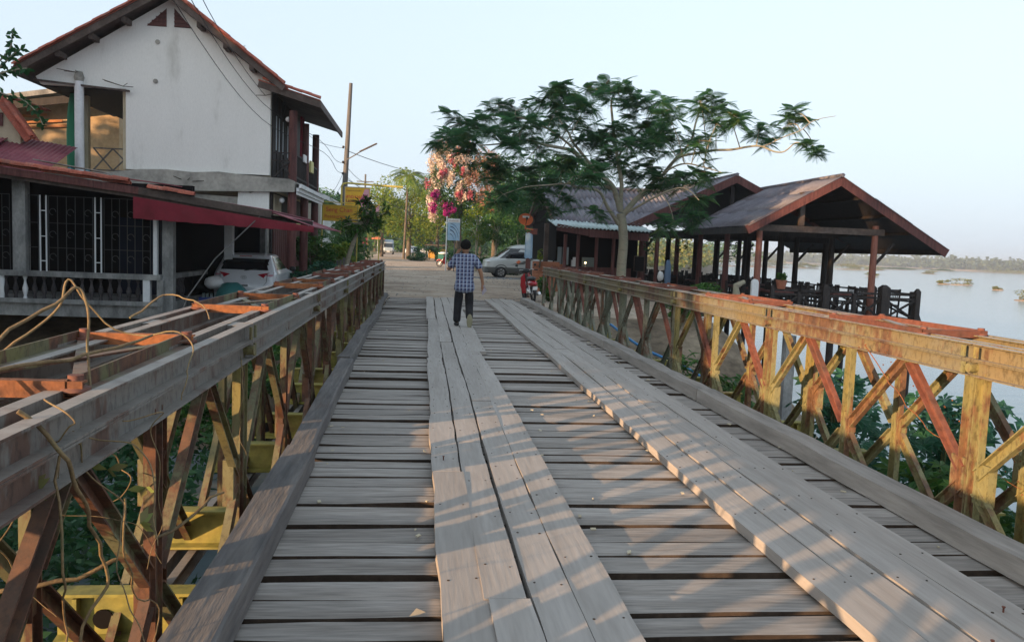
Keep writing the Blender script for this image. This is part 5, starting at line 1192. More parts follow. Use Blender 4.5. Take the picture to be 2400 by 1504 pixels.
for s_ in (-1, 1):
    wheel(sv, s_*.80, .85, .34, .22, s_); wheel(sv, s_*.80, 3.78, .34, .22, s_)
    for yy in (.85, 3.78): part('wheel_arch', MB().tube([(s_*.905, yy+.42*math.cos(a), .34+.42*math.sin(a)) for a in [R(-10+k*20) for k in range(11)]], .03, 5), W['car_grey'], sv)
    part('headlamp', MB().ball((s_*.72, 4.46, .92), (.16, .16, .09), 10, 6), W['chrome'], sv)
    part('door_mirror', MB().ball((s_*1.02, 3.35, 1.3), (.12, .08, .13), 8, 6), W['black'], sv)
    part('door_handle', MB().bb(s_*.91-.02, s_*.91+.02, 2.4, 2.55, 1.02, 1.06), W['chrome'], sv)
    part('door_seam', MB().tube([(s_*.905, 2.27, .5), (s_*.91, 2.27, 1.1), (s_*.85, 2.27, 1.5)], .008, 4), W['car_grey'], sv)
    part('side_stripe', MB().add([(s_*.925, 3.3, .78), (s_*.925, 2.5, .82), (s_*.90, 1.9, 1.12), (s_*.90, 2.1, 1.13), (s_*.93, 2.75, .9)], [(0, 1, 2, 3, 4)]), W['car_grey'], sv)
    part('door_sticker', MB().add([(s_*.93, 2.95, .93), (s_*.928, 2.78, 1.06), (s_*.93, 2.65, .98), (s_*.935, 2.80, .85)], [(0, 1, 2, 3)]), W['orange'], sv)
part('front_bumper', MB().box((0, 4.62, .42), (1.6, .2, .26)), W['car_grey'], sv)
sv.rotation_euler.z = R(93); sv.location = (8.35, 47.2, -.1)
# distant high-roof van seen from the front
fv = E('high_roof_van', 'pale blue-grey high-roof van driving towards the bridge', 'van', (0, 0, 0))
R3 = [(.3, .0, 4.9, .80, .26), (.55, .0, 5.0, .86, .26), (.9, .0, 4.95, .87, .26), (1.15, .0, 4.85, .86, .26), (1.5, .02, 4.45, .83, .26), (1.8, .04, 4.1, .80, .26), (2.1, .1, 3.7, .76, .26), (2.35, .3, 3.3, .68, .28), (2.42, .6, 3.0, .5, .3)]
def cls3(c, v, k):
    x, y_, z = c
    if z < .6: return 'lower_body'
    if 1.2 < z < 1.85 and y_ > 3.8 and abs(x) < .72: return 'windscreen'
    if 1.2 < z < 1.8 and abs(x) > .7 and y_ < 3.9: return 'side_window'
    return 'body'
build_car(fv, R3, cls3, {'body': mat('pale_blue_van_paint', [(.25, .31, .36), (.28, .34, .39)], rough=.35, bump=0, var=.02), 'lower_body': W['car_grey'], 'windscreen': W['glass'], 'side_window': W['glass']}, 3, 48)
for s_ in (-1, 1):
    wheel(fv, s_*.72, .9, .34, .2, s_); wheel(fv, s_*.72, 4.0, .34, .2, s_); part('headlamp', MB().ball((s_*.62, 4.86, .85), (.16, .1, .1), 8, 6), W['white'], fv)
    part('door_mirror', MB().ball((s_*1.0, 4.2, 1.35), (.1, .06, .14), 8, 6), W['black'], fv)
part('number_plate', MB().bb(-.25, .25, 5.0, 5.03, .42, .54), W['white'], fv); part('front_bumper', MB().box((0, 4.95, .42), (1.5, .14, .3)), W['car_grey'], fv)
fv.rotation_euler.z = R(180); fv.location = (-5.2, 140, -.1)
def small_car(lab, loc, rz, m_):
    c = E('parked_car', lab, 'car', (0, 0, 0), 'pale cars parked far down the street')
    build_car(c, R1, cls, {'body': m_, 'lower_trim': m_, 'rear_window': W['glass'], 'side_window': W['glass'], 'windscreen': W['glass']}, 2, 28)
    for s_ in (-1, 1): wheel(c, s_*.78, .72, .31, .2, s_); wheel(c, s_*.78, 3.35, .31, .2, s_)
    c.location = loc; c.rotation_euler.z = rz
small_car('small white car parked close beside the high-roof van', (-.9, 152, -.1), R(160), W['car_white'])
small_car('white car parked side-on under the distant dark trees', (3.3, 150, -.1), R(80), W['car_white'])

# red underbone motorbike seen from behind
mk = E('motorbike', 'red step-through motorbike leaning on its stand at the bridge end', 'motorbike', (0, 0, 0))
def mwheel(y_, r=.285):
    w_ = bpy.data.objects.new('wheel', None); w_.location = (0, y_, r); col.objects.link(w_); w_.parent = mk; w_.empty_display_size = .1
    n, m_ = 24, 8; vs = []; fs = []
    for i in range(n):
        a = 2*math.pi*i/n
        for j in range(m_): b_ = 2*math.pi*j/m_; rr_ = r-.04+.04*math.cos(b_); vs.append((.04*math.sin(b_), rr_*math.cos(a), rr_*math.sin(a)))
    for i in range(n):
        for j in range(m_): fs.append((i*m_+j, i*m_+(j+1) % m_, ((i+1) % n)*m_+(j+1) % m_, ((i+1) % n)*m_+j))
    part('tyre', MB().add(vs, fs, 0, True), W['tyre'], w_)
    part('hub', MB().lathe((-.05, 0, 0), [(.05, 0), (.06, .05), (.05, .1)], 10, axis='x'), W['chrome'], w_)
    for k in range(10): a = k*math.pi/5; part('spoke', MB().tube([(0, .05*math.cos(a), .05*math.sin(a)), (0, (r-.07)*math.cos(a), (r-.07)*math.sin(a))], .004, 4), W['chrome'], w_)
mwheel(0); mwheel(1.22)
part('rear_mudguard', MB().tube([(0, -.28, .30), (0, -.25, .48), (0, -.10, .58), (0, .1, .60)], [.055, .07, .08, .08], 8), W['black'], mk)
mb = MB(); prof = [(.10, -.32, .62), (.12, -.2, .66), (.14, .1, .66), (.13, .4, .64)]
part('side_panel', blob((0, .05, .60), (.13, .42, .12), 2, rough_=.05), W['redplastic'], mk)
part('seat', MB().ball((0, .1, .76), (.13, .38, .07), 12, 8), W['black'], mk)
part('tail_lamp', MB().ball((0, -.34, .62), (.08, .05, .05), 8, 6), W['redlamp'], mk)
part('number_plate', MB().box((0, -.34, .47), (.15, .01, .11), Euler((R(15), 0, 0)).to_matrix()), W['white'], mk)
for s_ in (-1, 1):
    part('leg_shield', MB().add([(s_*.06, .72, .92), (s_*.17, .80, .78), (s_*.20, .84, .5), (s_*.14, .82, .24), (s_*.05, .74, .26)], [(0, 1, 2, 3, 4)]).add([(s_*.06, .76, .92), (s_*.17, .84, .78), (s_*.20, .88, .5), (s_*.14, .86, .24), (s_*.05, .78, .26)], [(4, 3, 2, 1, 0)]), W['redplastic'], mk)
    part('shock_absorber', MB().tube([(s_*.1, -.02, .3), (s_*.1, .08, .62)], .025, 8), W['chrome'], mk)
    part('handlebar', MB().tube([(0, .78, .98), (s_*.18, .76, 1.03), (s_*.30, .68, 1.0)], .014, 6), W['chrome'], mk); part('grip', MB().tube([(s_*.26, .70, 1.01), (s_*.37, .64, .99)], .02, 6), W['black'], mk)
    part('mirror_stem', MB().tube([(s_*.22, .74, 1.02), (s_*.3, .74, 1.14)], .006, 5), W['black'], mk); part('mirror', MB().ball((s_*.31, .74, 1.17), (.055, .015, .035), 8, 6), W['black'], mk)
    part('foot_peg', MB().tube([(0, .3, .26), (s_*.24, .3, .26)], .015, 6), W['black'], mk)
    part('fork', MB().tube([(s_*.06, .82, .75), (s_*.06, 1.22, .29)], .022, 6), W['chrome'], mk)
part('head_cowl', blob((0, .82, .98), (.14, .12, .08), 5, rough_=.05), W['black'], mk)
part('front_mudguard', MB().tube([(0, .98, .42), (0, 1.1, .56), (0, 1.3, .60), (0, 1.48, .48)], [.05, .06, .06, .04], 8), W['redplastic'], mk)
part('engine', MB().lathe((-.1, .42, .32), [(.1, 0), (.13, .04), (.13, .16), (.1, .2)], 12, axis='x'), W['chrome'], mk)
part('exhaust', MB().tube([(.12, .4, .22), (.14, .1, .22), (.15, -.25, .3)], [.025, .045, .05], 8), W['chrome'], mk)
part('frame_tube', MB().tube([(0, .8, .85), (0, .6, .42), (0, .2, .35), (0, 0, .3)], .035, 8), W['black'], mk)
part('side_stand', MB().tube([(-.1, .3, .26), (-.26, .24, .0)], .012, 6), W['black'], mk)
mk.location = (3.66, 25.7, -.09); mk.rotation_euler = (0, R(-6), R(6))
# small step-through with seated rider, mid street
rb = E('motorbike', 'small motorbike standing in the street just left of the walking man', 'motorbike', (0, 0, 0))
for c in [o for o in mk.children]: copy_tree(c, rb)
rb.location = (2.75, 66, -.1); rb.rotation_euler = (0, 0, R(70))
# street stall things far down the right side
st = E('market_cart', 'green cloth-covered cart with white bundles on top, far right of street', 'cart', (2.1, 76, -.1))
part('cart_cover', MB().box((2.15, 76, .55), (1.0, .8, .62), taper=(.9, .9)), W['green_tarp'], st)
part('cart_top', blob((2.15, 76, .93), (.45, .35, .12), 4), W['white'], st)
for x in (1.75, 2.55): part('cart_leg', MB().bb(x-.03, x+.03, 75.7, 75.76, -.1, .3), W['chrome'], st)
yb = E('roadside_kiosk', 'ochre-fronted roadside kiosk under dark trees', 'kiosk', (1.6, 98, -.1))
part('panel', MB().bb(1.0, 3.1, 98, 98.1, .1, 1.15), mat('ochre_panel', [(.42, .22, .03), (.5, .28, .05)], var=.1), yb); part('canopy', MB().bb(.6, 3.4, 97.4, 99.5, 1.6, 1.75), W['fascia'], yb)
for x in (.7, 3.2): part('post', MB().bb(x, x+.1, 97.9, 98.0, -.1, 1.6), W['darkwood'], yb)
um = E('parasol', 'orange and white parasol beyond the high-roof van', 'parasol', (-7.0, 136, -.1))
part('pole', MB().tube([(-7.0, 136, -.1), (-7.0, 136, 2.7)], .04, 6), W['white'], um)
part('canopy', MB().lathe((-7.0, 136, 2.3), [(1.3, 0), (1.25, .05), (.6, .35), (.03, .5)], 12), W['orange'], um)
for i, (x, y_, h, m_) in enumerate(((-4.15, 61, 2.1, 'redwood'), (-4.5, 66, 1.5, 'curb'), (-4.4, 70, 1.5, 'curb'), (-3.95, 43, 1.6, 'yellow_pipe'))):
    if i == 0:
        t = E('small_signpost', 'small red and purple notice on a thin black post, left of street', 'signpost', (x, y_, -.1)); part('post', MB().tube([(x, y_, -.1), (x, y_, h)], .04, 6), W['black'], t); part('notice', MB().bb(x-.35, x+.35, y_-.05, y_-.02, 1.5, 2.1), plain('maroon_print', (.2, .04, .08), .6), t); part('notice', MB().bb(x-.25, x+.25, y_-.05, y_-.02, 1.2, 1.45), plain('violet_print', (.1, .05, .3), .6), t)
    else: solo('garden_post', MB().tube([(x, y_, -.1), (x, y_, h)], .06, 6), W[m_], ['', 'weathered garden post nearest the small notice', 'weathered garden post farther up the left side', 'yellow garden post under the yellow signs'][i], 'post')
# picket-like grey planter boards at the far end of the left truss
pk = E('picket_fence', 'short pale grey picket fence at the foot of the leaning tree', 'fence', (-2.9, 31, -.2))
for i in range(7): part('picket', MB().bb(-3.35+i*.12, -3.26+i*.12, 31, 31.03, -.2, .95+.06*math.sin(i*2)), W['curb'], pk)

# ------------------------------------------------------------------ the walking man
def skin_obj(name, J, Edg, mat_, parent, sub=2, label=None, smooth=True):
    names = list(J); me_ = bpy.data.meshes.new(name); me_.from_pydata([J[k][0] for k in names], [(names.index(a), names.index(b_)) for a, b_ in Edg], [])
    o = bpy.data.objects.new(name, me_); col.objects.link(o)
    sm_ = o.modifiers.new('s', 'SKIN'); sm_.use_smooth_shade = True
    sv_ = me_.skin_vertices[0].data if me_.skin_vertices else None
    if sv_ is None:
        bm_ = __import__('bmesh').new(); bm_.from_mesh(me_); bm_.verts.layers.skin.verify(); bm_.to_mesh(me_); bm_.free(); sv_ = me_.skin_vertices[0].data
    for i, k in enumerate(names):
        r_ = J[k][1]; sv_[i].radius = (r_, r_) if not isinstance(r_, tuple) else r_
        sv_[i].use_root = (i == 0)
    sb = o.modifiers.new('d', 'SUBSURF'); sb.levels = sub; sb.render_levels = sub
    bpy.context.view_layer.update(); dg = bpy.context.evaluated_depsgraph_get()
    m2 = bpy.data.meshes.new_from_object(o.evaluated_get(dg)); m2.materials.clear(); m2.materials.append(mat_)
    bpy.data.objects.remove(o)
    o2 = bpy.data.objects.new(name, m2); col.objects.link(o2)
    if parent is not None: o2.parent = parent
    if label: o2['label'] = label
    return o2
mn = E('person', 'man in blue checked short-sleeved shirt and black trousers walking away over the bridge', 'person', (0, 0, 0))
body = {'pelvis': ((0, 0, .90), (.13, .10)), 'belly': ((0, .0, 1.05), (.13, .10)), 'chest': ((0, .01, 1.25), (.16, .11)), 'neckb': ((0, .0, 1.42), (.075, .07)), 'neck': ((0, .01, 1.49), .055), 'hbase': ((.0, .02, 1.56), (.072, .082)), 'hmid': ((0, .025, 1.63), (.078, .094)), 'htop': ((0, .02, 1.69), (.062, .075)),
 'shL': ((-.17, 0, 1.38), .06), 'elL': ((-.30, .02, 1.14), .042), 'wrL': ((-.22, .18, 1.36), .028), 'hdL': ((-.14, .14, 1.50), (.035, .022)),
 'shR': ((.17, 0, 1.38), .06), 'elR': ((.29, -.02, 1.12), .042), 'wrR': ((.335, .04, .88), .028), 'hdR': ((.335, .05, .80), (.024, .036)),
 'hipL': ((-.09, 0, .86), .095), 'knL': ((-.10, .03, .48), .058), 'anL': ((-.115, .0, .09), .042), 'toL': ((-.12, .16, .035), (.045, .03)),
 'hipR': ((.09, 0, .86), .095), 'knR': ((.10, .06, .48), .058), 'anR': ((.11, -.14, .16), .042), 'toR': ((.115, -.06, .03), (.045, .03))}
be_ = [('pelvis', 'belly'), ('belly', 'chest'), ('chest', 'neckb'), ('neckb', 'neck'), ('neck', 'hbase'), ('hbase', 'hmid'), ('hmid', 'htop'), ('chest', 'shL'), ('shL', 'elL'), ('elL', 'wrL'), ('wrL', 'hdL'), ('chest', 'shR'), ('shR', 'elR'), ('elR', 'wrR'), ('wrR', 'hdR'), ('pelvis', 'hipL'), ('hipL', 'knL'), ('knL', 'anL'), ('anL', 'toL'), ('pelvis', 'hipR'), ('hipR', 'knR'), ('knR', 'anR'), ('anR', 'toR')]
for side, hd, dirv in (('L', (-.14, .14, 1.50), (.03, -.02, .07)), ('R', (.335, .05, .80), (.0, .01, -.07))):
    for f, (dx, l_) in enumerate(((-.024, .85), (-.008, 1.0), (.008, .95), (.024, .75))):
        a = 'f%s%d' % (side, f); off = (dx, 0, 0) if side == 'L' else (0, dx, 0)
        p1 = tuple(hd[i]+off[i]+dirv[i]*.6*l_ for i in range(3)); p2 = tuple(hd[i]+off[i]*1.05+dirv[i]*1.15*l_+((-.02 if i == 0 else 0) if side == 'R' else (.015 if i == 0 else 0)) for i in range(3))
        body[a+'a'] = (p1, .0095); body[a+'b'] = (p2, .008); be_ += [('hd'+side, a+'a'), (a+'a', a+'b')]
    th = tuple(hd[i]+((-.03, -.01, -.03)[i] if side == 'R' else (.03, -.02, .0)[i]) for i in range(3)); body['t'+side] = (th, .010); be_.append(('hd'+side, 't'+side))
skin_obj('body', body, be_, W['skin'], mn)
part('ear', MB().ball((-.083, .01, 1.615), (.014, .022, .034), 8, 6), W['skin'], mn); part('ear', MB().ball((.083, .01, 1.615), (.014, .022, .034), 8, 6), W['skin'], mn)
part('nose', MB().ball((0, .125, 1.60), (.014, .022, .024), 8, 6), W['skin'], mn); part('mouth', MB().ball((0, .112, 1.565), (.025, .008, .007), 8, 6), W['redwood'], mn)
for s_ in (-1, 1): part('eye', MB().ball((s_*.03, .108, 1.63), (.012, .008, .008), 8, 6), W['white'], mn)
hr = MB().ball((0, 0, 0), 1, 18, 14); hv_ = []
for v in hr.v:
    k_ = 1+.05*noise.noise(Vector(v)*4); x, y_, z = v[0]*.098*k_, v[1]*.118*k_, v[2]*.12*k_
    if z < -.02 and y_ > .0: y_ *= .35
    if z < -.055: z = -.055-(-.055-z)*.75; x *= .86
    if y_ > .07 and z < .03: y_ = .05
    hv_.append((x, y_+.008, z+1.655))
hr.v = hv_; part('hair', hr, W['hair'], mn)
# shirt and trousers
pm = bpy.data.materials.new('blue_check_shirt_cloth'); pm.use_nodes = True; N = pm.node_tree.nodes; Lk = pm.node_tree.links; b = N['Principled BSDF']; b.inputs['Roughness'].default_value = .9
tc = N.new('ShaderNodeTexCoord'); sx_ = N.new('ShaderNodeSeparateXYZ'); Lk.new(tc.outputs['Object'], sx_.inputs[0])
def stripes(src, per, width, off=0):
    a = N.new('ShaderNodeMath'); a.operation = 'MULTIPLY_ADD'; a.inputs[1].default_value = 1/per; a.inputs[2].default_value = 10+off; Lk.new(src, a.inputs[0])
    f = N.new('ShaderNodeMath'); f.operation = 'FRACT'; Lk.new(a.outputs[0], f.inputs[0]); l = N.new('ShaderNodeMath'); l.operation = 'LESS_THAN'; l.inputs[1].default_value = width; Lk.new(f.outputs[0], l.inputs[0]); return l.outputs[0]
def mix(fac, A, B_):
    m_ = N.new('ShaderNodeMix'); m_.data_type = 'RGBA'; Lk.new(fac, m_.inputs['Factor'])
    for s_, v in (('A', A), ('B', B_)):
        if isinstance(v, tuple): m_.inputs[s_].default_value = (*v, 1)
        else: Lk.new(v, m_.inputs[s_])
    return m_.outputs['Result']
vx, vz = stripes(sx_.outputs['X'], .066, .5), stripes(sx_.outputs['Z'], .075, .5)
c1 = mix(vx, (.09, .11, .19), (.05, .06, .12)); c2 = mix(vz, c1, (.12, .17, .29))
ad = N.new('ShaderNodeMath'); ad.operation = 'MULTIPLY'; Lk.new(vx, ad.inputs[0]); Lk.new(vz, ad.inputs[1]); c3 = mix(ad.outputs[0], c2, (.045, .045, .10))
c4 = mix(stripes(sx_.outputs['X'], .066, .13, .45), c3, (.42, .46, .56)); c5 = mix(stripes(sx_.outputs['Z'], .075, .13, .45), c4, (.42, .46, .56)); Lk.new(c5, b.inputs['Base Color'])
sh = {'mid': ((0, 0, 1.10), (.175, .125)), 'hem': ((0, -.01, .84), (.20, .155)), 'hem2': ((0, -.01, .665), (.22, .175)), 'chest': ((0, .0, 1.27), (.185, .13)), 'top': ((0, 0, 1.43), (.14, .10)), 'col': ((0, .0, 1.53), (.076, .078)),
      'sL': ((-.18, 0, 1.41), .09), 's2L': ((-.235, .01, 1.27), .078), 's3L': ((-.285, .015, 1.18), .074), 'sR': ((.18, 0, 1.41), .09), 's2R': ((.235, -.01, 1.27), .078), 's3R': ((.275, -.015, 1.17), .076)}
skin_obj('shirt', sh, [('mid', 'hem'), ('hem', 'hem2'), ('mid', 'chest'), ('chest', 'top'), ('top', 'col'), ('chest', 'sL'), ('sL', 's2L'), ('s2L', 's3L'), ('chest', 'sR'), ('sR', 's2R'), ('s2R', 's3R')], pm, mn)
tr_ = {'w': ((0, 0, .80), (.12, .085)), 'hL': ((-.088, 0, .74), .088), 'tL': ((-.095, .02, .60), .092), 'kL': ((-.105, .03, .46), .082), 'sL': ((-.115, .01, .25), .076), 'aL': ((-.118, .0, .07), .074),
       'hR': ((.088, 0, .74), .088), 'tR': ((.095, .035, .60), .092), 'kR': ((.10, .06, .47), .082), 'sR': ((.105, -.04, .30), .074), 'aR': ((.11, -.13, .15), .070)}
skin_obj('trousers', tr_, [('w', 'hL'), ('hL', 'tL'), ('tL', 'kL'), ('kL', 'sL'), ('sL', 'aL'), ('w', 'hR'), ('hR', 'tR'), ('tR', 'kR'), ('kR', 'sR'), ('sR', 'aR')], W['trouser'], mn)
part('shoe', MB().ball((-.12, .06, .045), (.052, .14, .045), 12, 8), W['black'], mn)
part('shoe', MB().ball((0, 0, 0), (.052, .045, .14), 12, 8), W['black'], mn).location = (.115, -.12, .125)
so = part('sole', MB().ball((0, 0, 0), (.055, .012, .145), 12, 8), W['sole'], mn, 'pale olive sole of the raised right shoe'); so.location = (.115, -.168, .125); so.rotation_euler.x = R(-8)
mn.location = (.87, 15.65, .055); mn.rotation_euler.z = R(-3); mn.scale = (1.06, 1.0, .945)
solo('leaflet', MB().add([(1.21, 15.67, .83), (1.245, 15.63, .87), (1.305, 15.65, .76), (1.225, 15.69, .66)], [(0, 1, 2, 3)]).add([(1.212, 15.682, .83), (1.247, 15.642, .87), (1.307, 15.662, .76), (1.227, 15.702, .66)], [(3, 2, 1, 0)]), plain('printed_paper', (.4, .36, .42), .6), "folded paper leaflet held in the walking man's right hand", 'leaflet')
# ------------------------------------------------------------------ vegetation helpers
def leaf_cloud_data(clusters, size, rg_, aspect=.45, up_=.5, shell=.55, fold=.0):
    rs = np.random.RandomState(rg_.randint(0, 10**6)); Vs = []
    C_ = []
    for (x, y_, z, rx, ry, rz, n) in clusters:
        d = rs.normal(size=(n, 3)); d /= np.linalg.norm(d, axis=1)[:, None]
        r_ = shell+(1-shell)*rs.rand(n)**.7
        r_ = r_*(1+.25*np.sin(d[:, 0]*5+x)*np.sin(d[:, 1]*4+z)*np.sin(d[:, 2]*6+y_))
        C_.append(np.array([x, y_, z])+d*r_[:, None]*np.array([rx, ry, rz]))
    C_ = np.concatenate(C_); n = len(C_)
    a = rs.normal(size=(n, 3)); a[:, 2] *= .6; a /= np.linalg.norm(a, axis=1)[:, None]
    nrm = rs.normal(size=(n, 3)); nrm[:, 2] = np.abs(nrm[:, 2])+up_; b_ = np.cross(a, nrm); b_ /= np.linalg.norm(b_, axis=1)[:, None]+1e-9
    s_ = size*(.6+.8*rs.rand(n))[:, None]
    V_ = np.stack([C_-a*s_*.5, C_+b_*s_*aspect*.5, C_+a*s_*.5, C_-b_*s_*aspect*.5], 1).reshape(-1, 3)
    F_ = np.arange(4*n).reshape(-1, 4)
    return V_, F_
def foliage(name, clusters, size, m_, parent, seed=1, kind=None, **kw):
    V_, F_ = leaf_cloud_data(clusters, size, random.Random(seed), **kw)
    o = bpy.data.objects.new(name, npmesh(name, V_-np.array(OFF.get(parent.name, (0, 0, 0)) if parent is not None else (0, 0, 0)), F_, m_))
    col.objects.link(o)
    if parent is not None: o.parent = parent
    if kind: o['kind'] = kind
    return o
def crown_clusters(x, y_, z, rx, ry, rz, k, n, rg_, f=.42):
    out = []
    for i in range(k):
        while True:
            d = Vector((rg_.uniform(-1, 1), rg_.uniform(-1, 1), rg_.uniform(-1, 1)))
            if .25 < d.length < 1: break
        d = d*(.78/max(d.length, .6)); s_ = rg_.uniform(.7, 1.25)*f
        out.append((x+d.x*rx, y_+d.y*ry, z+d.z*rz, rx*s_, ry*s_, rz*s_*.8, int(n/k)))
    return out
def tree(name, label, x, y_, z0, z1, r, m_, n=2500, leaf=.3, k=14, trunk_r=.18, seed=1, group=None, cat='tree', base=-.1, bark='bark2', ry=None, lean=0):
    t = E(name, label, cat, (x, y_, base), group); rg_ = random.Random(seed); zc = (z0+z1)/2; rz = (z1-z0)/2
    cl = crown_clusters(x, y_, zc, r, ry or r, rz, k, n, rg_)
    foliage('crown', cl, leaf, m_, t, seed)
    part('trunk', MB().tube([(x+lean, y_, base-.2), (x+lean*.6, y_, base+(zc-base)*.4), (x, y_, zc)], [trunk_r*1.3, trunk_r, trunk_r*.6], 8), W[bark], t)
    for i in range(min(7, k)):
        c = cl[i]; part('limb', MB().tube([(x+lean*.4, y_, base+(zc-base)*(.45+.06*i)), ((x+c[0])/2, (y_+c[1])/2, (zc+c[2])/2-.1*rz), c[:3]], [trunk_r*.5, trunk_r*.35, trunk_r*.15], 5), W[bark], t)
    return t
def fit_fp():
    foliage('leaves', [(12.2, 26.3, 1.0, .16, .16, .14, 60)], .22, LF['green'], fp, 5)
fit_fp()
# ------------------------------------------------------------------ flame tree by the restaurant
LIMBS = {
 'trunk':([(6.9, 27.0, -0.35), (6.81, 27.0, 0.91), (6.83, 27.0, 2.07), (6.69, 27.0, 2.93)],.17,.15),
 'A':([(6.66, 27.0, 3.02), (6.41, 26.8, 3.66), (5.86, 26.6, 4.13), (5.34, 26.4, 4.43), (4.8, 26.2, 4.78), (4.36, 26.0, 4.86), (3.76, 25.8, 4.91), (3.25, 25.5, 4.98), (2.55, 25.2, 4.82), (1.68, 25.0, 4.7)],0.1,0.02),
 'B':([(6.68, 27.0, 2.94), (6.7, 27.1, 3.86), (6.51, 27.3, 4.94), (6.37, 27.5, 6.03), (6.3, 27.5, 6.73), (6.52, 27.5, 7.07)],0.09,0.02),
 'C':([(6.78, 27.0, 2.9), (7.21, 27.0, 3.41), (7.74, 27.2, 3.92), (8.21, 27.4, 4.37), (8.8, 27.8, 5.0), (9.35, 28.2, 5.62), (9.72, 28.5, 6.62), (9.75, 28.6, 7.13)],0.11,0.02),
 'D':([(8.21, 27.4, 4.4), (8.55, 27.0, 4.84), (9.4, 26.6, 5.07), (10.07, 26.3, 5.13), (10.56, 26.0, 5.24), (10.96, 25.8, 5.27), (11.36, 25.6, 5.09), (11.62, 25.5, 5.09), (11.92, 25.3, 5.34), (12.21, 25.2, 5.21)],0.055,0.015),
 'D2':([(10.96, 25.8, 5.27), (11.56, 25.7, 5.51), (12.15, 25.6, 5.76), (12.52, 25.5, 6.08), (13.25, 25.4, 6.28)],0.025,0.008),
 'E':([(6.62, 27.0, 2.56), (6.08, 26.5, 3.09), (5.65, 26.0, 3.57), (4.92, 25.6, 3.61), (4.45, 25.2, 3.67), (3.64, 25.0, 3.56)],0.07,0.02),
 'F':([(5.86, 26.6, 4.13), (5.17, 27.2, 4.97), (4.95, 27.8, 5.52), (4.68, 28.2, 6.03), (4.45, 28.4, 6.66), (4.19, 28.5, 7.07)],0.06,0.015),
 'G':([(6.55, 27.3, 4.8), (7.18, 28.0, 5.53), (7.85, 28.5, 6.2), (8.23, 29.0, 6.79), (8.55, 29.0, 7.05)],0.045,0.012),
 'H':([(7.74, 27.2, 3.92), (7.99, 26.3, 4.35), (8.43, 25.8, 4.53), (8.89, 25.4, 4.41), (9.43, 25.2, 4.3)],0.045,0.012),
 'I':([(6.41, 26.8, 3.66), (5.64, 27.5, 4.05), (4.53, 28.0, 4.4), (3.41, 28.5, 4.32), (2.4, 29.0, 4.24)],0.05,0.012),
 'J':([(5.34, 26.4, 4.43), (4.31, 27.0, 5.49), (3.16, 27.0, 5.91), (2.17, 27.0, 5.92), (1.2, 27.0, 5.59), (0.51, 27.0, 5.35)],0.05,0.012),
 'K':([(6.78, 27.0, 2.9), (7.62, 26.0, 3.48), (8.27, 25.4, 3.75), (8.72, 25.0, 3.34)],0.05,0.012)}
CLUST = [(0.62, 25.75, 5.11, 0.61), (1.34, 26.98, 5.59, 0.78), (2.11, 26.28, 5.74, 0.83), (3.03, 27.22, 6.14, 0.64), (2.39, 27.3, 6.33, 0.43), (3.07, 25.06, 5.28, 0.79), (2.41, 24.85, 4.84, 0.72), (1.56, 28.15, 5.13, 0.59), (3.94, 25.84, 6.57, 0.61), (4.47, 25.74, 6.45, 0.61), (4.57, 28.78, 6.48, 0.76), (4.95, 26.68, 5.89, 0.77), (3.92, 28.15, 5.19, 0.89), (3.19, 26.71, 4.28, 0.98), (2.41, 27.36, 4.17, 0.72), (2.53, 25.4, 3.27, 0.67), (3.73, 27.34, 3.52, 0.72), (6.1, 28.27, 7.22, 0.67), (6.38, 26.89, 6.91, 0.71), (7.19, 27.77, 6.98, 0.58), (7.88, 27.49, 6.75, 0.58), (7.47, 25.06, 6.05, 0.46), (5.79, 27.83, 5.39, 0.81), (6.22, 27.16, 5.76, 0.71), (6.54, 26.01, 5.07, 0.82), (5.09, 24.92, 4.21, 0.66), (7.54, 28.26, 5.98, 0.89), (7.72, 26.69, 5.35, 0.7), (8.28, 27.68, 5.94, 0.66), (9.12, 28.32, 5.64, 0.82), (7.75, 27.66, 4.61, 0.73), (7.06, 28.48, 4.5, 0.82), (8.9, 26.1, 6.71, 0.55), (9.34, 26.3, 6.5, 0.55), (9.53, 25.05, 6.11, 0.5), (9.2, 25.23, 5.78, 0.4), (8.79, 25.55, 5.27, 0.54), (8.86, 27.31, 4.34, 0.72), (9.03, 25.66, 4.35, 0.61), (7.98, 26.34, 4.08, 0.62), (10.85, 25.78, 5.82, 0.43), (12.35, 26.26, 6.46, 0.55), (12.09, 26.29, 6.1, 0.42), (11.43, 26.39, 5.52, 0.28), (12.11, 25.14, 5.26, 0.26), (13.08, 26.35, 5.29, 0.28), (8.98, 25.75, 3.39, 0.52), (9.37, 27.66, 3.0, 0.61), (8.13, 25.64, 2.66, 0.49), (5.05, 28.13, 3.34, 0.44), (4.44, 27.09, 3.04, 0.31), (5.65, 25.94, 2.84, 0.25), (4.3, 25.05, 4.44, 0.59), (6.35, 28.22, 5.03, 0.59), (1.14, 28.76, 5.4, 0.53), (4.92, 25.15, 6.05, 0.46), (4.55, 28.0, 3.89, 0.52)]
ft = E('flame_tree', 'spreading flat-topped tree with feathery drooping leaves in front of the restaurant', 'tree', (6.85, 27, -.1))
allp = []
for k_, (pts, r1, r2) in LIMBS.items():
    sp = smooth_pts(pts, 5); n = len(sp); rs_ = [r1+(r2-r1)*(i/(n-1))**.8 for i in range(n)]
    sp = [p+Vector((noise.noise(p*1.3), noise.noise(p*1.3+Vector((9, 0, 0))), noise.noise(p*1.3+Vector((0, 9, 0)))))*.05*(0 if k_ == 'trunk' else 1) for p in sp]
    part('trunk' if k_ == 'trunk' else 'limb', MB().tube(sp, rs_, 10 if r1 > .08 else 7), W['bark'], ft)
    if k_ != 'trunk': allp += [(p, rr_) for p, rr_ in zip(sp, rs_)]
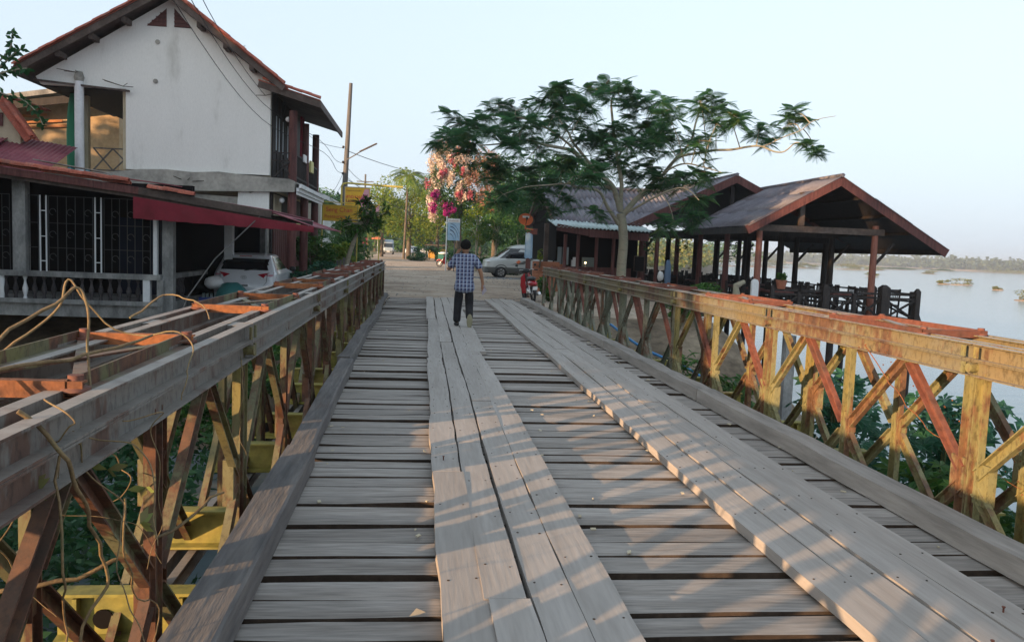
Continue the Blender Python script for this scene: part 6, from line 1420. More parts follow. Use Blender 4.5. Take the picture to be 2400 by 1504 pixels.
# feather leaf template: rachis along +y drooping, paired pinnae
def frond_template(npin=14, L_=.55, droop=.28):
    V_ = []; 
    for i in range(npin):
        t = (i+.6)/npin; y_ = L_*t; z = -droop*t*t; pl = .17*math.sin(math.pi*(.18+.78*t))
        for s_ in (-1, 1):
            w_ = .027; a = Vector((0, y_, z)); tip = Vector((s_*pl, y_+.06, z-.35*pl))
            V_ += [a+Vector((0, -w_/2, 0)), tip+Vector((0, -w_*.35, 0)), tip+Vector((0, w_*.35, 0)), a+Vector((0, w_/2, 0))]
    w_ = .006
    for i in range(3):
        t0, t1 = i/3, (i+1)/3; p0, p1 = Vector((0, L_*t0, -droop*t0*t0)), Vector((0, L_*t1, -droop*t1*t1)); V_ += [p0+Vector((-w_, 0, 0)), p0+Vector((w_, 0, 0)), p1+Vector((w_, 0, 0)), p1+Vector((-w_, 0, 0))]
    return np.array([tuple(v) for v in V_])
FT = frond_template()
fr_ = random.Random(21); VV = [[], []]; twigs = MB()
for ci, (x, y_, z, r_) in enumerate(CLUST):
    c = Vector((x, y_, z)); near = min(allp, key=lambda q: (q[0]-c).length); mid = (near[0]+c)/2+Vector((fr_.uniform(-.1, .1), fr_.uniform(-.1, .1), .08))
    twigs.tube(smooth_pts([near[0], mid, c], 3), [.02, .018, .017, .015, .013, .011, .009], 5)
    nb_ = max(4, int(r_*14)); hubs = [c]
    for i in range(nb_):
        a = fr_.uniform(0, 2*math.pi); rr_ = r_*fr_.uniform(.3, .85); h = c+Vector((rr_*math.cos(a), rr_*math.sin(a), fr_.uniform(-.65, .45)*r_)); hubs.append(h); twigs.tube([c, h], [.009, .005], 4)
    for h in hubs:
        for j in range(fr_.randint(6, 9)):
            az = fr_.uniform(0, 2*math.pi); el = fr_.uniform(-.55, .75); sc = fr_.uniform(.62, 1.08)*(.8 if r_ < .45 else 1)
            m_ = (Matrix.Rotation(az, 3, 'Z') @ Matrix.Rotation(el, 3, 'X') @ Matrix.Rotation(fr_.uniform(-.4, .4), 3, 'Y'))*sc
            A_ = np.array(m_); VV[1 if (fr_.random() < .04) else 0].append(FT @ A_.T+np.array(h))
for i, nm in ((0, 'flame'), (1, 'flame_yellow')):
    V_ = np.concatenate(VV[i])-np.array(OFF[ft.name]); o = bpy.data.objects.new('fronds', npmesh('fronds', V_, np.arange(len(V_)).reshape(-1, 4), LF[nm])); col.objects.link(o); o.parent = ft; o['kind'] = 'stuff'
o = part('twigs', twigs, W['bark'], ft, kind='stuff')

# ------------------------------------------------------------------ village trees
tree('shade_tree', 'large dark green tree behind the hut roof, left of the feathery tree', 7.5, 50, 2.9, 7.6, 3.4, LF['flame'], 17000, .20, 34, .2, 3)
tree('shade_tree', 'dark green tree filling in behind the flowering climber', 5.8, 64, 2.6, 8.8, 3.0, LF['green'], 9000, .24, 24, .2, 4)
for i, (x, y_, z0, z1, r_, m_, lab) in enumerate(((3.9, 57, 1.7, 4.6, 1.2, 'lime', 'small yellow-green tree right beside the blue billboard'), (5.2, 56, 1.7, 4.0, 1.2, 'green', 'small mid green tree between the billboard and the silver van'), (6.6, 55, 1.5, 3.9, 1.3, 'green', 'small green tree rising just over the silver van'), (8.3, 57, 1.2, 3.6, 1.5, 'dark', 'small dark tree behind the tail of the silver van'))):
    tree('young_tree', lab, x, y_, z0, z1, r_, LF[m_], 2600, .16, 10, .08, 30+i, 'young trees along the street', bark='bark')
tree('street_tree', 'tall yellow-green tree in sunlight at the left end of the street', -1.4, 100, 2.0, 10.6, 4.0, LF['lime'], 11000, .30, 26, .25, 41)
tree('street_tree', 'yellow-green tree just left of the tallest sunlit one', -5.0, 108, 2.2, 9.0, 3.0, LF['lime'], 6500, .30, 18, .2, 42)
tree('street_tree', 'sunlit green tree under the flowers, near the ochre kiosk', 1.9, 92, 1.9, 8.0, 2.8, LF['lime'], 6500, .26, 16, .2, 43)
tree('street_tree', 'low dark tree over the parked white cars', 1.6, 112, 1.6, 4.8, 2.8, LF['dark'], 3500, .30, 14, .25, 44)
tree('street_tree', 'dark low tree at the street edge beside the kiosk', 3.9, 84, .6, 3.4, 1.6, LF['dark'], 2600, .22, 10, .15, 45)
for i, (x, y_, h, r_) in enumerate(((-14, 150, 9, 5), (-9.5, 175, 9, 5), (-2, 190, 10, 6), (5, 175, 9, 6), (11, 150, 9.5, 5), (16, 120, 9, 5), (14, 95, 8, 4), (12, 75, 7.5, 3.2), (-20, 130, 9, 5), (-13, 100, 8, 4), (22, 140, 9, 5), (30, 165, 9, 6), (-8.5, 80, 6, 3))):
    tree('village_tree', ['broad tree closing the view at the far left of the street', 'mid green tree behind the high-roof van', 'broad tree closing the end of the street', 'wide tree behind the parked cars', 'tree right of the street behind the climber', 'tree behind the hut roof, farther off', 'bushy tree behind the dark shade tree', 'nearer bushy tree behind the hut', 'tree hidden behind the balcony house', 'tree behind the white-eaved house', 'tree on the shore behind the restaurant roofs', 'farthest tree on the shore behind the restaurant', 'bushy tree above the yellow signs'][i], x, y_, 1.0, h, r_, LF['green' if i % 2 else 'dark'], 2600, .42, 14, .25, 60+i, 'village trees behind the street')
def palm(x, y_, h, L_, lab, m_='green', nf=16, seed=2, lean=.3):
    t = E('palm_tree', lab, 'palm', (x, y_, -.1), 'palms of the village'); rg_ = random.Random(seed)
    part('trunk', MB().tube([(x-lean, y_, -.2), (x-lean*.5, y_, h*.5), (x, y_, h)], [.16, .13, .11], 8), W['bark2'], t)
    V_ = []
    for k in range(nf):
        az = k*2.4+rg_.uniform(-.2, .2); el = rg_.uniform(-.2, 1.1); p = Vector((x, y_, h)); dx, dy = math.cos(az), math.sin(az); pts = []
        for i in range(12):
            tt = i/11; pts.append(Vector((x+dx*L_*tt*math.cos(el*.6), y_+dy*L_*tt*math.cos(el*.6), h+L_*(math.sin(el)*tt-.75*tt*tt))))
        for i in range(11):
            a, b_ = pts[i], pts[i+1]; s_ = Vector((-dy, dx, 0)); w_ = .40*L_*math.sin(math.pi*(.12+.8*i/11))*.45
            for sg in (-1, 1):
                for q in (0, .5):
                    o_ = a.lerp(b_, q); V_ += [o_, o_+s_*sg*w_+Vector((0, 0, -w_*.5))+(b_-a)*.8, o_+s_*sg*w_*.95+Vector((0, 0, -w_*.55))+(b_-a)*1.0, o_+(b_-a)*.32]
    V_ = np.array([tuple(v) for v in V_])-np.array(OFF[t.name]); o = bpy.data.objects.new('fronds', npmesh('fronds', V_, np.arange(len(V_)).reshape(-1, 4), LF[m_])); col.objects.link(o); o.parent = t; o['kind'] = 'stuff'
palm(-1.6, 96, 9.6, 2.6, 'palm whose crown tops the sunlit yellow-green tree', 'lime', 20, 3)
palm(-5.2, 38.5, 3.5, 1.4, 'small palm squeezed between the balcony house and the yellow signs', 'dark', 16, 5)
palm(-4.7, 35.5, 1.9, 1.3, 'short palm in front of the dark palm by the house', 'green', 14, 6)
palm(-4.4, 40.5, 2.3, 1.3, 'short palm under the wide yellow sign', 'green', 14, 7)
def bush(lab, x, y_, z, rx, ry, rz, m_, n, leaf, seed, group=None, k=7, name='bush', cat='bush', **kw):
    t = E(name, lab, cat, (x, y_, z-rz), group); foliage('leaves', crown_clusters(x, y_, z, rx, ry, rz, k, n, random.Random(seed), .5), leaf, LF[m_], t, seed, **kw)
    part('stems', MB().tube([(x, y_, z-rz-.25), (x+.05, y_, z), (x, y_+.05, z+rz*.5)], [.04, .03, .015], 5), W['bark2'], t)
    return t
bush('blue-green ferny bush right of the white hatchback', -3.75, 25.2, .25, .75, .6, .50, 'teal', 1800, .16, 3)
bush('blue-green ferny bush nearest the left rail, beyond the car', -3.05, 27.4, .35, .6, .7, .55, 'teal', 1500, .16, 4)
bush('dark green shrub behind the ferny bushes', -4.1, 31, .75, .9, .9, 1.0, 'green', 2600, .18, 5)
bush('yellow-green shrub at the foot of the yellow sign posts', -3.6, 35, .9, .8, .8, .8, 'lime', 1800, .18, 6)
bush('mid green hedge plant below the leaning tree', -3.1, 39, 1.1, .9, 1.0, 1.2, 'green', 2400, .18, 7)
bush('dark hedge plant farther along the left side', -3.9, 46, 1.1, 1.0, 1.5, 1.3, 'green', 2400, .2, 8)
bush('dark green undergrowth against the balcony house', -4.9, 36.5, 1.2, .9, 1.4, 1.6, 'dark', 2800, .2, 9)
bush('yellow-leaved bush behind the grey pickets', -3.0, 33, .55, .55, .5, .5, 'lime', 900, .16, 10)
bush('dense hedge beyond the small notice', -5.0, 58, 1.3, 1.3, 3, 1.6, 'green', 3000, .22, 11)
bush('roadside bush beyond the hedge, left of the van', -7.3, 85, 1.5, 1.6, 4, 1.8, 'green', 2500, .3, 12)
bush('leafy green plant behind the red motorbike', 4.25, 26.4, .35, .32, .4, .42, 'green', 700, .15, 13)
bush('round dark bush behind the right rail, left of the marker stone', 8.95, 24.2, .30, .85, .7, .52, 'green', 3200, .11, 14)
bush('small plant on the brick base of the hut', 4.9, 33.1, 1.35, .12, .1, .25, 'lime', 120, .12, 15)
bush('low shrub at the foot of the hut wall, behind the van', 6.2, 52, .5, 1.5, .6, .7, 'dark', 1200, .18, 16)
bush('dark shrubs beside the billboard posts', 3.2, 58, .7, 1.2, .8, .9, 'dark', 1500, .18, 17)
for i, (x, y_, z, r_) in enumerate(((-.6, 88, .5, 1.2), (1.0, 90, .7, 1.4), (2.6, 80, .5, .9), (.2, 118, 1.0, 2.0), (5.2, 66, .6, 1.0))): bush(['low dark shrub at the edge of the far road', 'dark shrub left of the ochre kiosk', 'dark shrub beside the green cart', 'dark clump behind the low shrubs', 'dark shrub right of the small motorbike'][i], x, y_, z, r_, 1.0, .8 if i != 3 else 1.4, 'dark', 1300, .22, 120+i, 'dark shrubs along the right of the street')
# leaning frangipani
fg = E('frangipani_tree', 'small pale-trunked tree leaning right in front of the yellow signs', 'tree', (-2.75, 30, -.15))
part('trunk', MB().tube(smooth_pts([(-2.72, 30, -.2), (-2.66, 30, .6), (-2.52, 30, 1.25), (-2.28, 30, 1.9), (-1.98, 30, 2.35)], 4), [.10]*5+[.085]*6+[.06]*6, 8), W['bark'], fg)
frg = random.Random(9); leafV = []
for k in range(44):
    a = frg.uniform(0, 6.28); rr_ = frg.uniform(.1, 1.15); h = Vector((-1.95+rr_*math.cos(a)*.95, 30+rr_*math.sin(a)*.8, 2.3+frg.uniform(-.55, .95)*(1-.3*rr_)))
    if h.z > 2.45 and h.x < -2.2: h.z -= .6
    part('branch', MB().tube([(-2.0, 30, 2.3), ((-2.0+h.x)/2, (30+h.y)/2, (2.3+h.z)/2+.05), tuple(h)], [.03, .02, .014], 5), W['bark'], fg)
    for j in range(22):
        d = Vector((frg.gauss(0, 1), frg.gauss(0, 1), frg.gauss(.1, .7))).normalized(); s_ = d.cross(Vector((0, 0, 1))).normalized()*.042; L_ = frg.uniform(.2, .34)
        leafV += [h, h+d*L_*.55+s_, h+d*L_+Vector((0, 0, -.04)), h+d*L_*.55-s_]
V_ = np.array([tuple(v) for v in leafV])-np.array(OFF[fg.name]); o = bpy.data.objects.new('leaves', npmesh('leaves', V_, np.arange(len(V_)).reshape(-1, 4), LF['green'])); col.objects.link(o); o.parent = fg; o['kind'] = 'stuff'
# bougainvillea tower
bg = E('bougainvillea', 'towering bougainvillea covered in peach, pink and magenta flowers', 'flowering climber', (2.8, 60, -.1))
rg_ = random.Random(31)
foliage('leaves', crown_clusters(2.7, 60.3, 6.0, 2.1, 1.3, 3.2, 24, 9000, rg_), .16, LF['green'], bg, 31, 'stuff')
foliage('dry_bracts', crown_clusters(4.6, 58.9, 6.4, 1.4, .8, 2.3, 18, 5600, rg_), .14, LF['dry'], bg, 32, 'stuff')
foliage('dark_leaves', crown_clusters(3.4, 59.5, 6.3, 1.0, .6, 1.6, 10, 2600, rg_), .15, LF['dark'], bg, 36, 'stuff')
foliage('peach_flowers', [(x+rg_.gauss(0, .16), 59.0+rg_.uniform(-.3, .4), z+rg_.gauss(0, .2), .30*f, .3, .62*f, int(230*f)) for x, z in ((1.0, 8.0), (1.5, 8.5), (.8, 7.2), (1.4, 7.3), (1.9, 8.1), (2.3, 7.4), (1.1, 6.5), (1.7, 6.3), (2.2, 6.5), (.75, 4.6), (.9, 3.9), (2.7, 5.3), (2.5, 8.2), (2.8, 6.1), (1.3, 5.6), (3.0, 7.0)) for f in (.8, 1.25, .5)], .13, LF['f_white'], bg, 33, 'stuff', aspect=.85, shell=.15)
foliage('pink_flowers', [(x+rg_.gauss(0, .2), 58.8+rg_.uniform(-.3, .3), z+rg_.gauss(0, .2), .22*f, .22, .35*f, int(90*f)) for x, z in ((1.9, 8.7), (2.3, 8.3), (1.2, 6.6), (2.8, 7.2), (2.4, 5.3), (2.8, 5.2), (3.2, 5.4), (.6, 6.1), (3.3, 8.6), (2.2, 7.7), (1.5, 7.0)) for f in (.7, 1.2)], .12, LF['f_pink'], bg, 34, 'stuff', aspect=.85, shell=.1)
foliage('magenta_flowers', [(x+rg_.gauss(0, .15), 58.7+rg_.uniform(-.2, .2), z+rg_.gauss(0, .15), .32*f, .3, .38*f, int(190*f)) for x, z in ((1.7, 4.6), (2.05, 4.2), (1.75, 4.0), (.85, 5.0), (.8, 4.3)) for f in (.6, 1.2)], .12, LF['f_mag'], bg, 35, 'stuff', aspect=.85, shell=.1)
foliage('front_leaves', crown_clusters(1.9, 59.0, 6.0, 1.3, .5, 2.8, 20, 4000, rg_), .14, LF['green'], bg, 37, 'stuff', shell=.2)
foliage('upper_flowers', crown_clusters(2.6, 58.6, 8.3, 1.4, .4, .8, 9, 700, rg_), .13, LF['f_white'], bg, 38, 'stuff', shell=.2, aspect=.8)
part('trunk', MB().tube([(3.0, 60.6, -.2), (2.8, 60.6, 2.5), (2.9, 60.6, 6)], [.25, .2, .12], 8), W['bark2'], bg)
# branch with leaves entering at the left
lt = E('roadside_sapling', 'sapling whose thin leafy branches reach in at the upper left edge', 'tree', (-7.9, 12, -1))
part('trunk', MB().tube([(-7.9, 12, -1.2), (-7.6, 12, 1.5), (-7.1, 12, 3.0), (-6.3, 12, 3.4)], [.08, .07, .05, .03], 7), W['bark'], lt)
BR = [[(-6.3, 12, 3.4), (-5.95, 12, 3.58), (-5.70, 12, 3.8), (-5.52, 11.9, 3.93), (-5.42, 11.9, 4.0)], [(-6.6, 12, 3.2), (-6.1, 12.1, 3.5), (-5.75, 12.1, 3.42), (-5.45, 12, 3.34), (-5.28, 12, 3.18), (-5.2, 12, 3.02)], [(-6.3, 12, 3.4), (-5.9, 12, 3.7), (-5.62, 12, 4.0), (-5.58, 12, 4.25)], [(-6.3, 12, 3.4), (-5.8, 11.9, 3.62), (-5.5, 11.9, 3.72), (-5.35, 11.9, 3.75)]]
lv = []
for b_ in BR:
    sp = smooth_pts(b_, 4); part('branch', MB().tube(sp, [.018-.012*i/len(sp) for i in range(len(sp))], 5), W['bark'], lt)
    for i in range(5, len(sp)):
        for j in range(3):
            d = Vector((frg.gauss(0, 1), frg.gauss(0, .6), frg.gauss(-.3, .8))).normalized(); s_ = d.cross(Vector((0, 1, .3))).normalized()*.026; L_ = frg.uniform(.08, .13); p = sp[i]
            lv += [p, p+d*L_*.5+s_, p+d*L_, p+d*L_*.5-s_]
V_ = np.array([tuple(v) for v in lv])-np.array(OFF[lt.name]); o = bpy.data.objects.new('leaves', npmesh('leaves', V_, np.arange(len(V_)).reshape(-1, 4), LF['dark'])); col.objects.link(o); o.parent = lt; o['kind'] = 'stuff'

# ------------------------------------------------------------------ plants under and beside the bridge
def castor(lab, x, y_, z0, h, m_, nl, seed, ls=.22, spread=.5):
    t = E('castor_plant', lab, 'plant', (x, y_, z0), 'leafy plants growing beside the bridge'); g_ = random.Random(seed); V_ = []
    for s_ in range(3):
        sx = x+g_.uniform(-spread, spread)*.4; sy = y_+g_.uniform(-spread, spread)*.4; part('stem', MB().tube([(x, y_, z0-.3), ((x+sx)/2, (y_+sy)/2, z0+h*.5), (sx, sy, z0+h*.95)], [.025, .018, .01], 5), LFm_stem, t)
    for i in range(nl):
        c = Vector((x+g_.gauss(0, spread*.55), y_+g_.gauss(0, spread*.55), z0+h*g_.uniform(.12, 1.0))); n_ = Vector((g_.gauss(0, .5), g_.gauss(-.2, .5), 1)).normalized(); u_ = n_.orthogonal().normalized(); v_ = n_.cross(u_); L_ = ls*g_.uniform(.6, 1.1)
        for k in range(7):
            a = -2.4+k*.8; d = u_*math.cos(a)+v_*math.sin(a); e = n_.cross(d)*L_*.17; ll = L_*(1-.12*abs(k-3)); V_ += [c, c+d*ll*.55+e, c+d*ll-n_*L_*.15, c+d*ll*.55-e]
    V_ = np.array([tuple(v) for v in V_])-np.array(OFF[t.name]); o = bpy.data.objects.new('leaves', npmesh('leaves', V_, np.arange(len(V_)).reshape(-1, 4), LF[m_])); col.objects.link(o); o.parent = t; o['kind'] = 'stuff'
LFm_stem = mat('green_stem', [(.06, .10, .03), (.12, .12, .05)], var=.1)
pl = [(5.0, 9.0, -2.6, 2.5, 'teal', 90), (5.5, 7.8, -2.6, 2.4, 'teal', 110), (4.9, 7.0, -2.6, 2.0, 'green', 80), (6.3, 8.6, -3.0, 2.7, 'teal', 100), (5.6, 6.2, -2.6, 1.9, 'green', 70), (6.0, 10.4, -2.8, 2.3, 'teal', 80), (5.0, 5.2, -2.6, 1.8, 'dark', 60), (4.7, 11.4, -2.3, 1.8, 'green', 60), (5.2, 4.2, -2.6, 2.0, 'dark', 60), (7.6, 22.8, -.7, 1.2, 'green', 60), (5.9, 17.6, -1.5, .9, 'green', 40)]
labs = ['broad-leaved plant behind the fourth panel of the right truss', 'tallest blue-green broad-leaved plant outside the right truss', 'green broad-leaved plant close against the right truss', 'blue-green plant farthest out over the water', 'mid green plant low beside the right truss', 'blue-green plant where bank meets water', 'dark leafy plant low beside the nearest right panel', 'green plant at the foot of the bare bank', 'dark leafy plant outside the nearest right panel', 'green plant below the pavilion deck', 'small green plant halfway up the bare bank']
for i, p in enumerate(pl): castor(labs[i], p[0], p[1], p[2], p[3]+(.35 if p[2] < -2 else 0), p[4], int(p[5]*2.3), 80+i)
# tangled undergrowth either side, below deck level
foliage('undergrowth', crown_clusters(5.2, 6.5, -1.6, 1.4, 3.0, .9, 22, 9000, random.Random(51), .35), .10, LF['green'], None, 51, 'stuff')
foliage('undergrowth', crown_clusters(-3.2, 5.5, -1.7, 1.6, 4.5, .9, 26, 12000, random.Random(52), .35), .13, LF['dark'], None, 52, 'stuff')
foliage('undergrowth', crown_clusters(-5.8, 10, -1.8, 3.2, 5.0, .8, 26, 12000, random.Random(53), .35), .16, LF['dark'], None, 53, 'stuff')
foliage('undergrowth', crown_clusters(-3.0, 16, -1.4, 1.6, 4.0, .9, 20, 9000, random.Random(54), .35), .14, LF['green'], None, 54, 'stuff')
# dry vines on the near left chord
def vine(lab, pts, r_, m_=None, name='vine'):
    sp = smooth_pts(pts, 6); n = len(sp); sp = [p+Vector((noise.noise(p*9), noise.noise(p*9+Vector((5, 0, 0))), noise.noise(p*9+Vector((0, 5, 0)))))*.022 for p in sp]
    return solo(name, MB().tube(sp, [r_*(1-.55*i/n) for i in range(n)], 6), m_ or W['vine'], lab, 'vine', tuple(pts[0]), 'dry vines tangled over the left rail')
vine('thick dry vine bent like a hairpin over the nearest rust frame', [(-1.45, 2.2, 1.02), (-1.30, 2.45, 1.18), (-1.14, 2.72, 1.36), (-1.10, 2.78, 1.40), (-1.06, 2.76, 1.34), (-1.04, 2.7, 1.18), (-.99, 2.6, 1.05), (-.96, 2.4, .98)], .0065)
vine('straight pale vine stem lying across the nearest chord', [(-1.55, 2.2, 1.10), (-1.3, 2.4, 1.16), (-1.05, 2.7, 1.19), (-.93, 2.95, 1.23)], .009)
vine('thin vine arching up behind the second rust frame', [(-1.6, 3.3, 1.10), (-1.47, 3.45, 1.25), (-1.42, 3.5, 1.38), (-1.36, 3.5, 1.28), (-1.2, 3.55, 1.16), (-.98, 3.5, 1.18), (-.91, 3.4, 1.10), (-.89, 3.2, .95)], .0055)
vine('orange-tipped vine stem curling over the left chords', [(-1.55, 4.6, 1.13), (-1.45, 4.8, 1.24), (-1.25, 4.7, 1.22), (-1.1, 4.45, 1.14)], .006)
vine('long vine hanging down the inner face of the left rail', [(-1.0, 2.15, 1.12), (-.90, 2.2, .98), (-.90, 2.3, .80), (-.92, 2.5, .55), (-.95, 2.4, .35), (-.93, 2.5, .1), (-1.0, 2.45, -.2)], .007)
vine('thin white tendril below the left rail', [(-.90, 2.6, .75), (-.88, 2.55, .6), (-.90, 2.7, .4), (-.88, 2.9, .25), (-.92, 2.8, .05), (-.9, 3.0, -.2)], .0035)
vine('second thin tendril looping down past the near diagonal', [(-.95, 2.25, 1.0), (-.9, 2.15, .7), (-.95, 2.3, .5), (-.93, 2.2, .3), (-1.0, 2.3, .0)], .004)
vine('bamboo-like stem crossing the left truss opening', [(-1.55, 2.9, .30), (-1.2, 3.0, .33), (-.95, 3.25, .42), (-.80, 3.5, .50)], .010)
vine('dry tendril on the second left panel', [(-.9, 4.3, .95), (-.88, 4.2, .8), (-.9, 4.25, .6), (-.87, 4.3, .45)], .0035)
vine('red-berried stem trailing through the near right truss', [(3.45, 5.9, .95), (3.5, 5.6, .7), (3.55, 5.2, .45), (3.7, 4.9, .3), (3.8, 4.6, .2)], .004, W['rust'])
rg_ = random.Random(78)
for i in range(11):
    p = Vector((rg_.uniform(-1.25, -.90), rg_.uniform(2.1, 3.2), rg_.uniform(.75, 1.18))); pts = [tuple(p)]; d = Vector((rg_.uniform(-.2, .3), rg_.uniform(-.3, .3), rg_.uniform(-.1, .3)))
    for j in range(6): d = d*.6+Vector((rg_.gauss(.01, .09), rg_.gauss(0, .09), rg_.gauss(-.07, .07))); p = p+d*.55; pts.append(tuple(p))
    vine('hair-thin dry tendril tangled over the nearest chord of the left rail', pts, rg_.uniform(.0018, .004))
rg_ = random.Random(77); V_ = []
for (x, y_, z, n_) in ((-.93, 2.55, .86, 5), (-.90, 2.75, .62, 5), (-1.0, 2.2, .9, 4), (-.93, 2.9, .70, 4)):
    for j in range(n_):
        d = Vector((rg_.gauss(0, 1), rg_.gauss(0, .6), rg_.gauss(-.2, .8))).normalized(); s_ = d.cross(Vector((0, 1, .3))).normalized()*.014; L_ = .06; p = Vector((x, y_, z)); V_ += [p, p+d*L_*.5+s_, p+d*L_, p+d*L_*.5-s_]
V_ = np.array([tuple(v) for v in V_]); lo = bpy.data.objects.new('vine_leaves', npmesh('vine_leaves', V_, np.arange(len(V_)).reshape(-1, 4), LF['reed'])); col.objects.link(lo); lo['kind'] = 'stuff'
bm_ = MB()
for k in range(40):
    t = rg_.random(); bm_.ball((3.45+.4*t+rg_.gauss(0, .04), 5.9-1.4*t+rg_.gauss(0, .05), .95-.75*t+rg_.gauss(0, .05)), .006, 5, 4)
o = part('berries', bm_, W['rust']); o['kind'] = 'stuff'
# litter on the deck
lt_ = MB()
for k in range(60):
    x = rg_.choice([-.6, .05, 1.05, 1.8, 2.95])+rg_.gauss(0, .07); y_ = rg_.uniform(2.2, 15); a = rg_.uniform(0, 3); s_ = rg_.uniform(.008, .02)
    lt_.box((x, y_, .008), (s_*2, s_, .006), Euler((rg_.uniform(-.4, .4), 0, a)).to_matrix())
o = part('deck_litter', lt_, W['cream']); o['kind'] = 'stuff'
solo('dry_leaf', MB().add([(.0, 3.34, .012), (.04, 3.33, .022), (.07, 3.37, .016), (.03, 3.39, .025)], [(0, 1, 2, 3)]), plain('curled_dry_leaf', (.36, .29, .2), .8), 'curled pale dry leaf lying beside the centre wheel track', 'leaf')
for i, (x, y_) in enumerate(((.21, 5.7), (2.34, 2.9), (2.62, 3.2))): solo('bolt_stub', MB().lathe((x, y_, .06), [(.004, 0), (.004, .025), (.008, .025), (.008, .03)], 8), W['steel_red'], ['rusty nail standing proud of the centre wheel track', 'rusty bolt head in the right wheel track, left one', 'rusty bolt head in the right wheel track, near its outer edge'][i], 'bolt')

# ------------------------------------------------------------------ river islands and far bank
isl = [(144, 201.6, 3.0, 1.6, 1.9), (140, 203, 1.8, 1.2, 1.3), (127.6, 166.5, 1.2, .8, 1.0), (93.5, 114.6, 2.3, 1.6, 2.2), (165, 281, 2.2, 1.3, 2.0), (250, 505, 9, 4, 3.5), (224, 505, 16, 6, 4.5), (182, 450, 26, 10, 6), (290, 520, 13, 5, 4.5), (330, 560, 8, 3, 3), (431, 696, 11, 4, 2.2), (400, 670, 6, 3, 2), (470, 741, 9, 4, 2), (300, 450, 5, 2, 2), (520, 760, 12, 4, 2.2), (360, 640, 7, 3, 3), (620, 800, 35, 12, 4)]
il = ['nearest pair of river bushes, left half', 'nearest pair of river bushes, right half', 'lone tiny bush in open water near the right edge', 'green bush cut by the right edge of the picture', 'round bush on the water between the two right pavilion posts', 'low bush island behind the pavilion posts', 'green bush island behind the front pavilion posts', 'long reedy island seen through the pavilion', 'reedy island behind the second deck post', 'small bush beyond the reedy islands', 'low dark rocks out on the right water', 'small dark rocks left of the farther rocks', 'farther dark rocks on the right water', 'tiny bush seen past the right front post', 'dark rock line towards the far bank', 'small bush before the far bank', 'low sandy island under the far tree line']
for i, (x, y_, rx, ry, h) in enumerate(isl):
    t = E('river_island', il[i], 'river island', (x, y_, -3.3), 'bushy islets in the river')
    part('rock_base', blob((x, y_, -3.25), (rx*1.15, ry*1.15, .35 if rx < 8 else .5), i), W['rock'], t)
    foliage('bushes', crown_clusters(x, y_, -3.2+h*.45, rx, ry, h*.5, 8 if rx < 8 else 18, 700 if rx < 8 else 1600, random.Random(i+200), .45), .14+.0011*y_, LF['reed' if i not in (10, 11, 12, 14) else 'dark'], t, i+200)
# far bank: land strip with tree belt
def bank_strip(name, pts, depth, z):
    vs = []; n = len(pts)
    for x, y_ in pts: vs.append((x, y_, -3.3))
    for x, y_ in pts: d = Vector((x, y_)).normalized(); vs.append((x+d.x*8, y_+d.y*8, z))
    for x, y_ in pts: d = Vector((x, y_)).normalized(); vs.append((x+d.x*depth, y_+d.y*depth, z+2))
    fs = []
    for j in range(2):
        for i in range(n-1): fs.append((j*n+i, j*n+i+1, (j+1)*n+i+1, (j+1)*n+i))
    return struct(name, MB().add(vs, fs), W['rock'])
fb = []
for i in range(40):
    a = R(12+i*1.35); dist = 1500-560*max(0, math.sin((i-3)/36*math.pi*.5))+60*math.sin(i*1.7); fb.append((dist*math.sin(a), dist*math.cos(a)))
bank_strip('far_bank', fb, 700, -1.6)
rg_ = random.Random(91); cl = []
for i in range(1300):
    a = R(rg_.uniform(12, 62)); dist = 1500-560*max(0, math.sin(((math.degrees(a)-12)/1.35-3)/36*math.pi*.5))+rg_.uniform(25, 260); h = rg_.uniform(8, 15)*(1.35 if rg_.random() < .12 else 1)
    cl.append((dist*math.sin(a), dist*math.cos(a), h*.45, rg_.uniform(6, 13), rg_.uniform(6, 12), h*.5, 34))
foliage('far_tree_belt', cl, 5.0, LF['haze'], None, 91, 'stuff', aspect=.8)
cl = []
for i in range(420):   # greener spit reaching out behind the restaurant
    y_ = rg_.uniform(115, 520); x = river_x(y_)-rg_.uniform(0, 22)**1.0-1; h = rg_.uniform(2, 4.5)+(3.0 if rg_.random() < .25 else 0); cl.append((x, y_, h*.4-.6, rg_.uniform(1.8, 4), rg_.uniform(2, 5), h*.55, 60))
foliage('shore_woodland', cl, .75, LF['reed'], None, 92, 'stuff', aspect=.7)
cl = []
for i in range(260):
    y_ = rg_.uniform(420, 900); x = rg_.uniform(90, 240)+(y_-420)*.25; h = rg_.uniform(9, 17); cl.append((x-60, y_, h*.4, rg_.uniform(6, 12), 8, h*.55, 50))
foliage('shore_forest', cl, 2.6, LF['green'], None, 93, 'stuff', aspect=.8)
cl = []
for i in range(160):
    a = R(rg_.uniform(-28, 9)); dist = rg_.uniform(170, 260); h = rg_.uniform(6, 10); cl.append((dist*math.sin(a), dist*math.cos(a), h*.45, 7, 7, h*.55, 110))
foliage('village_woodland', cl, 1.3, LF['green'], None, 94, 'stuff', aspect=.8)
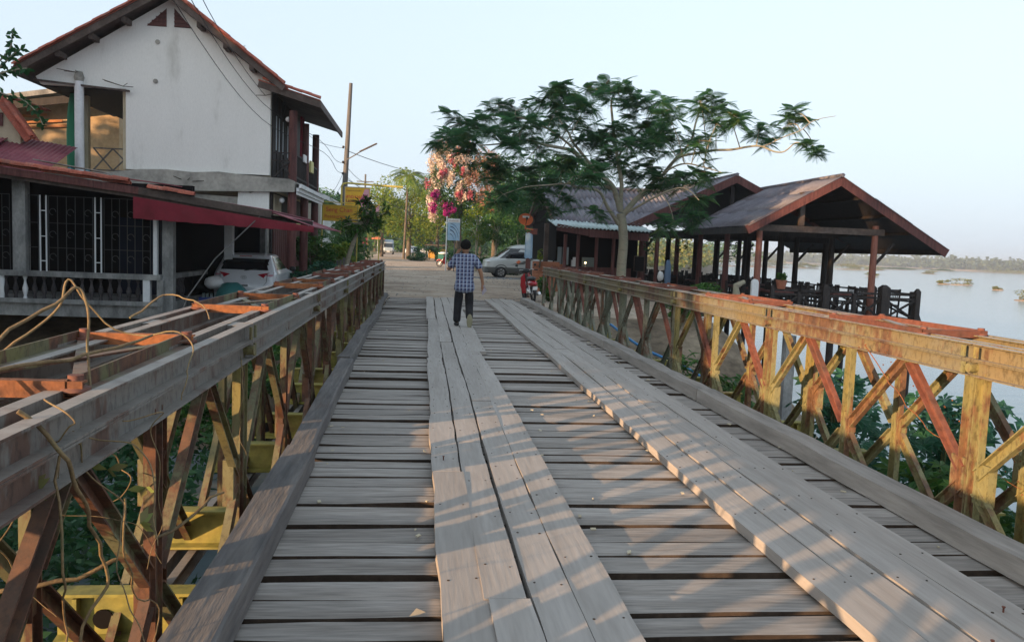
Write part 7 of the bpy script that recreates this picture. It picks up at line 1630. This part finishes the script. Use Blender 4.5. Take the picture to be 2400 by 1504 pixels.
# ------------------------------------------------------------------ trees on the near left bank (out of frame) that shade the street
for i, (s_, t_, h, r_, n_) in enumerate(((3.9, 0, 11.2, 4.2, 8600), (5.2, -5, 10.0, 4.2, 7000), (12.4, 0, 12.5, 4.6, 8000), (12.6, -7, 12.5, 4.4, 7000), (19.5, 0, 13.4, 4.9, 9500), (20, -7, 13, 4.6, 7000), (27, 0, 12, 4.6, 8000), (27, -7, 12, 4.6, 6000), (34.5, -3, 10, 4.6, 7000), (42, -5, 9, 4.6, 5000))):
    x = -12.8-.62*s_+.79*t_; y_ = -1.7+.79*s_+.62*t_
    tree('unseen_bank_tree', ['unseen bushy tree nearest the bridge on the left bank', 'second unseen bushy tree on the near left bank', 'unseen tall tree on the left bank behind the bushy trees', 'unseen taller tree set back on the left bank', 'unseen tall tree left of the low house', 'unseen tall tree set back left of the low house', 'tree behind the low house roof', 'tree farther left of the low house', 'tree left of the ochre house', 'tree far left beyond the ochre house'][i], x, y_, -1.5, h, r_, LF['dark'], n_, .75, 26, .3, 300+i, 'bank trees outside the picture', ry=r_)
# loose stones on the road edges
sg = MB(); rg_ = random.Random(66); oc = [(1, 0, 0), (-1, 0, 0), (0, 1, 0), (0, -1, 0), (0, 0, 1), (0, 0, -1)]; of_ = [(0, 2, 4), (2, 1, 4), (1, 3, 4), (3, 0, 4), (2, 0, 5), (1, 2, 5), (3, 1, 5), (0, 3, 5)]
for k in range(1500):
    if rg_.random() < .35: x, y_ = 4.2+rg_.uniform(-1.2, 5), 45.2+rg_.gauss(0, .6); s_ = rg_.uniform(.03, .11)
    else: y_ = 25+rg_.random()**1.6*45; x = rg_.uniform(-3.2, 6.5) if rg_.random() < .5 else rg_.choice([-2.6, 4.0])+rg_.gauss(0, .5); s_ = rg_.uniform(.012, .045)
    sc_ = [s_*rg_.uniform(.6, 1.3), s_*rg_.uniform(.6, 1.3), s_*rg_.uniform(.3, .7)]; sg.add([(x+v[0]*sc_[0], y_+v[1]*sc_[1], -.085+v[2]*sc_[2]) for v in oc], of_)
o = part('road_stones', sg, W['concrete']); o['kind'] = 'stuff'
# hanging plants
for x, y_, z, lab in ((9.55, 33.2, 2.0, 'hanging fern left of the rear pavilion posts'), (11.0, 33.4, 2.05, 'hanging fern in the middle of the rear pavilion'), (13.0, 33.0, 1.9, 'trailing plant hanging beside the thick red post')): basket(x, y_, z, lab)

# ------------------------------------------------------------------ haze
hz = bpy.data.materials.new('river_haze'); hz.use_nodes = True; N = hz.node_tree.nodes; N.remove(N['Principled BSDF']); pv = N.new('ShaderNodeVolumePrincipled')
pv.inputs['Color'].default_value = (.83, .91, 1, 1); pv.inputs['Density'].default_value = .00046; pv.inputs['Anisotropy'].default_value = .2
hz.node_tree.links.new(pv.outputs[0], N['Material Output'].inputs['Volume'])
hb_ = MB().bb(-1000, 4200, -90, 4700, -6.5, 26); o = part('haze', hb_, hz); o['kind'] = 'stuff'
